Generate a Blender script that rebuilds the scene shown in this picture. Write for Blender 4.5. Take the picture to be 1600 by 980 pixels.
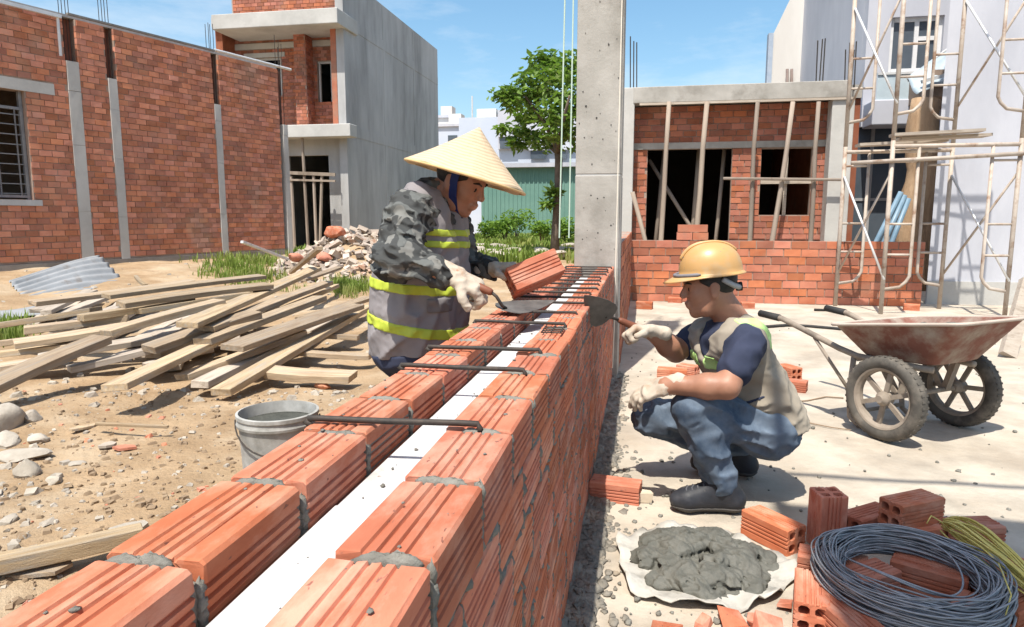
import bpy, bmesh, math, random
import numpy as np
from mathutils import Vector, Matrix, Quaternion, Euler
random.seed(7); rng = np.random.default_rng(7)
scene = bpy.context.scene
for o in list(bpy.data.objects): bpy.data.objects.remove(o)

# ------------------------------------------------------------------ camera
FPX, CAMH = 1080.0, 1.05                      # focal length in photo pixels (1600 wide), eye height
PITCH = math.atan(150 / FPX); YAW = math.atan(206 / FPX * math.cos(PITCH))
cam_data = bpy.data.cameras.new('camera'); cam = bpy.data.objects.new('camera', cam_data)
scene.collection.objects.link(cam)
cam.location = (0, 0, CAMH); cam.rotation_euler = (math.pi / 2 - PITCH, 0, YAW)
cam_data.sensor_width = 36; cam_data.lens = 36 * FPX / 1600
cam_data.clip_start = 0.02; cam_data.clip_end = 3000
scene.camera = cam
scene.render.resolution_x, scene.render.resolution_y = 1024, 627

# ------------------------------------------------------------------ sky and sun
SUN_TO = Vector((-0.10, -0.46, 1.0)).normalized()
world = bpy.data.worlds.new('World'); scene.world = world; world.use_nodes = True
wn = world.node_tree; wn.nodes.clear()
wout = wn.nodes.new('ShaderNodeOutputWorld'); wbg = wn.nodes.new('ShaderNodeBackground')
sky = wn.nodes.new('ShaderNodeTexSky'); sky.sky_type = 'NISHITA'; sky.sun_disc = False
sky.sun_elevation = math.asin(SUN_TO.z); sky.sun_rotation = math.atan2(SUN_TO.x, SUN_TO.y)
sky.air_density = 1.0; sky.dust_density = 1.8; sky.ozone_density = 1.0
wbg.inputs[1].default_value = 0.13
tc = wn.nodes.new('ShaderNodeTexCoord'); mp = wn.nodes.new('ShaderNodeMapping')
mp.inputs['Scale'].default_value = (1.2, 1.2, 4.5)
cn = wn.nodes.new('ShaderNodeTexNoise'); cn.inputs['Scale'].default_value = 2.1
cn.inputs['Detail'].default_value = 9; cn.inputs['Roughness'].default_value = 0.62
cr = wn.nodes.new('ShaderNodeValToRGB'); cr.color_ramp.elements[0].position = 0.52
cr.color_ramp.elements[1].position = 0.86; cr.color_ramp.elements[1].color = (0.75, 0.75, 0.75, 1)
cm = wn.nodes.new('ShaderNodeMix'); cm.data_type = 'RGBA'
cm.inputs[7].default_value = (5.6, 6.0, 6.3, 1)
wl = wn.links.new
wl(tc.outputs['Generated'], mp.inputs[0]); wl(mp.outputs[0], cn.inputs['Vector'])
wl(cn.outputs[0], cr.inputs[0]); wl(cr.outputs[0], cm.inputs[0]); hsv = wn.nodes.new('ShaderNodeHueSaturation'); hsv.inputs['Hue'].default_value = 0.487; hsv.inputs['Saturation'].default_value = 1.18; hsv.inputs['Value'].default_value = 1.12
wl(sky.outputs[0], hsv.inputs['Color']); wl(hsv.outputs[0], cm.inputs[6])
wl(cm.outputs[2], wbg.inputs[0]); wl(wbg.outputs[0], wout.inputs[0])
sun_d = bpy.data.lights.new('sun', 'SUN'); sun_d.energy = 5.0; sun_d.angle = math.radians(0.55)
sun_d.color = (1.0, 0.95, 0.86)
sun = bpy.data.objects.new('sun', sun_d); scene.collection.objects.link(sun)
sun.rotation_euler = SUN_TO.to_track_quat('Z', 'Y').to_euler(); sun.location = (0, 0, 20)
vs = scene.view_settings
vs.view_transform = 'Standard'; vs.look = 'None'; vs.gamma = 1; vs.exposure = 0.50; vs.use_curve_mapping = False

# ------------------------------------------------------------------ pixels of the photograph to directions
_F = Vector((-math.sin(YAW) * math.cos(PITCH), math.cos(YAW) * math.cos(PITCH), -math.sin(PITCH)))
_R = Vector((math.cos(YAW), math.sin(YAW), 0)); _U = _R.cross(_F)
def ray(x, y): return _F + _R * ((x - 800) / FPX) + _U * ((490 - y) / FPX)
def gp(x, y, z=0.0):                          # where the sight line meets the level z
    d = ray(x, y); return Vector((0, 0, CAMH)) + d * ((z - CAMH) / d.z)
def ay(x, y, Y):                              # where it meets the upright plane at distance Y
    d = ray(x, y); return Vector((0, 0, CAMH)) + d * (Y / d.y)
def ax(x, y, X):
    d = ray(x, y); return Vector((0, 0, CAMH)) + d * (X / d.x)

# ------------------------------------------------------------------ objects
COL = scene.collection
ORG = {}
def link(o, parent=None):
    COL.objects.link(o)
    if parent is not None: o.parent = parent
    return o
def tag(o, label=None, cat=None, group=None, kind=None):
    if label: o['label'] = label
    if cat: o['category'] = cat
    if group: o['group'] = group
    if kind: o['kind'] = kind
    return o
def thing(name, loc, label, cat, group=None):
    o = bpy.data.objects.new(name, None); o.location = loc; o.empty_display_size = 0.05
    link(o); ORG[o.name] = Vector(loc); return tag(o, label, cat, group)
def new_obj(name, me, mat, parent=None, smooth=False, origin=None):
    """mesh given in world coordinates; the origin goes to the parent's origin"""
    o = bpy.data.objects.new(name, me)
    if mat is not None and len(me.materials) == 0: me.materials.append(mat)
    org = ORG[parent.name] if parent is not None else (Vector(origin) if origin is not None else None)
    if org is None:
        n = len(me.vertices); co = np.empty(n * 3); me.vertices.foreach_get('co', co); co = co.reshape(-1, 3)
        org = Vector(((co[:, 0].min() + co[:, 0].max()) / 2, (co[:, 1].min() + co[:, 1].max()) / 2, co[:, 2].min()))
    me.transform(Matrix.Translation(-org))
    if smooth: me.shade_smooth()
    link(o, parent)
    if parent is None: o.location = org
    ORG[o.name] = org
    return o
def copy_tree(o, parent=None, mtx=None):
    c = o.copy(); COL.objects.link(c); c.parent = parent
    for ch in o.children: copy_tree(ch, c)
    return c
def frame(d, up=Vector((0, 0, 1))):
    d = Vector(d).normalized(); up = Vector(up)
    s = up.cross(d)
    if s.length < 1e-4: s = Vector((1, 0, 0)).cross(d)
    s.normalize(); return d, s, d.cross(s)
class MB:
    def __init__(s): s.v = []; s.f = []; s.t = []; s.tint = 0.0
    def add(s, vs, fs):
        b = len(s.v); s.v += [tuple(v) for v in vs]; s.f += [tuple(i + b for i in f) for f in fs]
        s.t += [s.tint] * len(vs); return s
    def box(s, c, size, M=None, j=0.0):
        c = Vector(c); h = Vector(size) / 2; vs = []
        for x in (-1, 1):
            for y in (-1, 1):
                for z in (-1, 1):
                    p = Vector((x * h.x, y * h.y, z * h.z))
                    if j: p += Vector((random.uniform(-j, j), random.uniform(-j, j), random.uniform(-j, j)))
                    vs.append(c + (M @ p if M is not None else p))
        return s.add(vs, [(0, 1, 3, 2), (4, 6, 7, 5), (0, 4, 5, 1), (2, 3, 7, 6), (0, 2, 6, 4), (1, 5, 7, 3)])
    def bb(s, x0, x1, y0, y1, z0, z1): return s.box(((x0 + x1) / 2, (y0 + y1) / 2, (z0 + z1) / 2), (abs(x1 - x0), abs(y1 - y0), abs(z1 - z0)))
    def bar(s, a, b, w, t, up=(0, 0, 1), j=0.0, roll=0.0):
        a = Vector(a); b = Vector(b); d, sd, u = frame(b - a, up)
        if roll:
            q = Quaternion(d, roll); sd = q @ sd; u = q @ u
        M = Matrix((d, sd, u)).transposed()
        return s.box((a + b) / 2, ((b - a).length, w, t), M, j)
    def tube(s, pts, r, n=8, closed=False, caps=True):
        pts = [Vector(p) for p in pts]; m = len(pts); vs = []; pu = None
        rs = r if isinstance(r, (list, tuple)) else [r] * m
        for i, p in enumerate(pts):
            if closed: d = pts[(i + 1) % m] - pts[i - 1]
            else: d = pts[min(i + 1, m - 1)] - pts[max(i - 1, 0)]
            d.normalize()
            if pu is None:
                pu = Vector((0, 0, 1)) if abs(d.z) < 0.9 else Vector((1, 0, 0))
            u = (pu - d * pu.dot(d))
            u = u.normalized() if u.length > 1e-6 else d.orthogonal().normalized()
            pu = u; w = d.cross(u)
            for k in range(n):
                a = 2 * math.pi * k / n; vs.append(p + (u * math.cos(a) + w * math.sin(a)) * rs[i])
        fs = []
        for i in range(m if closed else m - 1):
            i2 = (i + 1) % m
            for k in range(n):
                k2 = (k + 1) % n; fs.append((i * n + k, i * n + k2, i2 * n + k2, i2 * n + k))
        if caps and not closed:
            fs.append(tuple(range(n - 1, -1, -1))); fs.append(tuple((m - 1) * n + k for k in range(n)))
        return s.add(vs, fs)
    def lathe(s, c, prof, n=32, axis=(0, 0, 1), up=None, ell=(1, 1), close=False):
        c = Vector(c); d, sd, u = frame(axis, up if up is not None else ((0, 0, 1) if abs(Vector(axis).normalized().z) < 0.9 else (0, 1, 0)))
        vs = []
        for (r, h) in prof:
            for k in range(n):
                a = 2 * math.pi * k / n
                vs.append(c + d * h + sd * (r * ell[0] * math.cos(a)) + u * (r * ell[1] * math.sin(a)))
        fs = []
        m = len(prof)
        for i in range(m if close else m - 1):
            i2 = (i + 1) % m
            for k in range(n):
                k2 = (k + 1) % n; fs.append((i * n + k, i * n + k2, i2 * n + k2, i2 * n + k))
        return s.add(vs, fs)
    def prism(s, poly, off):
        n = len(poly); off = Vector(off); vs = [Vector(p) for p in poly] + [Vector(p) + off for p in poly]
        return s.add(vs, [tuple(range(n - 1, -1, -1)), tuple(range(n, 2 * n))] + [(i, (i + 1) % n, n + (i + 1) % n, n + i) for i in range(n)])
    def mesh(s, name='mesh'):
        me = bpy.data.meshes.new(name); me.from_pydata(s.v, [], s.f)
        if any(s.t):
            a = me.attributes.new('tint', 'FLOAT', 'POINT'); a.data.foreach_set('value', s.t)
        bm = bmesh.new(); bm.from_mesh(me); bmesh.ops.recalc_face_normals(bm, faces=bm.faces); bm.to_mesh(me); bm.free()
        return me
    def build(s, name, mat, parent=None, smooth=False, bevel=0.0, auto=False, origin=None):
        me = s.mesh(name); o = new_obj(name, me, mat, parent, smooth, origin)
        if bevel:
            b = o.modifiers.new('bevel', 'BEVEL'); b.width = bevel; b.segments = 2; b.limit_method = 'ANGLE'
        if auto:
            me.shade_smooth(); 
            try: me.set_sharp_from_angle(angle=math.radians(35))
            except Exception: pass
        return o

# ------------------------------------------------------------------ noise on arrays
def _hash(ix, iy, iz=0):
    h = (ix * 374761393 + iy * 668265263 + iz * 2147483647 + 1013904223) & 0xffffffff
    h = ((h ^ (h >> 13)) * 1274126177) & 0xffffffff
    return ((h ^ (h >> 16)) & 0xffff) / 65535.0
def vnoise(x, y, z=None):
    x = np.asarray(x, float); y = np.asarray(y, float)
    z = np.zeros_like(x) if z is None else np.asarray(z, float)
    ix, iy, iz = np.floor(x).astype(np.int64), np.floor(y).astype(np.int64), np.floor(z).astype(np.int64)
    fx, fy, fz = x - ix, y - iy, z - iz
    fx, fy, fz = (t * t * (3 - 2 * t) for t in (fx, fy, fz))
    r = 0
    for a in (0, 1):
        for b in (0, 1):
            for c in (0, 1):
                r = r + _hash(ix + a, iy + b, iz + c) * np.where(a, fx, 1 - fx) * np.where(b, fy, 1 - fy) * np.where(c, fz, 1 - fz)
    return r * 2 - 1
def fbm(x, y, z=None, o=4):
    r = 0; a = 1.0
    for k in range(o):
        r = r + a * vnoise(x * 2 ** k + 17 * k, y * 2 ** k + 5 * k, None if z is None else z * 2 ** k + 9 * k); a *= 0.5
    return r

# ------------------------------------------------------------------ materials
def srgb(r, g, b): return tuple(((c / 255 + 0.055) / 1.055) ** 2.4 if c > 10 else c / 255 / 12.92 for c in (r, g, b))
MATS = {}
def M(name, c1, c2=None, c3=None, scale=8.0, rough=0.8, bump=0.3, bscale=60.0, bdist=0.004, rnd=0.0, metal=0.0, s3=2.0, t3=0.62, w3=0.12,
      stretch=None, spec=0.3, rot=None, cell=0.0, local=False, sheen=0.0, trans=None, speck=None):
    """a procedural surface: two colours mixed by noise, a third in patches, small relief, and a tint for each piece"""
    if name in MATS: return MATS[name]
    m = bpy.data.materials.new(name); m.use_nodes = True; nt = m.node_tree; N = nt.nodes; L = nt.links.new
    b = N['Principled BSDF']; b.inputs['Roughness'].default_value = rough; b.inputs['Metallic'].default_value = metal
    b.inputs['Specular IOR Level'].default_value = spec
    if local: co = N.new('ShaderNodeTexCoord').outputs['Object']
    else: co = N.new('ShaderNodeNewGeometry').outputs['Position']
    oi = N.new('ShaderNodeObjectInfo')
    if rot or stretch:
        mpn = N.new('ShaderNodeMapping'); L(co, mpn.inputs[0]); co = mpn.outputs[0]
        if rot: mpn.inputs['Rotation'].default_value = rot
        if stretch: mpn.inputs['Scale'].default_value = stretch
    if local:
        ad = N.new('ShaderNodeVectorMath'); ad.operation = 'MULTIPLY_ADD'; L(oi.outputs['Random'], ad.inputs[0])
        ad.inputs[1].default_value = (37, 51, 23); L(co, ad.inputs[2]); co = ad.outputs[0]
    def noise(sc, det=6, ro=0.6):
        n = N.new('ShaderNodeTexNoise'); n.inputs['Scale'].default_value = sc; n.inputs['Detail'].default_value = det
        n.inputs['Roughness'].default_value = ro; L(co, n.inputs['Vector']); return n.outputs[0]
    def ramp(src, p0, p1, k0=(0, 0, 0, 1), k1=(1, 1, 1, 1)):
        r = N.new('ShaderNodeValToRGB'); r.color_ramp.elements[0].position = p0; r.color_ramp.elements[1].position = p1
        r.color_ramp.elements[0].color = k0; r.color_ramp.elements[1].color = k1; L(src, r.inputs[0]); return r.outputs[0]
    def mix(f, a, bb, mode='MIX'):
        x = N.new('ShaderNodeMix'); x.data_type = 'RGBA'; x.blend_type = mode
        for s_, i in ((f, 0), (a, 6), (bb, 7)):
            if isinstance(s_, (int, float)): x.inputs[i].default_value = s_
            elif isinstance(s_, tuple): x.inputs[i].default_value = (*s_, 1) if len(s_) == 3 else s_
            else: L(s_, x.inputs[i])
        return x.outputs[2]
    col = mix(ramp(noise(scale), 0.32, 0.68), c1, c2 if c2 else c1)
    if c3: col = mix(ramp(noise(s3, 8, 0.65), t3 - w3 / 2, t3 + w3 / 2), col, c3)
    if speck: col = mix(ramp(noise(speck[1], 3, 0.5), speck[2], speck[2] + 0.03), col, speck[0])
    if rnd:
        at = N.new('ShaderNodeAttribute'); at.attribute_name = 'tint'
        ms = N.new('ShaderNodeMath'); ms.operation = 'ADD'; L(oi.outputs['Random'], ms.inputs[0]); L(at.outputs['Fac'], ms.inputs[1])
        fr = N.new('ShaderNodeMath'); fr.operation = 'FRACT'; L(ms.outputs[0], fr.inputs[0])
        mr = N.new('ShaderNodeMapRange'); L(fr.outputs[0], mr.inputs[0]); mr.inputs[3].default_value = 1 - rnd; mr.inputs[4].default_value = 1 + rnd
        m2 = N.new('ShaderNodeMath'); m2.operation = 'MULTIPLY'; L(fr.outputs[0], m2.inputs[0]); m2.inputs[1].default_value = 7.31
        f2 = N.new('ShaderNodeMath'); f2.operation = 'FRACT'; L(m2.outputs[0], f2.inputs[0])
        mh = N.new('ShaderNodeMapRange'); L(f2.outputs[0], mh.inputs[0]); mh.inputs[3].default_value = 0.5 - rnd * 0.016; mh.inputs[4].default_value = 0.5 + rnd * 0.012
        hs = N.new('ShaderNodeHueSaturation'); L(mr.outputs[0], hs.inputs['Value']); L(mh.outputs[0], hs.inputs['Hue']); L(col, hs.inputs['Color'])
        ms2 = N.new('ShaderNodeMapRange'); L(f2.outputs[0], ms2.inputs[0]); ms2.inputs[3].default_value = 1 - rnd * 0.35; ms2.inputs[4].default_value = 1.0 + rnd * 0.15
        L(ms2.outputs[0], hs.inputs['Saturation']); col = hs.outputs[0]
    L(col, b.inputs['Base Color'])
    if bump:
        bn = N.new('ShaderNodeBump'); bn.inputs['Strength'].default_value = bump; bn.inputs['Distance'].default_value = bdist
        L(noise(bscale, 8, 0.65), bn.inputs['Height']); L(bn.outputs[0], b.inputs['Normal'])
    rr = N.new('ShaderNodeMapRange'); L(noise(scale * 2.3), rr.inputs[0]); rr.inputs[3].default_value = max(rough - 0.12, 0.05); rr.inputs[4].default_value = min(rough + 0.12, 1)
    L(rr.outputs[0], b.inputs['Roughness'])
    if trans:
        tr = N.new('ShaderNodeBsdfTranslucent'); tr.inputs[0].default_value = (*trans, 1)
        mx = N.new('ShaderNodeMixShader'); mx.inputs[0].default_value = 0.35
        L(b.outputs[0], mx.inputs[1]); L(tr.outputs[0], mx.inputs[2]); L(mx.outputs[0], N['Material Output'].inputs[0])
    if name == 'tanned_skin': b.inputs['Subsurface Weight'].default_value = .12; b.inputs['Subsurface Radius'].default_value = (.012, .005, .003)
    MATS[name] = m; return m

BRICK = M('fired_clay', (0.43, 0.128, 0.066), (0.50, 0.178, 0.10), (0.57, 0.28, 0.19), scale=26, rough=0.92, bump=0.4, bscale=170, bdist=0.0018, rnd=0.17, s3=16, t3=0.57, w3=0.20, local=True, stretch=(1, .40, 1), speck=((0.24, 0.10, 0.07), 95, 0.69), spec=0.15)
BRICK_W = M('weathered_brick', (0.43, 0.155, 0.088), (0.53, 0.225, 0.135), (0.40, 0.24, 0.17), scale=5, rough=0.9, bump=0.5, bscale=60, bdist=0.006, rnd=0.27, s3=0.9, t3=0.64, w3=0.2)
BRICK_H = M('house_brick', (0.31, 0.10, 0.055), (0.41, 0.15, 0.085), (0.26, 0.155, 0.11), scale=5, rough=0.9, bump=0.4, bscale=50, bdist=0.006, rnd=0.3, s3=1.1, t3=0.62, w3=0.2)
BRICK_L = M('low_wall_brick', (0.37, 0.115, 0.058), (0.46, 0.17, 0.09), (0.30, 0.16, 0.105), scale=6, rough=0.9, bump=0.4, bscale=70, bdist=0.004, rnd=0.28, s3=1.8, t3=0.64, w3=0.2)
MORTAR = M('grey_mortar', (0.155, 0.148, 0.128), (0.245, 0.235, 0.205), scale=25, rough=0.95, bump=0.9, bscale=90, bdist=0.006)
MORTAR_O = M('old_mortar', (0.30, 0.20, 0.15), (0.36, 0.29, 0.24), scale=4, rough=0.95, bump=0.6, bscale=40, bdist=0.006)
MORTAR_WET = M('wet_mortar', (0.082, 0.083, 0.070), (0.135, 0.132, 0.112), scale=18, rough=0.62, bump=0.7, bscale=70, bdist=0.006, spec=0.4)
CONC = M('raw_concrete', (0.30, 0.285, 0.255), (0.42, 0.40, 0.365), (0.20, 0.185, 0.16), scale=4, rough=0.9, bump=0.5, bscale=45, bdist=0.004, s3=2.6, t3=0.62, w3=0.25)
CONC_D = M('stained_concrete', (0.29, 0.288, 0.283), (0.45, 0.447, 0.44), (0.55, 0.548, 0.54), scale=1.5, rough=0.9, bump=0.3, bscale=8, bdist=0.02, s3=0.5, t3=0.6, w3=0.35, stretch=(1, 1, 0.28))
CONC_L = M('pale_cement', (0.42, 0.41, 0.385), (0.52, 0.51, 0.48), (0.33, 0.32, 0.30), scale=1.4, rough=0.9, bump=0.3, bscale=20, bdist=0.01, s3=0.8, t3=0.64, w3=0.3)
WHITE = M('white_render', (0.42, 0.43, 0.475), (0.54, 0.545, 0.585), (0.35, 0.36, 0.40), scale=0.8, rough=0.85, bump=0.2, bscale=12, bdist=0.01, s3=0.6, t3=0.6, w3=0.3, stretch=(1, 1, 0.35))
CREAM = M('off_white_plaster', (0.60, 0.57, 0.53), (0.70, 0.68, 0.645), (0.52, 0.49, 0.45), scale=0.7, rough=0.9, bump=0.2, bscale=12, bdist=0.01, s3=0.5, t3=0.6, w3=0.3, stretch=(1, 1, 0.3))
FOAM = M('white_foam', (0.50, 0.50, 0.51), (0.60, 0.60, 0.60), (0.40, 0.375, 0.34), scale=30, rough=0.85, bump=0.8, bscale=170, bdist=0.003, s3=7, t3=0.66, w3=0.2, speck=((0.30, 0.25, 0.21), 60, 0.72))
WOOD = M('pale_timber', (0.29, 0.205, 0.125), (0.48, 0.37, 0.24), (0.31, 0.28, 0.24), scale=3.0, rough=0.88, bump=0.7, bscale=30, bdist=0.005, rnd=0.27, s3=2.5, t3=0.60, w3=0.22, local=True, stretch=(1.2, 14, 14))
WOOD_G = M('greyed_timber', (0.36, 0.30, 0.24), (0.46, 0.40, 0.33), (0.26, 0.21, 0.16), scale=2.5, rough=0.85, bump=0.3, bscale=30, bdist=0.003, rnd=0.15, s3=3, t3=0.62, w3=0.2, local=True, stretch=(1.5, 12, 12))
POLE = M('shoring_timber', (0.24, 0.19, 0.15), (0.34, 0.28, 0.225), (0.17, 0.13, 0.10), scale=6, rough=0.85, bump=0.3, bscale=40, bdist=0.004, rnd=0.2, stretch=(1, 1, 0.15))
STEEL = M('rusty_rod', (0.038, 0.036, 0.034), (0.07, 0.055, 0.045), scale=60, rough=0.65, bump=0.5, bscale=300, bdist=0.001, metal=0.3)
PAINTED = M('scaffold_tube', (0.36, 0.29, 0.23), (0.46, 0.40, 0.34), (0.22, 0.13, 0.08), scale=8, rough=0.6, bump=0.2, bscale=60, bdist=0.002, rnd=0.12, s3=6, t3=0.6, w3=0.15, spec=0.4)
GALV = M('galvanised_tube', (0.60, 0.60, 0.59), (0.72, 0.72, 0.71), (0.36, 0.28, 0.22), scale=8, rough=0.45, bump=0.1, metal=0.35, s3=7, t3=0.68, w3=0.15)
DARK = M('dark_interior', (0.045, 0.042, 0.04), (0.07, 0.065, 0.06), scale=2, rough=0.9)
GLASS = M('window_glass', (0.05, 0.065, 0.08), (0.10, 0.12, 0.145), scale=0.7, rough=0.12, bump=0, spec=0.6)
BLACK = M('black_rubber', (0.022, 0.022, 0.022), (0.04, 0.038, 0.036), scale=20, rough=0.7, bump=0.2)
# ================================================================== terrain
def smooth(a, b, x):
    t = np.clip((x - a) / (b - a), 0, 1); return t * t * (3 - 2 * t)
BASEZ, LTOP = 0.30, 4.10                       # foot and head of the brick building on the left
LW1 = gp(446, 395, BASEZ)                      # its far corner
_dv = ray(1373, 340); LDIR = Vector((_dv.x, _dv.y, 0)).normalized()      # along the wall, away from the camera
LN = Vector((LDIR.y, -LDIR.x, 0))              # out of the wall, towards the plot
LLEN = 9.6; LW0 = LW1 - LDIR * LLEN; LW0.z = 0; LB = Vector((0, 0, BASEZ))
def hz(x, y):
    x = np.asarray(x, float); y = np.asarray(y, float)
    px, py = x - LW0.x, y - LW0.y
    t = np.clip(px * LDIR.x + py * LDIR.y, -30, LLEN)
    dd = np.hypot(px - t * LDIR.x, py - t * LDIR.y)
    side = px * LN.x + py * LN.y
    dd = np.where((side < 0) & (px * LDIR.x + py * LDIR.y < LLEN), 0, dd)
    rise = BASEZ * smooth(4.6, 0.6, dd)
    n = 0.028 * fbm(x * 0.9, y * 0.9) + 0.010 * fbm(x * 4.3 + 9, y * 4.3) + 0.004 * fbm(x * 17, y * 17, o=2)
    near = smooth(60, 25, np.hypot(x, y))
    z = -0.035 + rise + n * near
    slab = smooth(-0.62, -0.42, x) * smooth(14.5, 13.5, y)
    return z * (1 - slab) + (-0.09) * slab
def axis(lo, hi, dl, dh, step, grow=1.22):
    a = list(np.arange(dl, dh + 1e-6, step)); s = step
    while a[-1] < hi: s *= grow; a.append(a[-1] + s)
    s = step; b = [dl]
    while b[-1] > lo: s *= grow; b.append(b[-1] - s)
    return np.array(b[:0:-1] + a)
def heightfield(name, xs, ys, zf, mat, kind=None):
    X, Y = np.meshgrid(xs, ys, indexing='ij'); Z = zf(X, Y); nx, ny = X.shape
    co = np.stack([X, Y, Z], -1).reshape(-1, 3); idx = np.arange(nx * ny).reshape(nx, ny)
    q = np.stack([idx[:-1, :-1], idx[1:, :-1], idx[1:, 1:], idx[:-1, 1:]], -1).reshape(-1, 4)
    me = np_mesh(name, co, q)
    return new_obj(name, me, mat, None, True, origin=(0, 0, 0))
def np_mesh(name, co, q):
    me = bpy.data.meshes.new(name); n, m = len(co), len(q); k = q.shape[1]
    me.vertices.add(n); me.vertices.foreach_set('co', np.ascontiguousarray(co, dtype=np.float32).ravel())
    me.loops.add(m * k); me.loops.foreach_set('vertex_index', np.ascontiguousarray(q, dtype=np.int32).ravel())
    me.polygons.add(m); me.polygons.foreach_set('loop_start', np.arange(0, m * k, k, dtype=np.int32))
    me.polygons.foreach_set('loop_total', np.full(m, k, dtype=np.int32))
    me.update(calc_edges=True); me.validate(); return me

DIRT = M('sandy_dirt', (0.27, 0.18, 0.10), (0.41, 0.29, 0.175), (0.46, 0.37, 0.26), scale=2.6, rough=0.95, bump=1.0, bscale=28, bdist=0.02, s3=1.1, t3=0.58, w3=0.22)
SLAB = M('dusty_slab', (0.38, 0.32, 0.25), (0.52, 0.465, 0.385), (0.27, 0.235, 0.19), scale=2.6, rough=0.92, bump=0.7, bscale=26, bdist=0.010, s3=2.3, t3=0.60, w3=0.3)
g = heightfield('ground', axis(-900, 900, -11, 0, 0.075), axis(-60, 2000, 0.6, 13, 0.075), hz, DIRT)
tag(g, 'sandy bare ground of the building plot', None, None, 'structure')
def slabz(x, y): return 0.004 * fbm(x * 2.2, y * 2.2) + 0.0025 * fbm(x * 11, y * 11, o=3) - 0.0
s = heightfield('concrete_slab', axis(-0.50, 30, -0.50, 4.2, 0.035, 1.12), axis(-4, 13.6, 0.9, 5.5, 0.035, 1.12), slabz, SLAB)
tag(s, 'pale dusty concrete slab on the right of the new wall', None, None, 'structure')

# ================================================================== general masonry helpers
def wall_cells(W, Hh, holes):
    us = sorted({0, W, *[h[0] for h in holes], *[h[1] for h in holes]}); us = [u for u in us if 0 <= u <= W]
    zs = sorted({0, Hh, *[h[2] for h in holes], *[h[3] for h in holes]}); zs = [z for z in zs if 0 <= z <= Hh]
    for i in range(len(us) - 1):
        for k in range(len(zs) - 1):
            uc, zc = (us[i] + us[i + 1]) / 2, (zs[k] + zs[k + 1]) / 2
            if not any(h[0] < uc < h[1] and h[2] < zc < h[3] for h in holes):
                yield us[i], us[i + 1], zs[k], zs[k + 1]
def slab_wall(mb, O, u, n, W, Hh, thick, holes=(), top=None):
    """a wall of real thickness with openings; O is the lower left corner of its outer face, n points out"""
    O = Vector(O); u = Vector(u); n = Vector(n); Mx = Matrix((u, n, Vector((0, 0, 1)))).transposed()
    for (u0, u1, z0, z1) in wall_cells(W, Hh, holes):
        c = O + u * ((u0 + u1) / 2) - n * (thick / 2) + Vector((0, 0, (z0 + z1) / 2))
        mb.box(c, (u1 - u0, thick, z1 - z0), Mx)
BOXM = {}
def unit_brick(var):
    if var not in BOXM:
        mb = MB(); r = random.Random(var)
        j = [[r.uniform(-0.03, 0.03) for _ in range(3)] for _ in range(8)]; b = 0.06
        mb.box((0, 0, 0), (1, 1, 1)); me = mb.mesh('brick')
        for v, q in zip(me.vertices, j): v.co += Vector((q[0] * 0.4, q[1], q[2]))
        bm = bmesh.new(); bm.from_mesh(me)
        bm.to_mesh(me); bm.free(); BOXM[var] = me
    return BOXM[var]
def bricks(parent, O, u, n, W, Hh, mat, course=0.1, blen=0.2, depth=0.05, joint=0.012, holes=(), pick=None, proud=0.004, name='brick', rest='brickwork', skip=0.0, rough=0.003):
    """running-bond brick facing on a wall; those picked are objects of their own, the rest one part"""
    O = Vector(O); u = Vector(u); n = Vector(n); Z = Vector((0, 0, 1)); Mx = Matrix((u, n, Z)).transposed()
    nc = int(Hh / course + 0.5); ch = Hh / nc; mbr = MB(); cnt = 0; cand = []
    for k in range(nc):
        z0, z1 = k * ch + joint / 2, (k + 1) * ch - joint / 2; zc = (z0 + z1) / 2
        cuts = [(0, W)]
        for h in holes:
            if h[2] < zc < h[3]:
                nx = []
                for a, b in cuts:
                    if h[1] <= a or h[0] >= b: nx.append((a, b)); continue
                    if h[0] > a: nx.append((a, h[0]))
                    if h[1] < b: nx.append((h[1], b))
                cuts = nx
        off = (blen / 2 if k % 2 else 0) + random.uniform(-0.03, 0.03)
        for a, b in cuts:
            x = math.floor((a - off) / blen) * blen + off
            while x < b:
                bl = blen
                x0, x1 = max(x, a) + joint / 2, min(x + bl, b) - joint / 2
                x += bl
                if x1 - x0 < 0.03 or random.random() < skip: continue
                pr = proud + random.uniform(-rough, rough)
                c = O + u * ((x0 + x1) / 2) + n * (pr - depth / 2) + Z * zc
                cand.append((c, x1 - x0, z1 - z0, k))
    chosen = set()
    if pick:
        order = sorted(range(len(cand)), key=lambda i: pick(cand[i][0])); chosen = set(order[:300])
    E3 = Mx.to_3x3()
    for i, (c, l, h, k) in enumerate(cand):
        tilt = random.uniform(-0.008, 0.008)
        if i in chosen:
            o = bpy.data.objects.new(name, unit_brick(i % 6))
            if not o.data.materials: o.data.materials.append(mat)
            R4 = (Matrix.Rotation(tilt, 3, n) @ E3).to_4x4()
            o.matrix_local = Matrix.Translation(c - ORG[parent.name]) @ R4 @ Matrix.Diagonal((l, depth, h, 1))
            if o.data.materials[0] != mat:
                o.material_slots[0].link = 'OBJECT'; o.material_slots[0].material = mat
            link(o, parent)
        else:
            mbr.tint = random.random(); mbr.box(c, (l, depth, h), Matrix.Rotation(tilt, 3, n) @ E3, 0.0015)
    if mbr.v:
        r = mbr.build(rest, mat, parent); r['kind'] = 'stuff'
V = Vector

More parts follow.
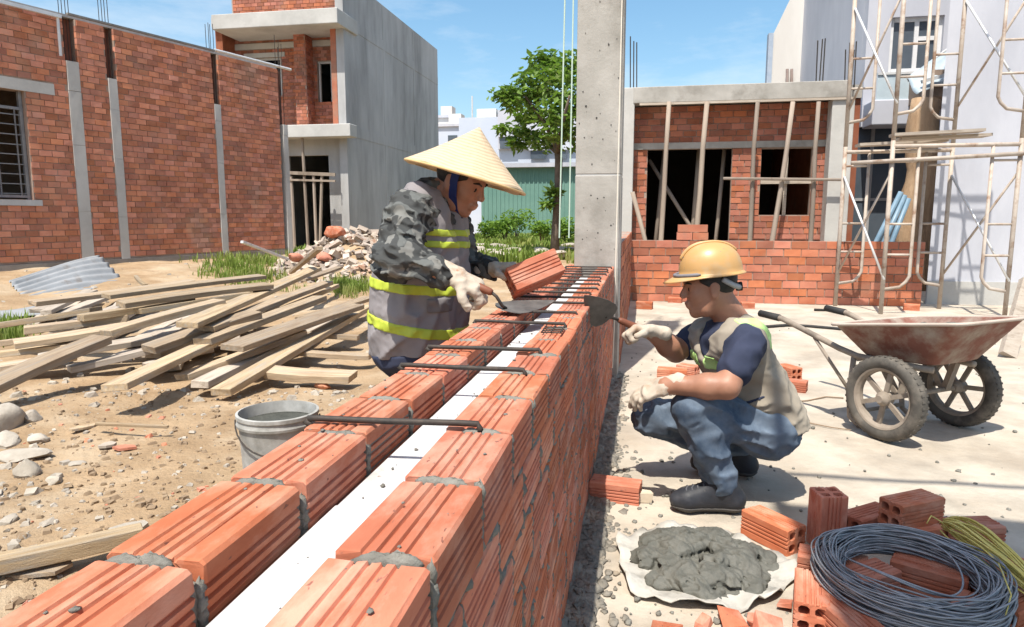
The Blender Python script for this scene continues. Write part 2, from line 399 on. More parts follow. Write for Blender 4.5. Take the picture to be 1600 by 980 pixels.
# ================================================================== the cavity wall in the middle
XR, XM1, XM2, XL = -0.178, -0.279, -0.382, -0.488     # faces of the two leaves
ZTOP, PITCHY, WY0, WY1 = 0.742, 0.1935, 0.18, 4.43
BH = 0.088; CO = 0.0945
def grooved_profile(w, h, ng=4, depth=0.0036, gw=0.0062, cham=0.004, jit=0.0):
    pts = []
    def side(p0, p1, nrm):
        L = (p1 - p0).length; d = (p1 - p0) / L; span = L * 0.56; st = (L - span) / 2
        out = [p0 + d * cham]
        for g_ in range(ng):
            c = st + span * (g_ + 0.5) / ng
            out += [p0 + d * (c - gw / 2), p0 + d * (c - gw * 0.22) - nrm * depth, p0 + d * (c + gw * 0.22) - nrm * depth, p0 + d * (c + gw / 2)]
        out.append(p1 - d * cham); return out
    a, b = w / 2, h / 2; c = [V((-a, -b)), V((a, -b)), V((a, b)), V((-a, b))]; nn = [V((0, -1)), V((1, 0)), V((0, 1)), V((-1, 0))]
    for i in range(4): pts += side(c[i], c[(i + 1) % 4], nn[i])
    return pts
def brick_mesh(w, h, l, holes=True, seed=0, ng=4):
    """hollow clay brick lying along Y, with grooved sides and, if asked, four holes through it"""
    r = random.Random(seed); P = grooved_profile(w, h, ng); bm = bmesh.new(); n = len(P)
    loops = [P]
    if holes:
        hw, hh = w * 0.155, h * 0.155
        for sx in (-1, 1):
            for sz in (-1, 1):
                cx, cz = sx * w * 0.225, sz * h * 0.225
                loops.append([V((cx + hw * q[0], cz + hh * q[1])) for q in ((-1, -.55), (-.55, -1), (.55, -1), (1, -.55), (1, .55), (.55, 1), (-.55, 1), (-1, .55))])
    e = 0.0025
    for y, sgn in ((-l / 2, -1), (l / 2, 1)):
        pass
    rows = []
    for li, lp in enumerate(loops):
        ends = []
        wob = lambda: (r.uniform(.955, .985) if li == 0 else 1)
        ys = [(-l / 2, 1 - 0.03 if li == 0 else 1), (-l / 2 + 0.003, 1), (l / 2 - 0.003, 1), (l / 2, 1 - 0.03 if li == 0 else 1)]
        for yi, (y, sc) in enumerate(ys): ends.append([bm.verts.new((p.x * q_, y + (r.uniform(-.0012, .0012) if li == 0 and yi in (0, 3) else 0), p.y * q_)) for p in lp for q_ in ((wob() if yi in (0, 3) else 1.0),)])
        rows.append(ends); m = len(lp)
        for a in range(3):
            for i in range(m): bm.faces.new((ends[a][i], ends[a][(i + 1) % m], ends[a + 1][(i + 1) % m], ends[a + 1][i]))
    for end in (0, 3):
        if holes:
            edges = []
            for ends in rows:
                vs = ends[end]
                for i in range(len(vs)): edges.append(bm.edges.get((vs[i], vs[(i + 1) % len(vs)])))
            bmesh.ops.triangle_fill(bm, edges=edges, use_beauty=True)
        else: bm.faces.new(rows[0][end])
    bmesh.ops.recalc_face_normals(bm, faces=bm.faces)
    for v in bm.verts: v.co += V((r.uniform(-1, 1), r.uniform(-1, 1), r.uniform(-1, 1))) * 0.0004
    me = bpy.data.meshes.new('brick'); bm.to_mesh(me); bm.free(); me.materials.append(BRICK); return me
WBM = [brick_mesh(XR - XM1, BH, PITCHY - 0.013, False, k) for k in range(4)]
cw = thing('cavity_wall', (-0.333, 2.3, 0), 'red hollow-brick double wall under construction with white insulation between its two rows', 'wall')
random.seed(11)
NC = 8
def leaf(xc, y_first, core_name, full):
    for k in range(NC):
        zc = ZTOP - BH / 2 - k * CO
        st = 0.0 if k % 2 == 0 else PITCHY / 2
        if k >= full: break
        y = y_first + st - PITCHY * 3
        while y < WY1:
            if y + PITCHY > WY0:
                o = bpy.data.objects.new('brick', random.choice(WBM))
                top = k == 0
                o.location = V((xc + random.uniform(-.0022, .0022), y + PITCHY / 2 + random.uniform(-.002, .002), zc + (random.uniform(-.0025, .0015) if top else random.uniform(-.0015, .0015)))) - ORG[cw.name]
                o.rotation_euler = (random.uniform(-.010, .010) if top else 0, random.choice((0, math.pi)) + random.uniform(-.012, .012), random.uniform(-.014, .014))
                link(o, cw)
            y += PITCHY
leaf((XR + XM1) / 2, 0.572 - 0.0065, 'a', 8)
leaf((XM2 + XL) / 2, 0.527 - 0.0065, 'b', 4)
# lower courses of the left leaf (out of sight) and the mortar bed of both
low = MB()
for k in range(4, NC):
    zc = ZTOP - BH / 2 - k * CO; y = 0.3 - PITCHY + (PITCHY / 2 if k % 2 else 0)
    while y < WY1: low.tint = random.random(); low.box(((XM2 + XL) / 2, y + PITCHY / 2, zc), (0.104, PITCHY - .013, BH)); y += PITCHY
lo_ = low.build('brickwork', BRICK, cw); lo_['kind'] = 'stuff'
for xa, xb in ((XR, XM1), (XM2, XL)):
    mb = MB(); mb.bb(xb + 0.007, xa - 0.007, WY0 + .05, WY1 + 0.02, -0.03, ZTOP - 0.022); mb.build('mortar_bed', MORTAR, cw)
# squeezed-out mortar: lumps along the joints of the visible face and on top of each cross joint
def blob(mb, c, sx, sy, sz, seed, n=7, m=5, amp=0.35):
    r = random.Random(seed); vs = []; fs = []
    ph = [r.uniform(0, 6.28) for _ in range(6)]
    for i in range(m + 1):
        t = math.pi * i / m
        for k in range(n):
            a = 2 * math.pi * k / n
            q = 1 + amp * (0.5 * math.sin(3 * a + ph[0] + 2 * t) + 0.35 * math.sin(5 * a + ph[1]) + 0.4 * math.sin(4 * t + ph[2] + a)) + r.uniform(-.12, .12)
            vs.append((c[0] + sx * math.sin(t) * math.cos(a) * q, c[1] + sy * math.sin(t) * math.sin(a) * q, c[2] + sz * math.cos(t) * q))
    for i in range(m):
        for k in range(n): k2 = (k + 1) % n; fs.append((i * n + k, i * n + k2, (i + 1) * n + k2, (i + 1) * n + k))
    mb.add(vs, fs)
for xa, xb, y0 in ((XR, XM1, 0.572), (XM2, XL, 0.527)):
    y = y0 - PITCHY * 1; i = 0
    while y < WY1 - 0.1:
        mb = MB(); xc = (xa + xb) / 2
        sh_ = random.uniform(-.012, .012)
        for q, (dx, sx, sy, sz) in enumerate(((-.013, .022, .0078, .011), (.012, .022, .0082, .012), (0, .032, .0070, .0105))):
            blob(mb, (xc + sh_ + dx, y - .003 + random.uniform(-.002, .002), ZTOP - 0.0105 + random.uniform(-.002, .001)), sx, sy, sz, q + i * 13, n=18, m=9, amp=.10)
        # smear in the upright part of the joint, on the faces
        for q in range(5): blob(mb, (xa - 0.007, y, ZTOP - 0.028 - q * 0.013), 0.0065, 0.0075, 0.011, 7 * q + i, amp=.4)
        mb.build('mortar_joint', MORTAR, cw, smooth=True); y += PITCHY; i += 1
mb = MB()
for k in range(NC):
    zj = ZTOP - BH - 0.003 - k * CO; y = WY0 + 0.2
    while y < WY1:
        if random.random() < 0.6: blob(mb, (XR - 0.006, y, zj + random.uniform(-.0015, .0015)), random.uniform(.006, .0095), random.uniform(.012, .03), random.uniform(.004, .007), int(y * 1e4) + k, n=6, m=4)
        y += random.uniform(.02, .055)
    st = 0.0 if k % 2 == 0 else PITCHY / 2
    y = 0.572 + st - PITCHY
    while y < WY1:
        for q in range(4): blob(mb, (XR - 0.006, y + random.uniform(-.002, .002), zj + 0.012 + q * 0.021), random.uniform(.005, .008), .007, .013, int(y * 977) + q, n=6, m=4)
        y += PITCHY
sm = mb.build('squeezed_mortar', MORTAR, cw, smooth=True); sm['kind'] = 'stuff'
# insulation boards standing in the cavity
y = 0.1; i = 0
for y0, y1 in ((0.1, 0.785), (0.787, 1.20), (1.202, 1.62), (1.622, 2.05), (2.053, 2.9), (2.903, 3.7), (3.703, 4.4)):
    mb = MB(); dz = random.uniform(-.004, .003); mb.bb(XM2 + 0.004, XM1 - 0.004, y0, y1, 0.0, ZTOP - 0.058 + dz)
    mb.build('insulation_board', FOAM, cw, bevel=0.002)

mb = MB(); random.seed(17)
for i in range(70):
    y_ = .35 + 2.4 * random.random() ** 1.5; s_ = .0008 + .0030 * random.random() ** 3; blob(mb, (random.uniform(XM2 + .008, XM1 - .008), y_, ZTOP - .056), s_, s_ * 1.3, s_ * .7, i, n=6, m=4)
o = mb.build('mortar_crumb', MORTAR, cw, smooth=True); o['kind'] = 'stuff'
mb = MB()
for i in range(70):
    xa = random.choice(((XR, XM1), (XM2, XL))); y_ = .35 + 2.2 * random.random() ** 1.4; s_ = .0006 + .0026 * random.random() ** 3; blob(mb, (random.uniform(xa[1] + .006, xa[0] - .006), y_, ZTOP + .0005), s_ * 1.4, s_ * 1.6, s_ * .6, i + 900, n=6, m=4)
o = mb.build('mortar_splash', MORTAR, cw, smooth=True); o['kind'] = 'stuff'
# steel ties lying across both leaves
rods = [(0.935, -0.495, -0.232, 0.02), (1.325, -0.488, -0.228, 0.0), (1.53, -0.495, -0.228, 0.01), (1.95, -0.485, -0.215, -.01), (2.18, -0.40, -0.205, 0.0)]
y = 2.42
while y < 4.3: rods.append((y, -0.475 + random.uniform(-.02, .02), -0.2 + random.uniform(-.012, .012), random.uniform(-.015, .015))); y += random.uniform(.17, .21)
names = ['longest black steel tie bar laid across the two brick rows nearest the camera', 'second black tie bar from the camera across the two brick rows',
         'third black tie bar from the camera across the two brick rows', 'fourth black tie bar from the camera, in front of the mason\'s trowel', 'fifth tie bar from the camera, partly under the mason\'s trowel blade']
for i, (yy, x0, x1, sk) in enumerate(rods):
    mb = MB(); r_ = 0.0048; z = ZTOP + r_ + 0.0035
    pts = [(x0 + 0.012, yy - 0.002, z - 0.011), (x0 + 0.002, yy - 0.001, z - 0.004), (x0 + 0.006, yy, z)] + [(x0 + (x1 - x0) * t, yy + sk * t, z + random.uniform(-.0006, .0006)) for t in (.1, .3, .5, .7, .9)] + [(x1, yy + sk, z), (x1 + 0.004, yy + sk, z - 0.007), (x1 + .004, yy + sk, z - .012)]
    mb.tube(pts, r_, 8); o = mb.build('tie_bar', STEEL, None, smooth=True)
    tag(o, names[i] if i < 5 else 'thin tie bar across the far half of the double wall towards the column', 'tie bar', 'tie bars across the double wall')
# small grid of wire left on the right leaf
mb = MB()
for k in range(4): mb.tube([(-0.262, 1.80 + k * .03, ZTOP + .005), (-0.205, 1.795 + k * .03, ZTOP + .006)], .002, 5)
for k in range(3): mb.tube([(-0.258 + k * .025, 1.79, ZTOP + .0085), (-0.26 + k * .025, 1.90, ZTOP + .009)], .002, 5)
tag(mb.build('wire_mesh_scrap', STEEL), 'small dark scrap of wire mesh lying on the right brick row', 'wire mesh')

# mortar droppings along the wall foot
mb = MB(); random.seed(3)
for i in range(1500):
    y = random.uniform(1.0, 4.6) if i % 3 else random.uniform(1.5, 3.2); x = XR + abs(random.gauss(0, 0.045)) + 0.005
    s_ = random.uniform(.006, .030) * (1.2 if x < XR + .06 else .6)
    blob(mb, (x, y, s_ * .12), s_, s_ * random.uniform(.8, 1.8), s_ * random.uniform(.3, .55), i, n=8, m=5, amp=.3)
us = np.linspace(0, 1, 26); yv = np.arange(.9, 4.7, .012); U_, Y_ = np.meshgrid(us, yv, indexing='ij'); wd = .085 + .03 * fbm(Y_ * 5, Y_ * 0 + 3.3, o=3)
Zs = .030 * (1 - U_) ** 1.3 * (.7 + .6 * fbm(U_ * 3, Y_ * 14, o=4)) + .006 * fbm(U_ * 9, Y_ * 60, o=2) + .004 - .012 * U_ ** 4
idx = np.arange(U_.size).reshape(U_.shape); qs = np.stack([idx[:-1, :-1], idx[1:, :-1], idx[1:, 1:], idx[:-1, 1:]], -1).reshape(-1, 4)
ms_ = new_obj('mortar_strip', np_mesh('mortar_strip', np.stack([XR - .01 + U_ * wd, Y_, Zs], -1).reshape(-1, 3), qs), M('spilt_mortar', (.17, .155, .13), (.27, .245, .205), (.34, .28, .21), scale=22, rough=.95, bump=.9, bscale=80, bdist=.006, s3=8, t3=.6), None, True)
tag(ms_, 'strip of dried spilt mortar along the foot of the new wall', 'mortar', None, 'stuff')
d = mb.build('mortar_droppings', MATS['spilt_mortar'], smooth=True); tag(d, 'grey mortar droppings spilt along the foot of the new wall', 'mortar', None, 'stuff')

# ================================================================== column at the end of the wall, and the wall beyond it
cA, cB = ay(897, 415, 4.46), ay(968, 415, 4.46)
colm = thing('concrete_column', ((cA.x + cB.x) / 2, 4.6, 0), 'tall raw concrete column standing at the far end of the double wall', 'column')
mb = MB(); xw = cB.x - cA.x
prev = None
for k in range(4):
    z0, z1 = k * 1.32, (k + 1) * 1.32; mb = MB(); e = 0.0015 * (k % 2)
    mb.bb(cA.x + e, cB.x - e, 4.46 + e, 4.75 - e, z0, z1 - 0.006); mb.build('concrete_lift', CONC, colm, bevel=0.006)
mb = MB(); mb.bb(cA.x + .004, cB.x - .004, 4.464, 4.746, .02, 5.27); mb.build('core', CONC_D, colm)
mb = MB()
for i in range(55):
    z = random.uniform(.8, 3.0); mb.lathe((random.uniform(cA.x + .02, cB.x - .02), 4.4592, z), [(0.0001, 0), (random.uniform(.002, .006), 0.0003)], 7, axis=(0, -1, 0))
o = mb.build('blow_hole', DARK, colm); o['kind'] = 'stuff'
mb = MB()
for (x, y) in ((cB.x - .04, 4.5), (cB.x - .04, 4.7), (cA.x + .04, 4.5), (cA.x + .04, 4.7)): mb = MB(); mb.tube([(x, y, 5.2), (x, y, 6.1)], .008, 6); mb.build('starter_bar', STEEL, colm)
bx = ay(955, 400, 4.40).x
ew = thing('brick_wall', (bx, 6.5, 0), 'narrow single brick wall running back from behind the concrete column', 'wall')
mb = MB(); mb.bb(-0.285, -0.150, 4.78, 8.88, -.03, .875); mb.build('mortar_bed', MORTAR_O, ew)
bricks(ew, (-0.148, 4.78, 0), (0, 1, 0), (1, 0, 0), 4.1, .88, BRICK_L, course=.098, blen=.2, depth=.05, pick=lambda c: c.y)
bricks(ew, (-0.287, 4.776, 0), (1, 0, 0), (0, -1, 0), .14, .88, BRICK_L, course=.098, blen=.2, depth=.05, rest='brickwork_end')
mb = MB(); mb.tube([ay(973, -40, 4.44), ay(960, 500, 4.38), ay(957, 575, 4.36)], .0035, 6)
tag(mb.build('plumb_line', M('pale_string', (0.72, 0.66, 0.56), rough=.9, bump=0)), 'pale plumb line hanging down the right edge of the concrete column', 'string')
for i, (x0, x1, lab) in enumerate(((884, 874, 'left one of two pale green lines hung left of the concrete column'), (897, 889, 'right one of two pale green lines hung left of the concrete column'))):
    mb = MB(); mb.tube([ay(x0, -60, 5.6), ay(x1, 372, 5.6)], .006, 6)
    tag(mb.build('guide_line', M('pale_green_line', (0.50, 0.62, 0.52), rough=.6, bump=0)), lab, 'string')

# ================================================================== low brick wall across the back
LY = 8.88
lwx0, lwx1 = -0.145, ay(1445, 400, LY).x
lw = thing('low_brick_wall', ((lwx0 + lwx1) / 2, LY, 0), 'low red brick wall across the slab behind the squatting worker', 'wall')
mb = MB(); mb.bb(lwx0, lwx1, LY + .008, LY + .11, -.03, .765); mb.build('mortar_bed', MORTAR_O, lw)
bricks(lw, (lwx0, LY, 0), (1, 0, 0), (0, -1, 0), lwx1 - lwx0, .77, BRICK_L, course=.0963, blen=.2, depth=.1, joint=.011, pick=lambda c: -c.z, proud=.004)
mb = MB()
p0, p1 = ay(1058, 360, LY), ay(1107, 360, LY)
for k, (a, b) in enumerate(((p0.x, p1.x),)):
    m_ = (a + b) / 2
    for (x0, x1, z) in ((a, m_ - .004, .775), (m_ + .004, b, .775), (a + .01, b - .01, .872)):
        mb = MB(); mb.tint = random.random(); mb.bb(x0, x1, LY, LY + .1, z, z + .09); mb.build('brick', BRICK_L, lw)
# ================================================================== brick building on the left
def on_left_wall(px, py):                       # distance along the wall and height of a photo point on its face
    d = ray(px, py); c0 = V((0, 0, CAMH)); t = (LW1 - c0).dot(LN) / d.dot(LN); p = c0 + d * t
    return (p - LW0).dot(LDIR), p.z
lb = thing('brick_building', tuple(LW0 + LDIR * LLEN / 2), 'long red brick building with grey concrete posts and barred window on the left', 'building')
wu1, wz1 = on_left_wall(38, 143); _, wz0 = on_left_wall(30, 312)
nu, _ = on_left_wall(112, 200)                 # post that splits the two parts of the building
NEARTOP = LTOP - 0.02
hole = (0.02, wu1, wz0 - BASEZ, on_left_wall(20, 140)[1] - BASEZ)
posts = []
for (px, pyt, pw) in ((112, 88, .19), (175, 115, .15), (339, 155, .14), (445, 187, .12)):
    uu, zz = on_left_wall(px, pyt + 8); posts.append((uu, pw, zz))
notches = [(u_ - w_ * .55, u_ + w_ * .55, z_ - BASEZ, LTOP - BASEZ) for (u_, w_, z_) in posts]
mb = MB(); slab_wall(mb, LW0 + LB - LN * .006, LDIR, LN, LLEN, LTOP - BASEZ, .2, [hole] + notches[:3]); mb.build('mortar_bed', MORTAR_O, lb)
lint_u, lint_z = on_left_wall(88, 148)
lin = (0, lint_u - .03, hole[3] + .0, hole[3] + .17)
pst = [(u_ - w_ / 2, u_ + w_ / 2, 0, LTOP - BASEZ) for (u_, w_, z_) in posts]
random.seed(5)
bricks(lb, LW0 + LB, LDIR, LN, LLEN, LTOP - BASEZ, BRICK_W, course=.092, blen=.19, depth=.06, joint=.011, holes=[hole, lin, (0, LLEN, 0, .05)] + pst, pick=lambda c: (c - V((0, 0, 1))).length if c.z > .3 else 99, proud=.006, rough=.006)
for (u_, w_, z_) in posts:
    mb = MB(); c = LW0 + LDIR * u_; Mx = Matrix((LDIR, LN, V((0, 0, 1)))).transposed()
    zz = BASEZ - .1; k = 0
    while zz < z_ - .02:
        z2 = min(zz + random.uniform(.75, 1.1), z_); e = .002 * (k % 2)
        mb.box(c + V((0, 0, (zz + z2) / 2)) + LN * (0.0 + e - .09), (w_ - 2 * e, .22, z2 - zz - .004), Mx, .003); zz = z2; k += 1
    mb.build('concrete_post', CONC_L, lb)
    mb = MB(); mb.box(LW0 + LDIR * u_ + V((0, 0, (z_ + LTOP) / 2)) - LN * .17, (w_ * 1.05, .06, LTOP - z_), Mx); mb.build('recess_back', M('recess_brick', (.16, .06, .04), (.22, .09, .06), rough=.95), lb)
    for q in (-.05, .05):
        for s2 in (-.06, -.14): mb = MB(); mb.tube([c + LDIR * q + LN * s2 + V((0, 0, z_ - .05)), c + LDIR * q + LN * s2 + V((0, 0, LTOP + random.uniform(.45, .75)))], .006, 5); mb.build('starter_bar', STEEL, lb)
mb = MB(); mb.box(LW0 + LDIR * lin[1] / 2 + V((0, 0, BASEZ + (lin[2] + lin[3]) / 2)) - LN * .07, (lin[1], .17, lin[3] - lin[2] - .005), Mx); mb.build('lintel', CONC_L, lb)
mb = MB(); mb.box(LW0 + LDIR * (LLEN / 2) + V((0, 0, BASEZ - .17)) - LN * .05, (LLEN, .16, .46), Mx, .01); mb.build('plinth', M('dark_plinth', (.20, .18, .16), (.30, .27, .24), scale=3, rough=.95, bump=.6, bscale=25, bdist=.01), lb)
# window: frame, bars, sill, and the dark room behind
hw0, hw1, hz0, hz1 = hole
wf = MB()
for uu in (hw1 - .03,): wf.box(LW0 + LDIR * uu + V((0, 0, BASEZ + (hz0 + hz1) / 2)) - LN * .10, (.045, .05, hz1 - hz0), Mx)
for z2 in (hz0 + .05, hz1 - .25): wf.box(LW0 + LDIR * (hw1 / 2) + V((0, 0, BASEZ + z2)) - LN * .10, (hw1, .046, .04), Mx)
wnd = wf.build('window', M('grey_steel', (.20, .20, .21), (.28, .28, .28), rough=.5, metal=.3), lb)
for k in range(9):
    b_ = MB(); zz = BASEZ + hz0 + .09 + k * (hz1 - hz0 - .36) / 8.5; b_.bar(LW0 + V((0, 0, zz)) - LN * .10, LW0 + LDIR * (hw1 - .05) + V((0, 0, zz)) - LN * .10, .014, .014); b_.build('bar', MATS['grey_steel'], wnd)
for k in range(4):
    b_ = MB(); uu = hw1 - .12 - k * .27; b_.bar(LW0 + LDIR * uu + V((0, 0, BASEZ + hz0 + .05)) - LN * .088, LW0 + LDIR * uu + V((0, 0, BASEZ + hz1 - .25)) - LN * .088, .014, .014, up=(1, 0, 0)); b_.build('bar', MATS['grey_steel'], wnd)
mb = MB(); mb.box(LW0 + LDIR * (hw1 / 2 + .04) + V((0, 0, BASEZ + hz0 - .045)) - LN * .02, (hw1 + .08, .16, .085), Mx); mb.build('sill', CONC_D, lb)
# the rest of the shell: roof sheet edge, end wall, back wall
mb = MB(); back = LW0 - LN * 4
slab_wall(mb, LW1 - LN * .2, -LN, LDIR, 3.8, LTOP - BASEZ, .18); slab_wall(mb, LW0 + LB + LDIR * LLEN - LN * 4, -LDIR, -LN, LLEN, LTOP - BASEZ, .18)
slab_wall(mb, LW0 + LB - LN * 4, LN, -LDIR, 3.8, LTOP - BASEZ, .18); mb.build('rear_walls', MORTAR_O, lb)
rf = MB(); rf.box(LW0 + LDIR * (LLEN / 2) - LN * 2.02 + V((0, 0, LTOP + .03)), (LLEN + .05, 3.96, .045), Mx); rf.build('roof', M('roof_sheet', (.33, .32, .30), (.42, .41, .39), rough=.6), lb)
mb = MB(); u2 = on_left_wall(330, 90)[0]
mb.bar(LW0 + LDIR * (nu + .02) + LN * .09 + V((0, 0, LTOP + .03)), LW0 + LDIR * u2 + LN * .09 + V((0, 0, LTOP + .028)), .05, .03)
mb.build('eaves_rail', M('dark_rail', (.16, .15, .14), (.24, .23, .21), rough=.6), lb)
mb = MB(); mb.tube([LW0 + LDIR * u2 + LN * .1 + V((0, 0, LTOP + .04)), LW0 + LDIR * (LLEN + .28) + LN * .1 + V((0, 0, LTOP + .03))], .028, 8)
mb.build('eaves_pipe', GALV, lb)
mb = MB(); mb.bar(LW0 - LDIR * .3 + LN * .13 + V((0, 0, LTOP - .03)), LW0 + LDIR * (nu - .10) + LN * .13 + V((0, 0, LTOP - .05)), .06, .05)
mb.tube([LW0 + LDIR * (nu - .14) + LN * .12 + V((0, 0, LTOP - .06)), LW0 + LDIR * (nu - .13) + LN * .10 + V((0, 0, LTOP - .62))], .022, 8); mb.build('gutter', GALV, lb)
for k in range(3):
    mb = MB(); uu = nu + (posts[1][0] - nu) * (.2 + .01 * k); 
# corrugated sheet leaning at its foot
def corrugated(name, quad, nw, amp, mat, label, cat, sag=0.0):
    a, b, c, d_ = [V(q) for q in quad]; vs = []; fs = []; nu_, nv = 24, nw * 10
    nrm = (b - a).cross(d_ - a).normalized()
    for i in range(nu_ + 1):
        for k in range(nv + 1):
            s_, t_ = i / nu_, k / nv; p = (a * (1 - s_) + b * s_) * (1 - t_) + (d_ * (1 - s_) + c * s_) * t_
            vs.append(p + nrm * (amp * math.sin(2 * math.pi * nw * t_) - sag * math.sin(math.pi * s_) * 1.0 + .015 * math.sin(5 * s_ + 3 * t_) + .05 * (t_ - .5) ** 2))
    for i in range(nu_):
        for k in range(nv): fs.append((i * (nv + 1) + k, (i + 1) * (nv + 1) + k, (i + 1) * (nv + 1) + k + 1, i * (nv + 1) + k + 1))
    mb = MB(); mb.add(vs, fs); o = mb.build(name, mat, smooth=True); so = o.modifiers.new('thick', 'SOLIDIFY'); so.thickness = .004
    return tag(o, label, cat)
SHEET = M('weathered_sheet', (.23, .24, .25), (.33, .34, .35), (.22, .20, .185), scale=2, rough=.75, metal=.0, bump=.15, bscale=20, s3=3, t3=.62)
def lwp(px, py, off):                            # photo point on a plane off metres in front of the left wall
    d = ray(px, py); c0 = V((0, 0, CAMH)); t = (LW1 + LN * off - c0).dot(LN) / d.dot(LN); return c0 + d * t
def ong(px, py, dz=.03):
    p = gp(px, py, 0)
    for _ in range(8): p = gp(px, py, float(hz(p.x, p.y)) + dz)
    return p
corrugated('corrugated_sheet', (ay(14, 437, ong(42, 474).y + .50), ay(155, 399, ong(205, 450).y + .9), ong(205, 450), ong(42, 474)), 6, .022, SHEET, 'grey corrugated roofing sheet leaning against the foot of the brick building', 'roofing sheet', .04)
corrugated('corrugated_sheet', (ong(-20, 484, .04), ong(86, 474, .06), ong(112, 488, .08), ong(0, 498, .05)), 2, .015, SHEET, 'small grey sheet lying flat in front of the leaning corrugated sheet', 'roofing sheet')

# ================================================================== three-storey concrete building behind
CY = 20.5
cx = ay(546, 340, CY).x; fx = ay(333, 100, CY).x
farp = ax(687, 340, cx); CTOP = ax(686, 80, cx).z
def cz(py, Y=CY): return ay(450, py, Y).z
cb = thing('concrete_building', (cx - 4, 25, 0), 'three-storey bare concrete building with brick upper front behind the rubble heap', 'building')
mb = MB(); SL = farp.y - CY
slab_wall(mb, (cx, CY, -.2), (0, 1, 0), (1, 0, 0), SL, CTOP + .2, .25); mb.build('side_wall', CONC_D, cb)
for zc_ in (cz(205), cz(40) + .1):
    mb = MB(); mb.bb(cx - .1, cx + .012, CY + .02, farp.y - .02, zc_ - .16, zc_ + .16); mb.build('floor_band', CONC_D, cb)
for t_ in (.33, .66):
    mb = MB(); mb.bb(cx - .1, cx + .010, CY + SL * t_, CY + SL * t_ + .22, 0, CTOP - .02); mb.build('side_pilaster', CONC_D, cb)
mb = MB(); mb.bb(fx, cx - .26, farp.y - .25, farp.y, -.2, CTOP); mb.bb(fx, fx + .25, CY + 1.2, farp.y - .26, -.2, CTOP); mb.build('rear_walls', CONC_D, cb)
zb, zc2 = cz(204), cz(28)
mb = MB(); mb.bb(fx + .26, cx - .26, CY + .9, farp.y - .3, CTOP - .3, CTOP - .1); mb.build('roof', CONC_D, cb)
for z_ in (zb, zc2):
    mb = MB(); mb.bb(fx - .0, cx - .255, CY + .02, farp.y - .3, z_ - .14, z_ + .14); mb.build('floor_slab', CONC_D, cb)
mb = MB(); mb.bb(ay(330, 30, CY - .6).x, ay(527, 30, CY - .6).x, CY - .6, CY + .9, ay(430, 41, CY - .6).z, ay(430, 17, CY - .6).z); mb.build('canopy_slab', CONC_L, cb, bevel=.02)
mb = MB(); mb.bb(ay(440, 200, CY - .5).x - 2.5, ay(547, 200, CY - .5).x, CY - .5, CY + .019, ay(500, 214, CY - .5).z, ay(500, 194, CY - .5).z); mb.build('balcony_slab', CONC_L, cb, bevel=.02)
# upper brick front, set back under the canopy
BY = CY + .9; xl, xr = ay(345, 100, BY).x, cx - .26
z0, z1 = zb + .14, zc2 - .14
def rect(px0, px1, py0, py1, Y, X0, Z0): pm = (px0 + px1) / 2; pq = (py0 + min(py1, 400)) / 2; return (ay(px0, pq, Y).x - X0, ay(px1, pq, Y).x - X0, ay(pm, py1, Y).z - Z0, ay(pm, py0, Y).z - Z0)
hl = [rect(392, 440, 90, 150, BY, xl, z0), rect(496, 519, 95, 160, BY, xl, z0)]
band = (0, xr - xl, ay(450, 75, BY).z - z0, ay(450, 66, BY).z - z0)
mb = MB(); slab_wall(mb, (xl, BY + .012, z0), (1, 0, 0), (0, -1, 0), xr - xl, z1 - z0, .2, hl); mb.build('front_wall', MORTAR_O, cb)
bricks(cb, (xl, BY, z0), (1, 0, 0), (0, -1, 0), xr - xl, z1 - z0, BRICK_H, course=.105, blen=.22, depth=.05, holes=hl + [band], rough=.006)
mb = MB(); mb.bb(xl, xr, BY - .03, BY + .011, z0 + band[2], z0 + band[3]); mb.build('lintel_band', CONC_L, cb)
mb = MB(); mb.bb(xl + hl[0][0] - .2, xl + hl[0][1] + .15, BY - .03, BY + .011, z0 + hl[0][3], z0 + hl[0][3] + .14); mb.build('window_lintel', CONC_L, cb)
px_ = ay(473, 100, BY - .5).x
mb = MB(); mb.bb(px_ - .28, px_ + .1, BY - .5, BY - .01, z0, z1 - .005); pr_ = mb.build('brick_pier', MORTAR_O, cb)
bricks(cb, (px_ - .28, BY - .51, z0), (1, 0, 0), (0, -1, 0), .38, z1 - z0, BRICK_H, course=.105, blen=.22, depth=.05, rest='pier_brickwork')
bricks(cb, (px_ + .11, BY - .5, z0), (0, 1, 0), (1, 0, 0), .5, z1 - z0, BRICK_H, course=.105, blen=.22, depth=.05, rest='pier_side_brickwork')
mb = MB(); mb.bb(ay(526, 100, CY).x - .18, cx - .26, CY, BY, z0, z1); mb.build('corner_wall', BRICK_H, cb)
mb = MB(); mb.bb(fx, fx + .24, CY + .2, CY + 1.19, z0, z1); mb.build('corner_wall', BRICK_H, cb)
for r_ in hl:
    mb = MB()
    for a in (r_[0] + .05, r_[1] - .05): mb.bb(xl + a - .03, xl + a + .03, BY + .08, BY + .14, z0 + r_[2], z0 + r_[3])
    mb.bb(xl + r_[0], xl + r_[1], BY + .079, BY + .141, z0 + r_[3] - .07, z0 + r_[3]); mb.build('window_frame', CONC_L, cb)
# brick parapet above the canopy
pz = zc2 + .14; bricks(cb, (ay(363, 5, BY - .3).x, BY - .3, pz), (1, 0, 0), (0, -1, 0), cx - .255 - ay(363, 5, BY - .3).x, 1.4, BRICK_H, course=.105, blen=.22, depth=.1, rest='parapet_brickwork')
mb = MB(); mb.bb(ay(363, 5, BY - .3).x, cx - .255, BY - .28, BY - .1, pz, pz + 1.38); mb.build('parapet', MORTAR_O, cb)
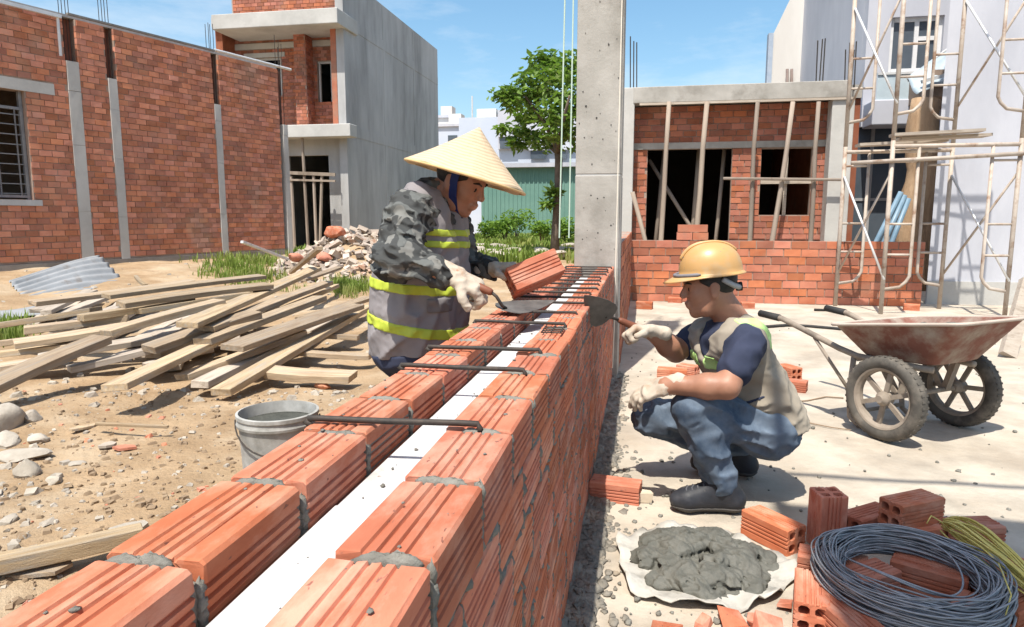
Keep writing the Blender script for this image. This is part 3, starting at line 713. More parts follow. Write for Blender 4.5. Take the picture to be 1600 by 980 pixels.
# ground floor front with its opening and props
GX = xl; gh = [rect(452, 516, 243, 400, CY + .3, GX, -.2)]
gh = [(gh[0][0], gh[0][1], .0, gh[0][3])]
mb = MB(); slab_wall(mb, (GX, CY + .3, -.2), (1, 0, 0), (0, -1, 0), cx - .255 - GX, zb - .14 + .2, .2, gh); mb.build('ground_floor_wall', CONC_D, cb)
for (xa, ya, xb, yb) in ((471, 195, 481, 372), (490, 275, 494, 372), (503, 270, 499, 372), (455, 275, 460, 372)):
    mb = MB(); a, b = ay(xa, ya, CY - .25), ay(xb, yb, CY - .25); b.z = 0; mb.tube([a, b], .05, 6); mb.build('timber_prop', POLE, cb)
mb = MB(); mb.bar(ay(448, 270, CY - .3), ay(524, 273, CY - .3), .05, .1); mb.build('cross_rail', POLE, cb)
mb = MB(); mb.bar(ay(448, 281, CY - .3), ay(524, 283, CY - .3), .05, .06); mb.build('cross_rail', POLE, cb)
for q in range(4): mb = MB(); mb.tube([(fx + .1 + q * .1, CY + 1.3, CTOP - .2), (fx + .1 + q * .1, CY + 1.3, CTOP + .9)], .01, 5); mb.build('starter_bar', STEEL, cb)
# rebar seen above the left wall
# ================================================================== single-storey brick house behind the low wall
HY = 11.6
hx0, hx1 = ay(968, 250, HY).x, ay(1333, 250, HY).x
ht, hb = ay(1150, 131, HY).z, ay(1150, 157, HY).z
hs = thing('brick_house', ((hx0 + hx1) / 2, HY + 2.5, 0), 'unfinished single-storey brick house with concrete beam and dark openings behind the low wall', 'house')
mb = MB(); mb.bb(ay(990, 140, HY).x, ay(1330, 140, HY).x, HY, HY + .3, hb, ht); mb.build('roof_beam', CONC, hs, bevel=.01)
mb = MB(); mb.bb(hx0, ay(990, 250, HY).x - .005, HY + .01, HY + .28, 0, ht + .0); mb.build('column', CONC_L, hs, bevel=.012)
mb = MB(); mb.bb(ay(1296, 250, HY).x, ay(1331, 250, HY).x, HY + .02, HY + .3, 0, hb - .005); mb.build('column', CONC_L, hs, bevel=.012)
mb = MB(); mb.bb(hx0 + .3, hx1 - .05, HY - .015, HY + .02, hb - .035, hb - .002); mb.build('formwork_board', WOOD_G, hs)
WYH = HY + .34; wx0, wx1 = ay(988, 250, WYH).x, ay(1318, 250, WYH).x
Hh = hb - .01
hh = [rect(1010, 1141, 233, 420, WYH, wx0, 0), rect(1188, 1267, 232, 336, WYH, wx0, 0)]; hh[0] = (hh[0][0], hh[0][1], 0, hh[0][3])
hband = (0, wx1 - wx0, hh[0][3], ay(1150, 221, WYH).z)
mb = MB(); slab_wall(mb, (wx0, WYH + .012, 0), (1, 0, 0), (0, -1, 0), wx1 - wx0, Hh, .1, hh); mb.build('mortar_bed', MORTAR_O, hs)
random.seed(9)
bricks(hs, (wx0, WYH, 0), (1, 0, 0), (0, -1, 0), wx1 - wx0, Hh, BRICK_H, course=.098, blen=.21, depth=.05, holes=hh + [hband], rough=.007, pick=lambda c: -c.z if c.z < Hh else 9)
mb = MB(); mb.bb(wx0, wx1, WYH - .02, WYH + .011, hband[2] + .003, hband[3] - .003); mb.build('lintel', CONC, hs)
mb = MB(); mb.bb(wx0 - .2, wx1 + .2, HY + .301, HY + 7, ht - .22, ht - .02); mb.build('roof_slab', CONC, hs)
for (a, b) in ((wx0 - .2, wx0 - .05), (wx1 + .05, wx1 + .2)):
    mb = MB(); mb.bb(a, b, HY + .35, HY + 7, 0, ht - .225); mb.build('side_wall', BRICK_H, hs)
mb = MB(); gx = ay(1225, 280, HY + 7).x
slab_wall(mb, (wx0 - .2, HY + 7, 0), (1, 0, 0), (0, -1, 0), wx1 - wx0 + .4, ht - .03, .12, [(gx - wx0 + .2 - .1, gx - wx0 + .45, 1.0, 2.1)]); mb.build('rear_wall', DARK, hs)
r2 = hh[1]
mb = MB(); mb.bb(wx0 + r2[0], wx0 + r2[1], WYH - .03, WYH + .05, (r2[2] + r2[3]) / 2 - .03, (r2[2] + r2[3]) / 2 + .03); mb.build('window_rail', WOOD_G, hs)
mb = MB(); mb.bb((wx0 * 2 + r2[0] + r2[1]) / 2 - .02, (wx0 * 2 + r2[0] + r2[1]) / 2 + .03, WYH + .02, WYH + .06, r2[2], r2[3]); mb.build('window_post', WOOD_G, hs)
for (px1, n_) in ((985, 3), (1275, 3), (1320, 4)):
    for q in range(n_): mb = MB(); a = ay(px1 + q * 5, 132, HY + .15); mb.tube([a - V((0, 0, .1)), a + V((random.uniform(-.02, .02), 0, random.uniform(.5, .75)))], .010, 5); mb.build('starter_bar', STEEL, hs)
# shoring poles under the beam
for i, (xa, xb, w, lab) in enumerate(((1046, 1034, .055, 'leftmost of the timber props standing in front of the house doorway'), (1104, 1088, .06, 'thick timber prop right of the middle of the house doorway'),
        (1183, 1171, .05, 'timber prop against the brick pier between door and window of the house'), (1240, 1208, .055, 'leaning timber prop crossing the window of the house'), (1279, 1266, .05, 'timber prop just right of the window of the house'))):
    mb = MB(); a = ay(xa, 159, HY - .05); b = ay(xb, 372, HY - .05); d_ = (b - a) / (b.z - a.z); b = a + d_ * (0 - a.z)
    mb.tube([a + d_ * (-a.z * t) * 1 + V((random.uniform(-.012, .012), 0, 0)) for t in (0, .25, .5, .75, 1)], [w * .62, w * .66, w * .7, w * .76, w * .78], 8)
    o = mb.build('timber_prop', POLE, None, smooth=True); tag(o, lab, 'prop', 'timber props under the house beam')
for (xa, ya, xb, yb, lab) in ((1038, 232, 1024, 372, 'thin timber prop inside the left half of the doorway'), (1092, 232, 1080, 372, 'thin timber prop in the middle of the doorway'),
        (1132, 232, 1118, 372, 'thin timber prop at the right jamb of the doorway'), (1014, 250, 1072, 345, 'slanting brace leaning inside the house doorway'), (988, 300, 1006, 372, 'thin stick leaning beside the left column of the house')):
    mb = MB(); a, b = ay(xa, ya, WYH + .5), ay(xb, yb, WYH + .5); d_ = (b - a) / (b.z - a.z); b = a + d_ * (-a.z)
    if 'stick' in lab: a, b = ay(xa, ya, HY - .3), ay(xb, yb, HY - .3); d_ = (b - a) / (b.z - a.z); b = a + d_ * (-a.z)
    mb.tube([a, (a + b) / 2 + V((.01, 0, 0)), b], .035, 7); tag(mb.build('timber_prop', POLE, None, smooth=True), lab, 'prop')
mb = MB(); mb.tube([ay(1130, 279, HY - .12), ay(1220, 280, HY - .12), ay(1322, 281, HY - .12)], .022, 6); tag(mb.build('cross_rail', POLE), 'thin horizontal rail tied across the props in front of the house window', 'rail')

# ================================================================== white buildings on the right
wb = thing('white_building', (6, 22, 0), 'tall pale plastered building behind the brick house', 'building')
mb = MB(); Yb = 19.0
a, b, c, d_ = ay(1205, 130, Yb), ay(1211, 52, Yb), ay(1234, 0, Yb), ay(1250, -60, Yb)
xr_ = ay(1352, 100, Yb).x
mb.prism([V((a.x, Yb, -.2)), V((a.x, Yb, b.z)), V((c.x, Yb, c.z)), V((d_.x, Yb, d_.z + 1.5)), V((xr_, Yb, d_.z + 1.5)), V((xr_, Yb, -.2))], (8 * a.x / Yb + .1, 8, 0)); mb.build('wall', CREAM, wb)
mb = MB(); mb.bb(a.x - .12, a.x - .01, Yb - .05, Yb + .2, 3.2, b.z); mb.build('corner_strip', M('blue_grey_paint', (.30, .36, .44), (.38, .43, .5), rough=.8), wb)
for (px_1, pw, py0, py1) in ((1268, 3, 66, 130), (1276, 3, 66, 130), (1230, 2, 108, 130), (1237, 2, 108, 130), (1322, 5, 45, 125), (1333, 5, 38, 125)):
    mb = MB(); p0_, p1_ = ay(px_1, py0, Yb - .1), ay(px_1, py1 + 30, Yb - .1); mb.tube([p0_, p1_], .035 if pw < 4 else .06, 6); mb.build('standing_rod', M('rod_brown', (.27, .2, .17), (.36, .28, .25), rough=.8), wb)
# its neighbour with windows and balcony
FY = 13.6
wf_ = thing('white_house', (ay(1410, 340, FY).x, FY + 3, 0), 'white rendered house with dark windows and glass balcony behind the scaffold', 'house')
fx0, fx1 = ay(1338, 300, FY).x, ay(1560, 300, FY).x
def fr(px0, px1, py0, py1, Y=FY): return (ay(px0, 200, Y).x - fx0, ay(px1, 200, Y).x - fx0, ay(1400, py1, Y).z + .1, ay(1400, py0, Y).z + .1)
fh = [fr(1381, 1462, 27, 113), fr(1336.5, 1445, 197, 420), fr(1452, 1478, 70, 122)]; fh[1] = (0.0, fh[1][1], .1, fh[1][3])
mb = MB(); slab_wall(mb, (fx0, FY, -.1), (1, 0, 0), (0, -1, 0), fx1 - fx0, 7.5, .25, fh[:2]); mb.build('wall', WHITE, wf_)
mb = MB(); mb.bb(fx0, fx0 + .2, FY + .26, FY + 6, -.1, 7.4); mb.bb(fx1 - .2, fx1, FY + .26, FY + 6, -.1, 7.4); mb.bb(fx0, fx1, FY + 5.9, FY + 6.1, -.1, 7.4); mb.bb(fx0 + .21, fx1 - .21, FY + .26, FY + 5.89, 2.7, 2.9); mb.bb(fx0 + .21, fx1 - .21, FY + .26, FY + 5.89, 7.0, 7.2); mb.build('shell', WHITE, wf_)
w0 = fh[0]; wn_ = MB(); fm = M('white_frame', (.62, .62, .62), (.7, .7, .7), rough=.5, bump=0)
for uu in (w0[0] + .03, w0[0] + (w0[1] - w0[0]) * .52, w0[1] - .03): wn_.bb(fx0 + uu - .035, fx0 + uu + .035, FY + .07, FY + .13, w0[2] - .1, w0[3] - .1)
wn_.bb(fx0 + w0[0] + .07, fx0 + w0[1] - .07, FY + .071, FY + .129, w0[2] - .1, w0[2] - .03); wn_.bb(fx0 + w0[0] + .07, fx0 + w0[1] - .07, FY + .071, FY + .129, w0[3] - .17, w0[3] - .1)
zm = (w0[2] * .38 + w0[3] * .62) - .1; wn_.bb(fx0 + w0[0] + (w0[1] - w0[0]) * .52 + .036, fx0 + w0[1] - .07, FY + .071, FY + .129, zm - .04, zm + .03)
win = wn_.build('window', fm, wf_)
for (ua, ub) in ((w0[0] + .06, w0[0] + (w0[1] - w0[0]) * .52 - .03), (w0[0] + (w0[1] - w0[0]) * .52 + .03, w0[1] - .06)):
    mb = MB(); mb.bb(fx0 + ua, fx0 + ub, FY + .1, FY + .108, w0[2] - .05, w0[3] - .15); mb.build('pane', GLASS, win)
mb = MB(); sl = fr(1340, 1436, 155, 195, FY - .55); mb.bb(fx0 + .02, fx0 + sl[1], FY - .55, FY - .005, sl[2] - .1, sl[3] - .1); mb.build('balcony_slab', WHITE, wf_, bevel=.02)
gl = fr(1365, 1432, 117, 157, FY - .5); mb = MB(); mb.bb(fx0 + gl[0], fx0 + gl[1], FY - .52, FY - .505, gl[2] - .1, gl[3] - .1); mb.build('balcony_glass', M('balcony_glass', (.42, .50, .54), (.5, .58, .62), rough=.15, bump=0, spec=.5), wf_)
mb = MB(); mb.bb(fx0 + gl[0], fx0 + gl[1], FY - .54, FY - .48, gl[3] - .099, gl[3] - .06); mb.build('handrail', GALV, wf_)
# shop front under the balcony
sh = fh[1]; mb = MB()
for uu in (.25, .62, sh[1] - .1): mb.bb(fx0 + uu - .03, fx0 + uu + .03, FY + .12, FY + .17, 0, sh[3] - .1)
mb.bb(fx0 + .02, fx0 + sh[1] - .02, FY + .121, FY + .169, 1.35, 1.40); mb.build('shop_frame', M('grey_frame', (.30, .30, .31), (.36, .36, .36), rough=.5, bump=0), wf_)
mb = MB(); mb.bb(fx0 + .01, fx0 + sh[1] - .01, FY + .14, FY + .15, 0, sh[3] - .1); mb.build('shop_glass', GLASS, wf_)
# awning of pale sheet over its right corner, with a bracket beam
aw = thing('awning', tuple(ay(1480, 150, 12.4)), 'crumpled pale blue plastic awning hanging beside the brown board', 'awning')
mb = MB(); P = [ay(1418, 122, 12.2), ay(1508, 62, 12.6), ay(1510, 112, 12.0), ay(1432, 150, 11.9)]; vs = []; fs = []
for i in range(17):
    for k in range(9):
        s_, t_ = i / 16, k / 8; p = (P[0] * (1 - s_) + P[1] * s_) * (1 - t_) + (P[3] * (1 - s_) + P[2] * s_) * t_
        vs.append(p + V((0, .03 * math.sin(9 * s_ + 4 * t_), .02 * math.sin(7 * t_ + 5 * s_) + .012 * math.sin(21 * s_))))
for i in range(16):
    for k in range(8): fs.append((i * 9 + k, (i + 1) * 9 + k, (i + 1) * 9 + k + 1, i * 9 + k + 1))
mb.add(vs, fs); o = mb.build('sheet', M('pale_blue_plastic', (.30, .37, .42), (.42, .48, .52), (.52, .55, .56), scale=3, rough=.35, s3=5), aw, smooth=True); o.modifiers.new('t', 'SOLIDIFY').thickness = .01
mb = MB(); mb.bar(ay(1420, 125, 12.3), ay(1512, 55, 12.7), .06, .06); mb.bar(ay(1440, 128, 11.9), ay(1512, 108, 12.0), .05, .05); mb.build('edge_bar', GALV, aw)
mb = MB(); mb.bb(ay(1436, 150, 12.6).x, ay(1520, 150, 12.6).x, 12.1, 13.55, ay(1470, 158, 12.6).z, ay(1470, 118, 12.6).z); mb.build('beam', M('brown_beam', (.22, .16, .12), (.3, .22, .17), rough=.85), aw)
# brown board post under it
mb = MB(); bt0, bt1 = ay(1445, 156, 11.2), ay(1474, 156, 11.2); bb0, bb1 = ay(1420, 400, 11.2), ay(1460, 400, 11.2)
zt_ = bt0.z; q0, q1 = ay(1418, 440, 11.2), ay(1456, 440, 11.2)
mb.prism([V((bt0.x, 11.2, zt_)), V((bt1.x, 11.2, zt_)), V((q1.x, 11.0, 0)), V((q0.x - .05, 11.0, 0))], (.04, .35, 0)); mb = MB(); rp_ = random.Random(3); top_, bot_ = (bt0 + bt1) / 2 - V((.10, 0, 0)), V(((q0.x + q1.x) / 2 - .14, 11.1, 0)); pts_ = [bot_ + (top_ - bot_) * (k / 14) + V((.03 * math.sin(k * .9), 0, 0)) for k in range(15)]
mb.tube(pts_, [.27 - .006 * k + rp_.uniform(-.02, .02) for k in range(15)], 18); o = mb.build('wooden_post', M('brown_bark', (.33, .21, .12), (.46, .32, .20), (.20, .13, .08), scale=5, rough=.9, bump=.9, bscale=18, bdist=.03, stretch=(1, 1, .25)), smooth=True)
tag(o, 'thick rough brown trunk-like post standing behind the scaffold, under the awning', 'post')
mb = MB()
for (xa, ya, xb, yb, wh) in ((1408, 300, 1372, 372, 'leftmost'), (1414, 305, 1384, 372, 'middle'), (1420, 310, 1396, 372, 'rightmost')):
    mb2 = MB(); a, b = ay(xa, ya, 10.4), ay(xb, yb, 10.4); d_ = (b - a) / (b.z - a.z); b = a + d_ * (-a.z); mb2.tube([a, b], .035, 8)
    tag(mb2.build('plastic_pipe', M('blue_pipe', (.13, .22, .30), (.20, .29, .37), rough=.4, bump=0), smooth=True), wh + ' of three blue-grey plastic pipes leaning behind the low wall', 'pipe', 'pipes leaning behind the low wall')
# near white wall with the scaffold in front
NY = 9.25
nw = thing('white_wall', (ay(1540, 340, NY).x, NY, 0), 'large white rendered house wall behind the scaffold on the right', 'building')
nx0 = ay(1452, 400, NY).x
mb = MB(); mb.prism([V((nx0, NY, -.05)), V((nx0 + 6, NY, -.05)), V((nx0 + 6, NY + 3, -.05)), V((nx0 + 1.55, NY + 3, -.05))], (0, 0, 6.55)); mb.build('wall', WHITE, nw)
mb = MB(); mb.bb(nx0 + .003, nx0 + 6, NY - .02, NY + .02, -.04, .28); mb.build('skirting', CONC_L, nw)

# ================================================================== scaffold: two frames side by side, two lifts, cross braces
A = V((ay(1305, 478, 8.78).x, 8.78, 0)); C_ = V((ay(1467, 484, 8.72).x, 8.72, 0)); B = V((ay(1376, 490, 8.15).x, 8.15, 0)); D_ = V((ay(1570, 490, 8.15).x, 8.15, 0))
LH = 1.86; Z = V((0, 0, 1))
scf = thing('scaffold', tuple((A + B + C_ + D_) / 4), 'two-lift tubular steel scaffold standing in front of the white wall', 'scaffold')
def scaffold_frame(a, b, z0, h):
    """walk-through frame between outer legs a and b"""
    a = V((a.x, a.y, z0)); b = V((b.x, b.y, z0)); d_ = (b - a).normalized()
    mb = MB(); mb.tube([a + Z * (h - .06), b + Z * (h - .06)], .022, 8); t = mb.build('frame', PAINTED, scf, smooth=True)
    for p in (a, b):
        mb = MB(); mb.tube([p, p + Z * h], .024, 8); mb.build('leg', PAINTED, t, smooth=True)
    for p, s_ in ((a, d_), (b, -d_)):
        i0 = p + s_ * .26
        mb = MB(); mb.tube([i0 + Z * (h - .06), i0 + Z * .42, i0 + Z * .36 - s_ * .03, i0 + Z * .30 - s_ * .09, p + Z * .27], .018, 8); mb.build('inner_leg', PAINTED, t, smooth=True)
        for q in (.45, .78, h - .42):
            mb = MB(); mb.tube([p + Z * (q + .2), i0 + Z * (q + .2)], .013, 6); mb.build('rung', PAINTED, t, smooth=True)
for k in range(2):
    scaffold_frame(A, C_, k * LH, LH); scaffold_frame(B, D_, k * LH, LH); z0 = k * LH
    for (p, q) in ((A, B), (C_, D_)):
        for (za, zb_, mat) in ((1.52, .38, GALV), (.38, 1.52, PAINTED)):
            mb = MB(); off = V((0, -.03, 0)) if mat is GALV else V((0, .01, 0)); mb.tube([p + Z * (z0 + za) + off, q + Z * (z0 + zb_) + off], .013, 7); mb.build('cross_brace', mat, scf, smooth=True)
for i, (pa, pb, w, lab) in enumerate(((ay(1338, 252, 8.6), ay(1475, 238, 8.6), .2, 'pale scaffold plank sticking out to the left over the low wall'), (ay(1400, 250, 8.35), ay(1540, 240, 8.4), .22, 'brown scaffold plank lying across the platform on the right'), (ay(1390, 256, 8.2), ay(1530, 252, 8.2), .18, 'scaffold plank along the front edge of the platform'))):
    mb = MB(); z = LH + .0; pa.z = LH - .0 + .03 * i; pb.z = LH + .03 + .03 * i; mb.bar(pa, pb, w, .03); tag(mb.build('scaffold_plank', WOOD_G), lab, 'plank', 'scaffold planks')
mb = MB(); mb.tube([ay(1330, 255, 8.12), ay(1615, 239, 8.12)], .022, 8); mb.build('ledger', PAINTED, scf, smooth=True)
mb = MB(); mb.bar(gp(1574, 556, .02), ay(1606, 440, 6.1), .11, .05, up=(0, 1, 0)); tag(mb.build('leaning_board', WOOD_G), 'wooden board leaning at the right edge behind the wheelbarrow', 'board')

# ================================================================== far background
green = thing('green_shed', (ay(820, 340, 38).x, 38, 0), 'green metal shed wall with pale eaves behind the tree', 'building')
gx0, gx1 = ay(752, 300, 38).x, ay(905, 300, 38).x
mb = MB(); gz = ay(820, 262, 38).z; mb.bb(gx0, gx1 + 4, 38, 42, -.3, gz); mb.build('wall', M('green_sheet', (.12, .24, .20), (.16, .29, .24), scale=1, rough=.7, bump=0), green)
mb = MB()
for k in range(40): x = gx0 + (gx1 + 4 - gx0) * (k + .5) / 40; mb.bb(x - .03, x + .03, 37.96, 38.0, -.2, gz - .1)
r_ = mb.build('sheet_rib', MATS['green_sheet'], green); r_['kind'] = 'stuff'
mb = MB(); mb.bb(gx0 - .2, gx1 + 4.2, 37.6, 42, gz, gz + .22); mb.build('eaves', WHITE, green)
bl = thing('blue_grey_building', (ay(780, 300, 46).x, 46, 0), 'pale blue-grey flat-roofed house behind the green shed', 'building')
BG = M('blue_grey_render', (.44, .49, .58), (.52, .56, .63), scale=.4, rough=.85, bump=0)
b0, b1 = ay(718, 300, 46).x, ay(905, 300, 46).x; bz = ay(800, 182, 46).z
mb = MB(); mb.bb(b0, b1 + 2, 46, 54, -.3, bz); mb.build('wall', BG, bl)
mb = MB(); mb.bb(ay(778, 250, 45.7).x, b1 + 2, 45.7, 46, ay(800, 233, 45.7).z, ay(800, 206, 45.7).z + 1.4); mb.build('upper_block', WHITE, bl)
for (xa, xb, ya, yb) in ((781, 806, 214, 232), (829, 853, 236, 249), (868, 884, 236, 249)):
    mb = MB(); mb.bb(ay(xa, 250, 45.6).x, ay(xb, 250, 45.6).x, 45.62, 45.69, ay(800, yb, 45.6).z, ay(800, ya, 45.6).z); w_ = mb.build('window', GLASS, bl)
    mb = MB(); x0_, x1_ = ay(xa, 250, 45.6).x, ay(xb, 250, 45.6).x; mb.bb(x0_ - .1, x1_ + .1, 45.5, 45.69, ay(800, ya, 45.6).z + .01, ay(800, ya, 45.6).z + .2); mb.build('hood', WHITE, w_)
mb = MB(); mb.bb(ay(745, 180, 47).x, ay(775, 180, 47).x, 47, 50, bz, ay(760, 170, 47).z); mb.bb(ay(778, 180, 47).x, ay(800, 180, 47).x, 47, 50, bz, ay(760, 176, 47).z); mb.build('roof_tank_room', CREAM, bl)
for k, (xa, xb, yt, Yd, lab) in enumerate(((680, 708, 184, 70, 'white rooftop building far behind the concrete building'), (696, 722, 198, 64, 'low pale house peeping out beside the far concrete building'))):
    t = thing('far_building', (ay(xa, 300, Yd).x, Yd, 0), lab, 'building'); x0_, x1_, zt2 = ay(xa, 300, Yd).x - 4, ay(xb, 300, Yd).x, ay(700, yt, Yd).z
    mb = MB(); mb.bb(x0_, x1_, Yd, Yd + 8, -.5, zt2); mb.build('wall', (CREAM, BG)[k], t)
    mb = MB(); mb.bb(x0_ - .2, x1_ + .2, Yd - .2, Yd + 8.2, zt2, zt2 + .25); mb.build('parapet', WHITE, t)
    mb = MB(); mb.bb(x1_ - 1.5, x1_ - .3, Yd + 1, Yd + 2.4, zt2 + .25, zt2 + 1.3); mb.build('water_tank_room', CREAM, t)
    mb = MB(); mb.bb(x1_ - 1.3, x1_ - .4, Yd - .05, Yd - .01, zt2 - 1.9, zt2 - .8); mb.build('window', GLASS, t)
mb = MB(); p_ = ay(738, 180, 60); mb.tube([p_ - V((0, 0, 8)), p_ + V((0, 0, 1.6))], .07, 6); tag(mb.build('roof_mast', GALV), 'thin mast rising over the roofs left of the tree', 'mast')
# ================================================================== timber pile
random.seed(21)
def plank(p1, p2, w, t, label, mat=WOOD, roll=0.0, group='planks in the timber pile'):
    a, b = V(p1), V(p2); d_, sd, u = frame(b - a)
    if roll: qn = Quaternion(d_, roll); sd = qn @ sd; u = qn @ u
    L_ = (b - a).length; mb = MB(); n = 6; vs = []; bow = random.uniform(-.012, .012); tw = random.uniform(-.05, .05)
    for i in range(n + 1):
        s_ = i / n; x = (s_ - .5) * L_
        for (y_, z_) in ((-w / 2, -t / 2), (w / 2, -t / 2), (w / 2, t / 2), (-w / 2, t / 2)):
            c_, s2 = math.cos(tw * (s_ - .5)), math.sin(tw * (s_ - .5))
            vs.append((x + (random.uniform(-.006, .006) if i in (0, n) else 0), y_ * c_ - z_ * s2 + bow * math.sin(math.pi * s_), y_ * s2 + z_ * c_ + bow * .5 * math.sin(math.pi * s_)))
    fs = [(0, 1, 2, 3), tuple(n * 4 + k for k in (3, 2, 1, 0))]
    for i in range(n):
        for k in range(4): fs.append((i * 4 + k, (i + 1) * 4 + k, (i + 1) * 4 + (k + 1) % 4, i * 4 + (k + 1) % 4))
    mb.add(vs, fs); me = mb.mesh('plank'); me.materials.append(mat)
    o = bpy.data.objects.new('plank', me); o.matrix_world = Matrix.Translation((a + b) / 2) @ Matrix((d_, sd, u)).transposed().to_4x4()
    link(o); bv = o.modifiers.new('bevel', 'BEVEL'); bv.width = .003; bv.segments = 1
    return tag(o, label, 'plank', group)
# (near end px, height, far end px, height, width, thickness, label)
PL = [
 (178, 606, .14, 520, 447, .30, .13, .04, 'long plank whose near end juts out lowest at the front of the timber pile'),
 (345, 613, .03, 573, 480, .20, .11, .045, 'pale square-edged plank along the right edge of the timber pile'),
 (284, 590, .05, 470, 520, .16, .11, .04, 'plank second from the right edge at the front of the pile'),
 (312, 601, .04, 560, 478, .12, .10, .045, 'grey-brown plank tucked just left of the right edge plank'),
 (362, 544, .20, 556, 478, .27, .15, .04, 'broad yellowish plank on the upper right of the timber pile'),
 (316, 534, .22, 500, 466, .32, .12, .05, 'thick pale beam end in the middle right of the timber pile'),
 (322, 514, .28, 512, 442, .38, .11, .04, 'plank lying next above the thick pale beam'),
 (292, 508, .34, 492, 420, .48, .13, .04, 'topmost slanting plank on the crest of the timber pile'),
 (165, 522, .28, 345, 472, .40, .12, .05, 'long plank across the middle left of the timber pile'),
 (232, 546, .19, 400, 490, .32, .12, .05, 'short-looking plank end below the crest of the pile'),
 (188, 476, .42, 420, 446, .46, .12, .04, 'upper of the two flat planks lying level at the back of the pile'),
 (165, 463, .44, 410, 432, .48, .11, .035, 'highest plank at the back left of the timber pile'),
 (-30, 612, .10, 160, 530, .26, .14, .05, 'long plank reaching out of the photo at the lower left of the pile'),
 (108, 577, .10, 260, 540, .18, .12, .04, 'dark-shaded plank end under the left half of the pile'),
 (-25, 512, .18, 150, 484, .34, .12, .045, 'plank at the left edge with a pale top, upper row'),
 (50, 474, .36, 300, 440, .42, .11, .04, 'plank in front of the flat roofing sheet, back of the pile'),
 (125, 497, .33, 300, 470, .38, .11, .05, 'square beam end left of the middle of the timber pile'),
 (22, 538, .20, 200, 510, .26, .12, .04, 'flat plank left of the pile with its near end in the sun'),
 (-25, 540, .14, 140, 515, .22, .11, .04, 'plank at the left edge, second row'),
 (38, 516, .26, 200, 496, .30, .12, .05, 'thick short plank under the upper left planks'),
 (-25, 556, .10, 120, 540, .16, .11, .04, 'plank at the left edge, third row'),
 (-20, 578, .06, 120, 556, .10, .11, .04, 'plank at the left edge, lowest row above the ground'),
 (420, 581, .04, 552, 589, .03, .12, .05, 'single plank lying flat beside the pile towards the mason'),
 (470, 551, .05, 580, 557, .04, .09, .035, 'thin plank behind the single flat plank near the mason'),
 (440, 522, .10, 560, 528, .06, .10, .04, 'plank poking out of the right side of the pile'),
 (470, 438, .34, 530, 418, .30, .10, .03, 'plank end poking out at the back of the pile towards the rubble'),
 (215, 487, .36, 390, 460, .40, .10, .04, 'plank wedged between the crest and the level back planks'),
 (470, 500, .16, 575, 466, .16, .10, .04, 'plank parallel to the right edge, further back'),
 (60, 560, .12, 240, 530, .18, .12, .04, 'shaded plank inside the left half of the pile'),
 (225, 572, .08, 330, 545, .14, .11, .04, 'shaded plank inside the front of the pile'),
]
for i, (xa, ya, za, xb, yb, zb2, w, t, lab) in enumerate(PL):
    a, b = gp(xa, ya, za), gp(xb, yb, zb2)
    L_ = (b - a).length
    if L_ > 4.2: b = a + (b - a) * (4.2 / L_)
    plank(a, b, w * 1.15, t * 1.0, lab, WOOD if i not in (3, 13, 28, 29) else WOOD_G, roll=random.uniform(-.12, .12))
for i in range(24):                                # buried planks carrying the ones on top
    s_ = random.random(); c = V((-3.5 - 2.4 * s_ + random.uniform(-.3, .3), 5.0 + .9 * s_ + random.uniform(-.2, .6), 0)); a_ = math.radians(random.uniform(98, 128))
    d_ = V((math.cos(a_), math.sin(a_), random.uniform(-.005, .02))); z = .03 + .042 * (i % 5) ; L_ = random.uniform(1.5, 2.1)
    c.z = float(hz(c.x, c.y)) + z
    plank(c - d_ * L_ / 2, c + d_ * L_ / 2, random.uniform(.09, .14), .04, 'shaded plank buried deep inside the timber pile', WOOD_G, roll=random.uniform(-.1, .1), group='planks buried in the timber pile')
plank(gp(-60, 893, .03), gp(222, 832, .03), .06, .05, 'single plank lying alone on the ground at the lower left', group='loose planks')
plank(gp(150, 662, .02), gp(262, 667, .02), .02, .015, 'short thin stick lying on the bare ground near the bucket', group='loose planks')
o = plank(ay(378, 378, 9.6), gp(470, 413, .22), .05, .04, 'pale pole slanting down from the brick wall to the pile', GALV, group='loose planks')
plank(gp(212, 432, .4), gp(228, 446, .35), .04, .03, 'short pale stick poking up behind the timber pile', group='loose planks')
plank(gp(455, 426, .3), gp(500, 388, .75), .06, .04, 'plank propped on the rubble heap', group='loose planks')

# ================================================================== stones and debris on the bare ground
STONE = M('pale_stone', (.30, .26, .21), (.44, .395, .33), (.24, .20, .16), scale=8, rough=.9, bump=.6, bscale=50, bdist=.008, rnd=.15)
def stone(c, size, seed, label, mat=STONE, flat=1.0, grp='stones on the bare ground'):
    bm = bmesh.new(); bmesh.ops.create_icosphere(bm, subdivisions=3, radius=1); r = random.Random(seed)
    off = r.uniform(0, 99); pl = [V((r.gauss(0, 1), r.gauss(0, 1), r.gauss(0, 1))).normalized() for _ in range(9)]
    for v in bm.verts:
        p = v.co.copy(); k = 1.0
        for n_ in pl:
            dd = p.dot(n_)
            if dd > .72: p -= n_ * (dd - .72)
        q = 1 + .08 * float(vnoise(p.x * 2.5 + off, p.y * 2.5, p.z * 2.5)); v.co = V((p.x * size[0], p.y * size[1], p.z * size[2] * flat)) * q
    me = bpy.data.meshes.new('stone'); bm.to_mesh(me); bm.free()
    me.transform(Matrix.Translation(V(c)) @ Euler((r.uniform(-.2, .2), r.uniform(-.2, .2), r.uniform(0, 6))).to_matrix().to_4x4())
    o = new_obj('stone', me, mat, None, True); me.set_sharp_from_angle(angle=math.radians(30)); return tag(o, label, 'stone', grp)
def onground(px, py): 
    p = gp(px, py, 0)
    for _ in range(6): p = gp(px, py, float(hz(p.x, p.y)))
    return p
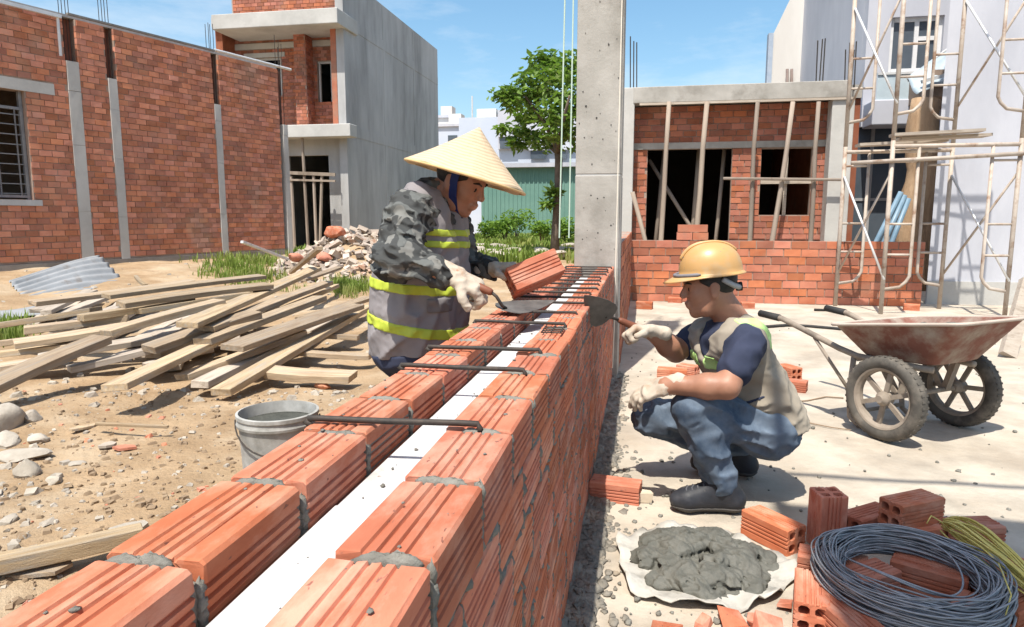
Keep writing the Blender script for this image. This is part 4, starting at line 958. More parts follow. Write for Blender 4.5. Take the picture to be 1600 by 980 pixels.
for (px_1, py1, sx, sy, sz, lab) in ((42, 742, .075, .06, .05, 'rounded white stone in the heap of rubble at the lower left'), (50, 658, .06, .05, .045, 'grey stone lying highest in the heap of rubble at the left edge'),
        (5, 668, .13, .10, .09, 'big pale block cut off by the left edge of the photo'), (28, 715, .14, .08, .03, 'flat pale slab of broken concrete at the left edge'), (10, 692, .12, .07, .025, 'upper thin slab of broken concrete at the left edge'),
        (85, 755, .035, .03, .025, 'small stone right of the rounded white stone'), (120, 726, .045, .03, .012, 'thin white flake of stone on the bare ground'), (15, 815, .035, .03, .02, 'small pale stone at the left edge near the lone plank'),
        (505, 607, .07, .05, .035, 'reddish stone lying near the bucket and the single flat plank'), (60, 690, .06, .05, .03, 'grey wedge of stone behind the flat concrete slab')):
    p = onground(px_1, py1); stone(p + V((0, 0, sz * .35)), (sx, sy, sz), hash(lab) % 1000 if False else int(px_1 * 7 + py1), lab, BRICK_W if 'reddish' in lab else STONE)
for (px_1, py1, L_, W_, lab, mt, an) in ((195, 704, .12, .05, 'flat broken red tile piece on the bare ground', BRICK_W, .2), (168, 700, .08, .05, 'grey scrap of board beside the broken red tile', WOOD_G, .9), (200, 832, .16, .10, 'crumpled pale scrap sheet under the lone plank', STONE, .5), (60, 895, .22, .12, 'pale flat scrap board at the lower left corner', WOOD, .4), (130, 672, .14, .05, 'pale chip of timber near the thin stick', WOOD, 1.2)):
    p = onground(px_1, py1); mb = MB(); vs = []
    r = random.Random(int(px_1)); n = 7
    poly = [p + V((math.cos(an) * L_ * .5 * math.cos(2 * math.pi * k / n) * r.uniform(.7, 1.1) - math.sin(an) * W_ * .5 * math.sin(2 * math.pi * k / n), math.sin(an) * L_ * .5 * math.cos(2 * math.pi * k / n) + math.cos(an) * W_ * .5 * math.sin(2 * math.pi * k / n) * r.uniform(.7, 1.2), .004 + r.uniform(0, .01))) for k in range(n)]
    mb.prism(poly, (0, 0, .012)); tag(mb.build('debris_piece', mt), lab, 'debris')
def scatter(name, n, region, smin, smax, mat, label, flat=.55, seed=1, power=2.0):
    r = random.Random(seed); mb = MB()
    for i in range(n):
        x, y = region(r); z = float(hz(x, y)); s_ = smin + (smax - smin) * r.random() ** power; mb.tint = r.random()
        a = r.uniform(0, 6.28); Mx = Matrix.Rotation(a, 3, 'Z') @ Matrix.Rotation(r.uniform(-.5, .5), 3, 'X')
        # irregular little block
        vs = []
        for (x_, y_, z_) in ((-1, -1, -1), (1, -1, -1), (1, 1, -1), (-1, 1, -1), (-.7, -.7, 1), (.7, -.7, 1), (.7, .7, 1), (-.7, .7, 1)):
            vs.append(V((x, y, z + s_ * flat * .35)) + Mx @ V((x_ * s_ * r.uniform(.6, 1.3), y_ * s_ * r.uniform(.5, 1.1), z_ * s_ * flat * r.uniform(.6, 1.1))))
        mb.add(vs, [(0, 3, 2, 1), (4, 5, 6, 7), (0, 1, 5, 4), (1, 2, 6, 5), (2, 3, 7, 6), (3, 0, 4, 7)])
    o = mb.build(name, mat); return tag(o, label, 'gravel', None, 'stuff')
def reg_near(r):
    u_ = r.random() ** 1.3; px, py = r.uniform(-40, 620), 600 + 400 * u_
    p = gp(px, py); return p.x, p.y
def reg_left(r): p = gp(r.gauss(30, 60), r.uniform(620, 880)); return p.x, p.y
def reg_mid(r): p = gp(r.uniform(-20, 640), r.uniform(420, 620)); return p.x, p.y
scatter('gravel', 800, reg_near, .003, .016, STONE, 'pale gravel and chips scattered over the bare ground', seed=2, power=3)
scatter('gravel', 80, reg_left, .006, .030, STONE, 'coarse rubble chips along the left edge of the photo', seed=3, power=2)
scatter('gravel', 420, reg_mid, .008, .035, STONE, 'pale chips around the timber pile', seed=4, power=3)
scatter('brick_chips', 70, reg_near, .004, .02, BRICK_W, 'red brick crumbs scattered over the bare ground', seed=5, power=2)
scatter('dark_clods', 1500, reg_near, .003, .018, M('dark_clod', (.20, .14, .09), (.30, .22, .14), rough=.95), 'brown clods of earth on the bare ground', seed=6, power=2)
# crumbs on the slab
random.seed(8); mb = MB()
for i in range(420):
    p = gp(random.gauss(1010, 90) if i % 2 else random.uniform(970, 1600), random.uniform(500, 975)); s_ = random.uniform(.002, .011)
    if p.x < -.1: continue
    blob(mb, (p.x, p.y, s_ * .3), s_, s_ * 1.2, s_ * .7, i, n=6, m=4)
tag(mb.build('mortar_crumbs', MORTAR, smooth=True), 'dark mortar crumbs scattered over the slab', 'mortar', None, 'stuff')

# ================================================================== rubble heap and far ground cover
hc = gp(545, 425); hc = V((-5.05, 12.0, 0)); mb = MB(); random.seed(31)
for i in range(1400):
    a = random.uniform(0, 6.28); q = math.sqrt(random.random()); x, y = hc.x + 2.0 * q * math.cos(a), hc.y + 1.9 * q * math.sin(a)
    z = .84 * (1 - q ** 1.3) * random.uniform(.75, 1.05); s_ = random.uniform(.03, .12); mb.tint = random.random()
    mb.box((x, y, z), (s_ * random.uniform(.8, 2.0), s_, s_ * random.uniform(.4, .9)), Euler((random.uniform(-.6, .6), random.uniform(-.6, .6), random.uniform(0, 3.1))).to_matrix(), s_ * .15)
hp = thing('rubble_heap', (hc.x, hc.y, 0), 'heap of broken pale brick and plaster rubble behind the timber pile', 'rubble heap')
o = mb.build('rubble', M('rubble', (.36, .29, .23), (.50, .43, .36), (.33, .19, .13), scale=3, rough=.95, bump=.5, bscale=30, bdist=.01, rnd=.32, s3=3, t3=.6), hp); o['kind'] = 'stuff'
mb = MB(); vs = []
for i in range(13):
    for k in range(24):
        q = i / 12; a = 2 * math.pi * k / 24; vs.append((hc.x + 2.0 * q * math.cos(a), hc.y + 1.9 * q * math.sin(a), .74 * (1 - q ** 1.3) - .04 + .03 * math.sin(5 * a + 3 * q)))
mb.add(vs, [(i * 24 + k, i * 24 + (k + 1) % 24, (i + 1) * 24 + (k + 1) % 24, (i + 1) * 24 + k) for i in range(12) for k in range(24)]); mb.build('rubble_core', DIRT, hp)
for (px_1, py1, Y_, s_, lab) in ((522, 364, 11.6, .20, 'orange-red sack lying on the top of the rubble heap'), (506, 402, 10.8, .13, 'dark red-brown lump of brickwork on the left slope of the rubble heap'), (463, 402, 10.6, .12, 'red-brown lump of brick at the foot of the rubble heap')):
    c = ay(px_1, py1, Y_); stone(c, (s_ * 1.2, s_, s_ * .7), int(px_1), lab, BRICK if 'orange' in lab else BRICK_W, grp='lumps on the rubble heap')
for i in range(10):
    p = gp(random.uniform(745, 890), random.uniform(388, 408)); p = V((p.x, p.y, 0)); stone(p + V((0, 0, .1)), (random.uniform(.3, .7), .3, random.uniform(.08, .18)), 50 + i, 'pale sack of debris lying between the grass and the wall', STONE, grp='pale debris sacks behind the wall')

def grass(name, pts, hmin, hmax, mat, label, seed=1, w=.02, per=9):
    r = random.Random(seed); vs = []; fs = []
    for (x, y) in pts:
        z = float(hz(x, y)); d_ = max(1.0, math.hypot(x, y) / 9)
        for k in range(per):
            a = r.uniform(0, 6.28); h = r.uniform(hmin, hmax); l = r.uniform(.1, .6) * h; ww = w * d_ * r.uniform(.6, 1.2); ox, oy = r.gauss(0, .07 * d_), r.gauss(0, .07 * d_)
            b = len(vs); dx, dy = math.cos(a), math.sin(a); bx_, by_ = x + ox, y + oy
            vs += [(bx_ - dy * ww, by_ + dx * ww, z - .02), (bx_ + dy * ww, by_ - dx * ww, z - .02), (bx_ + dx * l * .5 + dy * ww * .8, by_ + dy * l * .5 - dx * ww * .8, z + h * .65), (bx_ + dx * l * .5 - dy * ww * .8, by_ + dy * l * .5 + dx * ww * .8, z + h * .65), (bx_ + dx * l, by_ + dy * l, z + h)]
            fs += [(b, b + 1, b + 2, b + 3), (b + 3, b + 2, b + 4)]
    mb = MB(); mb.v = vs; mb.f = fs; mb.t = [0] * len(vs)
    me = bpy.data.meshes.new(name); me.from_pydata(vs, [], fs); o = new_obj(name, me, mat, None); return tag(o, label, 'grass', None, 'stuff')
GRASS = M('green_grass', (.13, .20, .035), (.22, .29, .06), (.34, .32, .12), scale=1.2, rough=.7, bump=0, s3=.8, t3=.58, w3=.2, trans=(.22, .34, .05))
random.seed(41)
pts = [(random.uniform(-9.5, -.6), 16.5 + 20 * random.random() ** 1.3) for _ in range(3000)]
pts = [p for p in pts if float(fbm(p[0] * .5, p[1] * .35, o=3)) > -.35]
grass('grass', pts, .08, .34, GRASS, 'sunlit green grass field behind the worker in the conical hat', 2, .018, 7)
pts = []
for _ in range(170): p = gp(random.gauss(395, 38), random.gauss(421, 6), .2); pts.append((p.x, p.y))
for _ in range(110): p = gp(random.gauss(550, 16), random.gauss(447, 5), 0); pts.append((p.x, p.y))
for _ in range(60): p = gp(random.gauss(8, 14), random.gauss(522, 5), 0); pts.append((p.x, p.y))
grass('grass', pts, .05, .19, GRASS, 'weedy grass along the brick building and the rubble heap', 3, .0065, 12)

LEAF = M('tree_leaf', (.11, .19, .035), (.22, .32, .07), (.34, .39, .13), scale=1.5, rough=.55, bump=0, s3=1.0, t3=.6, trans=(.20, .36, .04), spec=.4)
LEAF2 = M('shrub_leaf', (.12, .22, .035), (.20, .32, .06), scale=1.5, rough=.6, bump=0, trans=(.22, .38, .05))
BARK = M('tree_bark', (.10, .075, .055), (.17, .13, .10), scale=6, rough=.95, bump=.6, bscale=30, bdist=.01)
def leaves(mb, c, R, n, size, r, droop=.3):
    for i in range(n):
        d_ = V((r.gauss(0, 1), r.gauss(0, 1), r.gauss(0, .8))); d_.normalize(); p = V(c) + V((d_.x * R[0], d_.y * R[1], d_.z * R[2])) * r.random() ** .45
        a = V((r.gauss(0, 1), r.gauss(0, 1), r.gauss(-droop, .5))).normalized(); s_ = a.cross(V((r.gauss(0, .4), r.gauss(0, .4), 1))).normalized(); l = size * r.uniform(.45, 1.35); w = l * r.uniform(.2, .32)
        nrm = a.cross(s_) * (l * .10)
        mb.add([p, p + a * l * .45 + s_ * w - nrm, p + a * l, p + a * l * .45 - s_ * w - nrm, p + a * l * .5 + nrm], [(0, 1, 4), (1, 2, 4), (2, 3, 4), (3, 0, 4)])
tr = thing('tree', tuple(gp(866, 392)), 'leafy green tree standing left of the concrete column', 'tree')
TY = 18.0; r = random.Random(77); mb = MB(); tb = ay(866, 400, TY); tb.z = -.05; tr.location = tb; ORG[tr.name] = tb
def tp(px, py, dy=0): return ay(px, py, TY + dy)
trunk = [tb, tp(868, 360), tp(872, 300), tp(873, 250), tp(870, 220)]
mb.tube(trunk, [.13, .11, .10, .10, .08], 9)
limbs = [[tp(872, 235), tp(850, 190), tp(820, 150, -.4), tp(795, 145, -.6)], [tp(871, 228), tp(862, 170), tp(848, 110, .4), tp(842, 90, .5)], [tp(872, 230), tp(895, 180), tp(912, 130, .5), tp(915, 100)], [tp(870, 240), tp(880, 190, -1.0), tp(890, 150, -1.4)], [tp(872, 240), tp(845, 215, .9), tp(825, 205, 1.3)], [tp(871, 225), tp(925, 190, .4), tp(950, 160, .6)]]
for l in limbs: mb.tube(l, [.07, .045, .03, .015][:len(l)], 6)
mb.build('trunk', BARK, tr, smooth=True)
mb = MB()
clumps = [(785, 146, .30, -.6), (800, 160, .25, -.6), (812, 140, .30, -.4), (828, 120, .34, -.2), (846, 92, .34, .4), (860, 100, .40, .5), (880, 112, .42, .3), (898, 95, .4, .2), (835, 150, .40, 0), (858, 140, .5, .2), (885, 145, .55, -.6), (905, 130, .5, 0), (820, 178, .34, .6), (812, 205, .36, .8), (838, 185, .48, .4), (862, 175, .55, -.5), (888, 180, .55, -.8), (910, 175, .55, .3), (828, 218, .34, .9), (848, 222, .36, .3), (870, 205, .42, -.6), (895, 215, .45, -.3), (930, 150, .5, .5), (940, 185, .5, .4), (920, 205, .4, .2), (806, 225, .16, .8), (868, 118, .4, -.5), (865, 300, .18, -.1), (858, 318, .14, -.2), (785, 200, .15, .7)]
for (px_1, py1, R_, dy) in clumps: leaves(mb, tp(px_1, py1, dy), (R_ * 1.15, R_, R_ * .8), int(40 + 200 * R_), .22, r)
mb.build('crown', LEAF, tr)
for (px_1, py1, Y_, R_, lab) in ((808, 338, 30, .9, 'bushy light green shrub in front of the green shed'), (788, 348, 28, .6, 'low shrub behind the brim of the conical hat'), (845, 352, 27, .5, 'small shrub beside the tree trunk'), (884, 350, 26, .7, 'green shrub between tree and concrete column'), (765, 352, 29, .6, 'small bush in the grass left of the green shed')):
    c = ay(px_1, py1, Y_); t = thing('shrub', (c.x, c.y, 0), lab, 'shrub', 'shrubs in the grass'); mb = MB(); leaves(mb, (c.x, c.y, max(c.z, .5) - .15), (R_ * .85, R_ * .85, R_ * .65), 380, .20, r, 0); mb.build('foliage', LEAF2, t)
    mb = MB()
    for q in range(5): mb.tube([(c.x, c.y, -.05), (c.x + r.uniform(-.3, .3), c.y + r.uniform(-.3, .3), max(c.z, .5))], .02, 5)
    mb.build('stem', BARK, t)

# ================================================================== bucket behind the wall
bc = gp(434, 641, .37); BX, BYY = bc.x, bc.y
bk = thing('bucket', (BX, BYY, 0), 'mortar-smeared white plastic bucket standing behind the double wall', 'bucket')
PLAST = M('dirty_white_plastic', (.36, .355, .335), (.46, .455, .43), (.20, .195, .175), scale=9, rough=.6, bump=.2, bscale=60, s3=7, t3=.55, w3=.25)
R_ = .138; mb = MB(); mb.lathe((BX, BYY, 0), [(.0001, .006), (R_ * .84, .006), (R_ * .86, 0), (R_ * .965, .325), (R_ * 1.02, .326), (R_ * 1.03, .335), (R_ * 1.0, .343), (R_ * 1.0, .352), (R_ * 1.03, .356), (R_ * 1.03, .368), (R_ * .965, .370), (R_ * .955, .36), (R_ * .84, .012), (.0001, .012)], 48); mb.build('body', PLAST, bk, auto=True)
mb = MB(); mb.lathe((BX, BYY, 0), [(.0001, .318), (R_ * .15, .322), (R_ * .3, .316), (R_ * .5, .321), (R_ * .7, .315), (R_ * .85, .322), (R_ * .945, .328), (R_ * .95, .31)], 40); mb.build('mortar_filling', M('bucket_mortar', (.050, .053, .048), (.085, .088, .080), scale=14, rough=.95, bump=1.0, bscale=45, bdist=.01, spec=.1), bk, smooth=True)
mb = MB(); mb.tube([(BX + R_ * 1.04 * math.cos(t_), BYY + R_ * 1.04 * math.sin(t_) , .345 - .10 * math.sin((t_ - 3.6) )) for t_ in np.linspace(3.6, 3.6 + math.pi, 17)], .003, 6); mb.build('handle', STEEL, bk)

# ================================================================== loose bricks
LBM = [brick_mesh(.088, .088, .185, True, 90 + k) for k in range(3)]
def loose(center, yaw, label, roll=0.0, pitch=0.0, stand=False, ln=1.0, grp='hollow bricks lying about'):
    o = bpy.data.objects.new('hollow_brick', random.choice(LBM)); o.location = center
    if stand: o.rotation_euler = (math.pi / 2 + roll, 0, yaw)
    else: o.rotation_euler = (pitch, roll, yaw)
    o.scale = (1, ln, 1); link(o); return tag(o, label, 'brick', grp)
def onslab(px, py): return gp(px, py, 0)
h2 = .044
def brick_at(px, py, yaw, label, z=h2, **k):                 # photo point of the brick's middle
    return loose(gp(px, py, z), math.radians(yaw), label, **k)
brick_at(1207, 828, 40, 'hollow brick lying left of the upright brick, four holes towards the coil')
brick_at(1292, 812, 12, 'hollow brick standing upright on end with its four holes on top', z=.093, stand=True)
brick_at(1356, 818, -52, 'hollow brick half hidden behind the upright brick')
brick_at(1424, 797, -58, 'hollow brick resting on top of the others, four holes facing left', z=.125)
brick_at(1440, 838, -64, 'hollow brick under the top brick behind the wire coil')
brick_at(1512, 836, -75, 'hollow brick at the back right behind the wire coil', z=.05)
brick_at(1268, 940, -12, 'hollow brick on the near left of the wire coil with four holes facing the camera')
brick_at(1452, 905, 62, 'hollow brick inside the ring of the wire coil, right one', z=.05)
brick_at(1350, 915, -55, 'hollow brick inside the ring of the wire coil, left one', z=.046)
brick_at(1330, 985, 20, 'hollow brick cut off by the bottom edge under the wire coil')
brick_at(1590, 955, -50, 'hollow brick cut off by the right edge below the yellow rope')
brick_at(1560, 905, -80, 'hollow brick under the yellow rope bundle')
brick_at(1515, 975, -35, 'hollow brick under the near right side of the wire coil', z=.03)
brick_at(1300, 890, 75, 'hollow brick under the left side of the wire coil', z=.03)
# half brick by the wall foot and pieces further back
brick_at(962, 768, 82, 'half buried brick lying at the foot of the new wall', z=.03)
mb = MB(); p = gp(1003, 775, .02); mb.box(p, (.075, .05, .035), Matrix.Rotation(.1, 3, 'Z'), .004); tag(mb.build('brick_bit', M('pale_block', (.55, .46, .34), (.62, .53, .41), rough=.9)), 'small pale block beside the brick at the wall foot', 'block')
for (px_1, py1, yw, lab, z, ln) in ((1050, 586, 85, 'brick lying on the slab beyond the squatting worker\'s hand', .044, 1), (1075, 580, 60, 'shorter brick behind the squatting worker\'s forearm', .044, .7), (1232, 582, 30, 'brick standing right behind the squatting worker\'s back', .06, .8), (1243, 605, 70, 'flat piece of brick behind the squatting worker\'s back', .02, .7),
        (1007, 477, 80, 'brick on the slab in front of the low wall, left of the helmet', .044, 1), (1019, 464, 60, 'brick nearest the low wall left of the helmet', .044, .9), (1176, 466, 80, 'brick on the slab right of the helmet near the low wall', .05, 1.2), (1168, 478, 95, 'brick piece below the one right of the helmet', .03, .8), (1424, 481, 70, 'lone brick piece on the slab between the scaffold legs', .03, .9), (1055, 470, 75, 'thin brick fragment in front of the low wall behind the helmet', .02, .9)):
    brick_at(px_1, py1, yw, lab, z=z, ln=ln)
for i, (px_1, py1, s_) in enumerate(((1098, 972, .03), (1150, 976, .05), (1180, 968, .03), (1200, 985, .05), (1228, 944, .025), (1040, 985, .04))):
    p = gp(px_1, py1, .012); mb = MB(); mb.box(p, (s_ * 1.7, s_ * 1.1, s_ * .75), Euler((random.uniform(-.2, .2), random.uniform(-.2, .2), random.uniform(0, 3))).to_matrix(), s_ * .28)
    tag(mb.build('brick_crumb', BRICK, bevel=.002), ('small red brick chip left of the brick holed towards the camera', 'largest broken brick lump at the bottom edge under the mortar heap', 'brick lump right of the middle in front of the mortar heap', 'brick lump at the bottom edge nearest the holed brick', 'tiny brick chip between mortar heap and the holed brick', 'brick lump furthest left at the bottom edge below the mortar heap')[i], 'brick chip', 'brick chips by the mortar heap')

# ================================================================== mortar heap on its sack
cm_ = gp(1092, 888); sk = MB(); vs = []; r = random.Random(4); ph = [r.uniform(0, 6.28) for _ in range(8)]
na, nr = 72, 14
rx = (gp(1225, 890).x - gp(952, 880).x) / 2; ry = (gp(1090, 832).y - gp(1090, 958).y) / 2
for i in range(nr + 1):
    for k in range(na):
        a = 2 * math.pi * k / na; q = i / nr; R_ = q * (1 + .05 * math.sin(3 * a + ph[0]) + .04 * math.sin(5 * a + ph[1]) + .025 * math.sin(11 * a + ph[2]))
        z = .006 + (.016 * q ** 5 * (1 + math.sin(7 * a + ph[3]) * .8 + .5 * math.sin(17 * a))) + .004 * math.sin(13 * a + 9 * q) * q + .003 * math.sin(29 * a + 5 * q) * q
        vs.append((cm_.x + rx * R_ * math.cos(a), cm_.y + ry * R_ * math.sin(a), max(z, .004)))
sk.add(vs, [(i * na + k, i * na + (k + 1) % na, (i + 1) * na + (k + 1) % na, (i + 1) * na + k) for i in range(nr) for k in range(na)])
o = sk.build('sack_sheet', M('dirty_sack', (.38, .36, .32), (.50, .48, .43), (.20, .19, .165), scale=14, rough=.8, bump=.3, bscale=90, s3=9, t3=.6, w3=.25), smooth=True); o.modifiers.new('t', 'SOLIDIFY').thickness = .003; tag(o, 'crumpled white sack spread on the slab under the wet mortar', 'sack')
# ================================================================== wire coil and yellow rope
WIRE = M('steel_wire', (.24, .245, .258), (.36, .365, .378), (.17, .14, .12), scale=30, rough=.5, metal=.25, bump=0, s3=18, t3=.68, rnd=.2)
cc = gp(1420, 905, .10); coil = thing('wire_coil', (cc.x, cc.y, .05), 'large coil of grey steel wire lying on the loose bricks', 'wire coil')
r = random.Random(12); tilt = Matrix.Rotation(math.radians(3), 3, 'X')
RI, RO = .185, .275
RO = (gp(1562, 905, .12).x - gp(1280, 905, .12).x) / 2; RI = RO * .73
for grp_ in range(10):
    mb = MB()
    for i in range(13):
        mb.tint = r.random()
        rr_ = RI + (RO - RI) * r.random() ** .9; zz = r.uniform(-.050, .055) * (1 - 1.1 * abs((rr_ - RI) / (RO - RI) - .5)); p1_, p2_ = r.uniform(0, 6.28), r.uniform(0, 6.28); e1, e2 = r.uniform(.002, .009), r.uniform(.002, .008)
        pts = []
        for k in range(72):
            a = 2 * math.pi * k / 72; q = rr_ + e1 * math.sin(2 * a + p1_) + e2 * math.sin(3 * a + p2_) + .002 * math.sin(7 * a + p1_)
            pts.append(V((cc.x, cc.y, .105)) + tilt @ V((q * math.cos(a), q * math.sin(a) * .98, zz + .010 * math.sin(a + p2_) + .005 * math.sin(4 * a + p1_))))
        mb.tube(pts, .0023, 5, closed=True)
    mb.build('wire_strands', WIRE, coil, smooth=True)
mb = MB()
for k in range(2):
    pts = [V((cc.x - .02 * k, cc.y, .115)) + V(((RI - .012 - .02 * k) * math.cos(a), (RI - .025) * math.sin(a), .03 + .02 * math.sin(2 * a))) for a in np.linspace(2.2 + k, 6.6 + k, 40)]
    mb.tube(pts, .0026, 5)
mb.build('loose_strand', WIRE, coil, smooth=True)
YROPE = M('yellow_rope', (.62, .50, .12), (.74, .62, .22), scale=40, rough=.7, bump=.4, bscale=200, bdist=.002)
rp = thing('rope_bundle', tuple(gp(1545, 870)), 'bundle of thin yellow cord draped over bricks at the right edge', 'rope'); r = random.Random(5)
for i in range(26):
    mb = MB(); o_ = r.uniform(-.028, .028); hz_ = r.uniform(.0, .035); a, b, c, d_ = gp(1478 + r.uniform(-8, 8), 826, .13), gp(1500, 838, .14), gp(1560, 882, .13), gp(1625, 935, .10)
    pts = []
    for t_ in np.linspace(0, 1, 14):
        p = a * (1 - t_) ** 3 + b * 3 * t_ * (1 - t_) ** 2 + c * 3 * t_ * t_ * (1 - t_) + d_ * t_ ** 3; s2 = .3 + 1.3 * math.sin(math.pi * min(t_ * .8 + .1, 1)); pts.append(p + V((o_ * s2 * .7, o_ * s2, hz_ * s2 + .004 * math.sin(9 * t_ + i))))
    mb.tube(pts, .0028, 5); mb.build('cord', YROPE, rp, smooth=True)
for (pp) in ([(1484, 830, .15), (1470, 815, .19), (1455, 806, .22), (1448, 818, .2)], [(1560, 880, .17), (1580, 930, .15), (1570, 965, .11), (1540, 975, .1)]): mb = MB(); mb.tube([gp(*q) for q in pp], .0018, 5); mb.build('loose_end', YROPE, rp, smooth=True)

# ================================================================== cables on the slab
for (pp, rad, lab) in (([(1235, 628), (1262, 626), (1290, 620), (1318, 622)], .004, 'thin cable on the slab behind the squatting worker'), ([(1243, 655), (1270, 662), (1300, 668), (1330, 672)], .003, 'thin dark cord on the slab running to the wheelbarrow'), ([(1190, 511), (1230, 508), (1268, 510), (1312, 514), (1330, 510)], .014, 'black hose lying across the slab behind the wheelbarrow'), ([(1272, 484), (1300, 485), (1322, 491), (1334, 496)], .014, 'short dark bent hose on the slab near the scaffold foot')):
    mb = MB(); mb.tube([gp(x, y, rad) for x, y in pp], rad, 7); tag(mb.build('cable', BLACK if rad > .01 else M('brown_cable', (.25, .18, .12), rough=.7, bump=0), smooth=True), lab, 'cable')
# ================================================================== wheelbarrow
AC = V((1.365, 3.615, 0)); fwd = V((.586, -.81, 0)).normalized(); lat = V((.81, .586, 0)).normalized(); Z = V((0, 0, 1))
def wp(f_, l_, z_): return AC + fwd * f_ + lat * l_ + Z * z_
wbw = thing('wheelbarrow', tuple(AC), 'rusty red two-wheeled wheelbarrow loaded with mortar on the slab', 'wheelbarrow')
TRAY = M('rusty_red_tray', (.16, .062, .045), (.23, .10, .075), (.33, .275, .225), scale=7, rough=.85, bump=.45, bscale=40, bdist=.004, s3=8, t3=.55, w3=.25)
FRM = M('muddy_steel', (.22, .18, .14), (.32, .27, .22), (.10, .085, .07), scale=12, rough=.75, bump=.3, bscale=80)
TYRE = M('dusty_tyre', (.055, .05, .045), (.11, .10, .085), (.20, .175, .145), scale=10, rough=.85, bump=.4, bscale=60, s3=8, t3=.6, w3=.25)
def ring(f0, f1, l0, l1, z_f, z_r, n=6):           # rounded rectangle, front and rear heights
    pts = []; c = .06
    cor = [(f0, -l0, 1), (f1, -l1, 1), (f1, l1, 1), (f0, l0, 1)]
    for i in range(4):
        (a0, b0, _), (a1, b1, _), (a2, b2, _) = cor[i - 1], cor[i], cor[(i + 1) % 4]
        for s_ in np.linspace(0, 1, 4):
            p = V((a1, b1)); d1 = (V((a0, b0)) - p).normalized() * c; d2 = (V((a2, b2)) - p).normalized() * c
            q = (p + d1) * (1 - s_) ** 2 + p * 2 * s_ * (1 - s_) + (p + d2) * s_ * s_; pts.append(q)
        (a1, b1, _), (a2, b2, _) = cor[i], cor[(i + 1) % 4]
        p, p2 = V((a1, b1)), V((a2, b2)); d_ = (p2 - p).normalized()
        for s_ in (.25, .5, .75): pts.append((p + d_ * c) * (1 - s_) + (p2 - d_ * c) * s_)
    return [wp(q.x, q.y, z_r + (z_f - z_r) * (q.x - f0) / (f1 - f0)) for q in pts]
rings = [ring(-.20, .14, .18, .16, .375, .365), ring(-.215, .16, .195, .175, .385, .375), ring(-.30, .305, .30, .25, .592, .507), ring(-.315, .325, .315, .265, .60, .515)]
vs = [p for rg in rings for p in rg]; n = len(rings[0]); mb = MB(); mb.add(vs, [tuple(range(n))] + [(i * n + k, i * n + (k + 1) % n, (i + 1) * n + (k + 1) % n, (i + 1) * n + k) for i in range(3) for k in range(n)])
o = mb.build('tray', TRAY, wbw, auto=True); o.modifiers.new('t', 'SOLIDIFY').thickness = .004
mb = MB(); mb.tube(rings[3], .008, 8, closed=True); mb.build('rim', M('pale_rusty_rim', (.42, .34, .28), (.5, .43, .36), (.28, .13, .09), scale=8, rough=.7), wbw, smooth=True)
for s_ in (-1, 1):
    mb = MB(); mb.tube([wp(.14, s_ * .15, .355), wp(.10, s_ * .16, .355), wp(-.22, s_ * .20, .36), wp(-.32, s_ * .215, .385), wp(-.56, s_ * .25, .465), wp(-.66, s_ * .26, .495), wp(-.80, s_ * .265, .505)], .016, 8); h_ = mb.build('handle', FRM, wbw, smooth=True)
    mb = MB(); mb.tube([wp(-.68, s_ * .261, .497), wp(-.82, s_ * .265, .506)], .020, 8); mb.build('grip', BLACK, h_, smooth=True)
    mb = MB(); mb.tube([wp(-.24, s_ * .20, .36), wp(-.255, s_ * .20, .16), wp(-.24, s_ * .20, .04), wp(-.19, s_ * .20, .012), wp(-.12, s_ * .20, .012)], .014, 8); mb.build('leg', FRM, wbw, smooth=True)
    mb = MB(); mb.tube([wp(-.26, s_ * .20, .18), wp(-.46, s_ * .235, .42)], .010, 6); mb.build('leg_brace', FRM, wbw, smooth=True)
    mb = MB(); mb.bar(wp(.05, s_ * .16, .36), wp(.0, s_ * .17, .2), .03, .03); mb.bar(wp(-.12, s_ * .17, .36), wp(-.01, s_ * .17, .2), .026, .026); mb.build('axle_bracket', FRM, wbw)
mb = MB(); mb.tube([wp(0, -.31, .2), wp(0, .31, .2)], .013, 8); mb.build('axle', FRM, wbw)
mb = MB(); mb.tube([wp(-.24, -.2, .06), wp(-.24, .2, .06)], .011, 6); mb.tube([wp(-.22, -.2, .345), wp(-.22, .2, .345)], .012, 6); mb.build('cross_tube', FRM, wbw)
def wheel(l_, spin):
    c = wp(0, l_, .203); t_ = MB(); prof = []
    t_.lathe(c, [(.142, -.020), (.150, -.030), (.172, -.036), (.190, -.031), (.200, -.018), (.203, 0), (.200, .018), (.190, .031), (.172, .036), (.150, .030), (.142, .020)], 56, axis=lat, close=True)
    w_ = MB(); w_.lathe(c, [(.143, -.024), (.147, -.029), (.138, -.026), (.128, -.012), (.128, .012), (.138, .026), (.147, .029), (.143, .024)], 48, axis=lat, close=True); root = w_.build('wheel', FRM, wbw, auto=True)
    t_.build('tyre', TYRE, root, smooth=True)
    mb = MB(); mb.lathe(c, [(.0001, -.045), (.018, -.045), (.020, -.04), (.034, -.022), (.034, .022), (.020, .04), (.018, .045), (.0001, .045)], 20, axis=lat); mb.build('hub', FRM, root, auto=True)
    for k in range(6):
        a = spin + k * math.pi / 3; d_ = fwd * math.cos(a) + Z * math.sin(a); mb = MB(); mb.bar(c + d_ * .028, c + d_ * .134, .022, .014, up=lat); mb.build('spoke', FRM, root)
    mb = MB()
    for k in range(44):
        a = 2 * math.pi * k / 44; d_ = fwd * math.cos(a) + Z * math.sin(a)
        for s_ in (-1, 1): mb.bar(c + d_ * .2005 + lat * (s_ * .004), c + d_ * .199 + lat * (s_ * .022), .010, .006, up=d_)
    o = mb.build('tread', TYRE, root); o['kind'] = 'stuff'
wheel(-.275, .35); wheel(.275, .1)
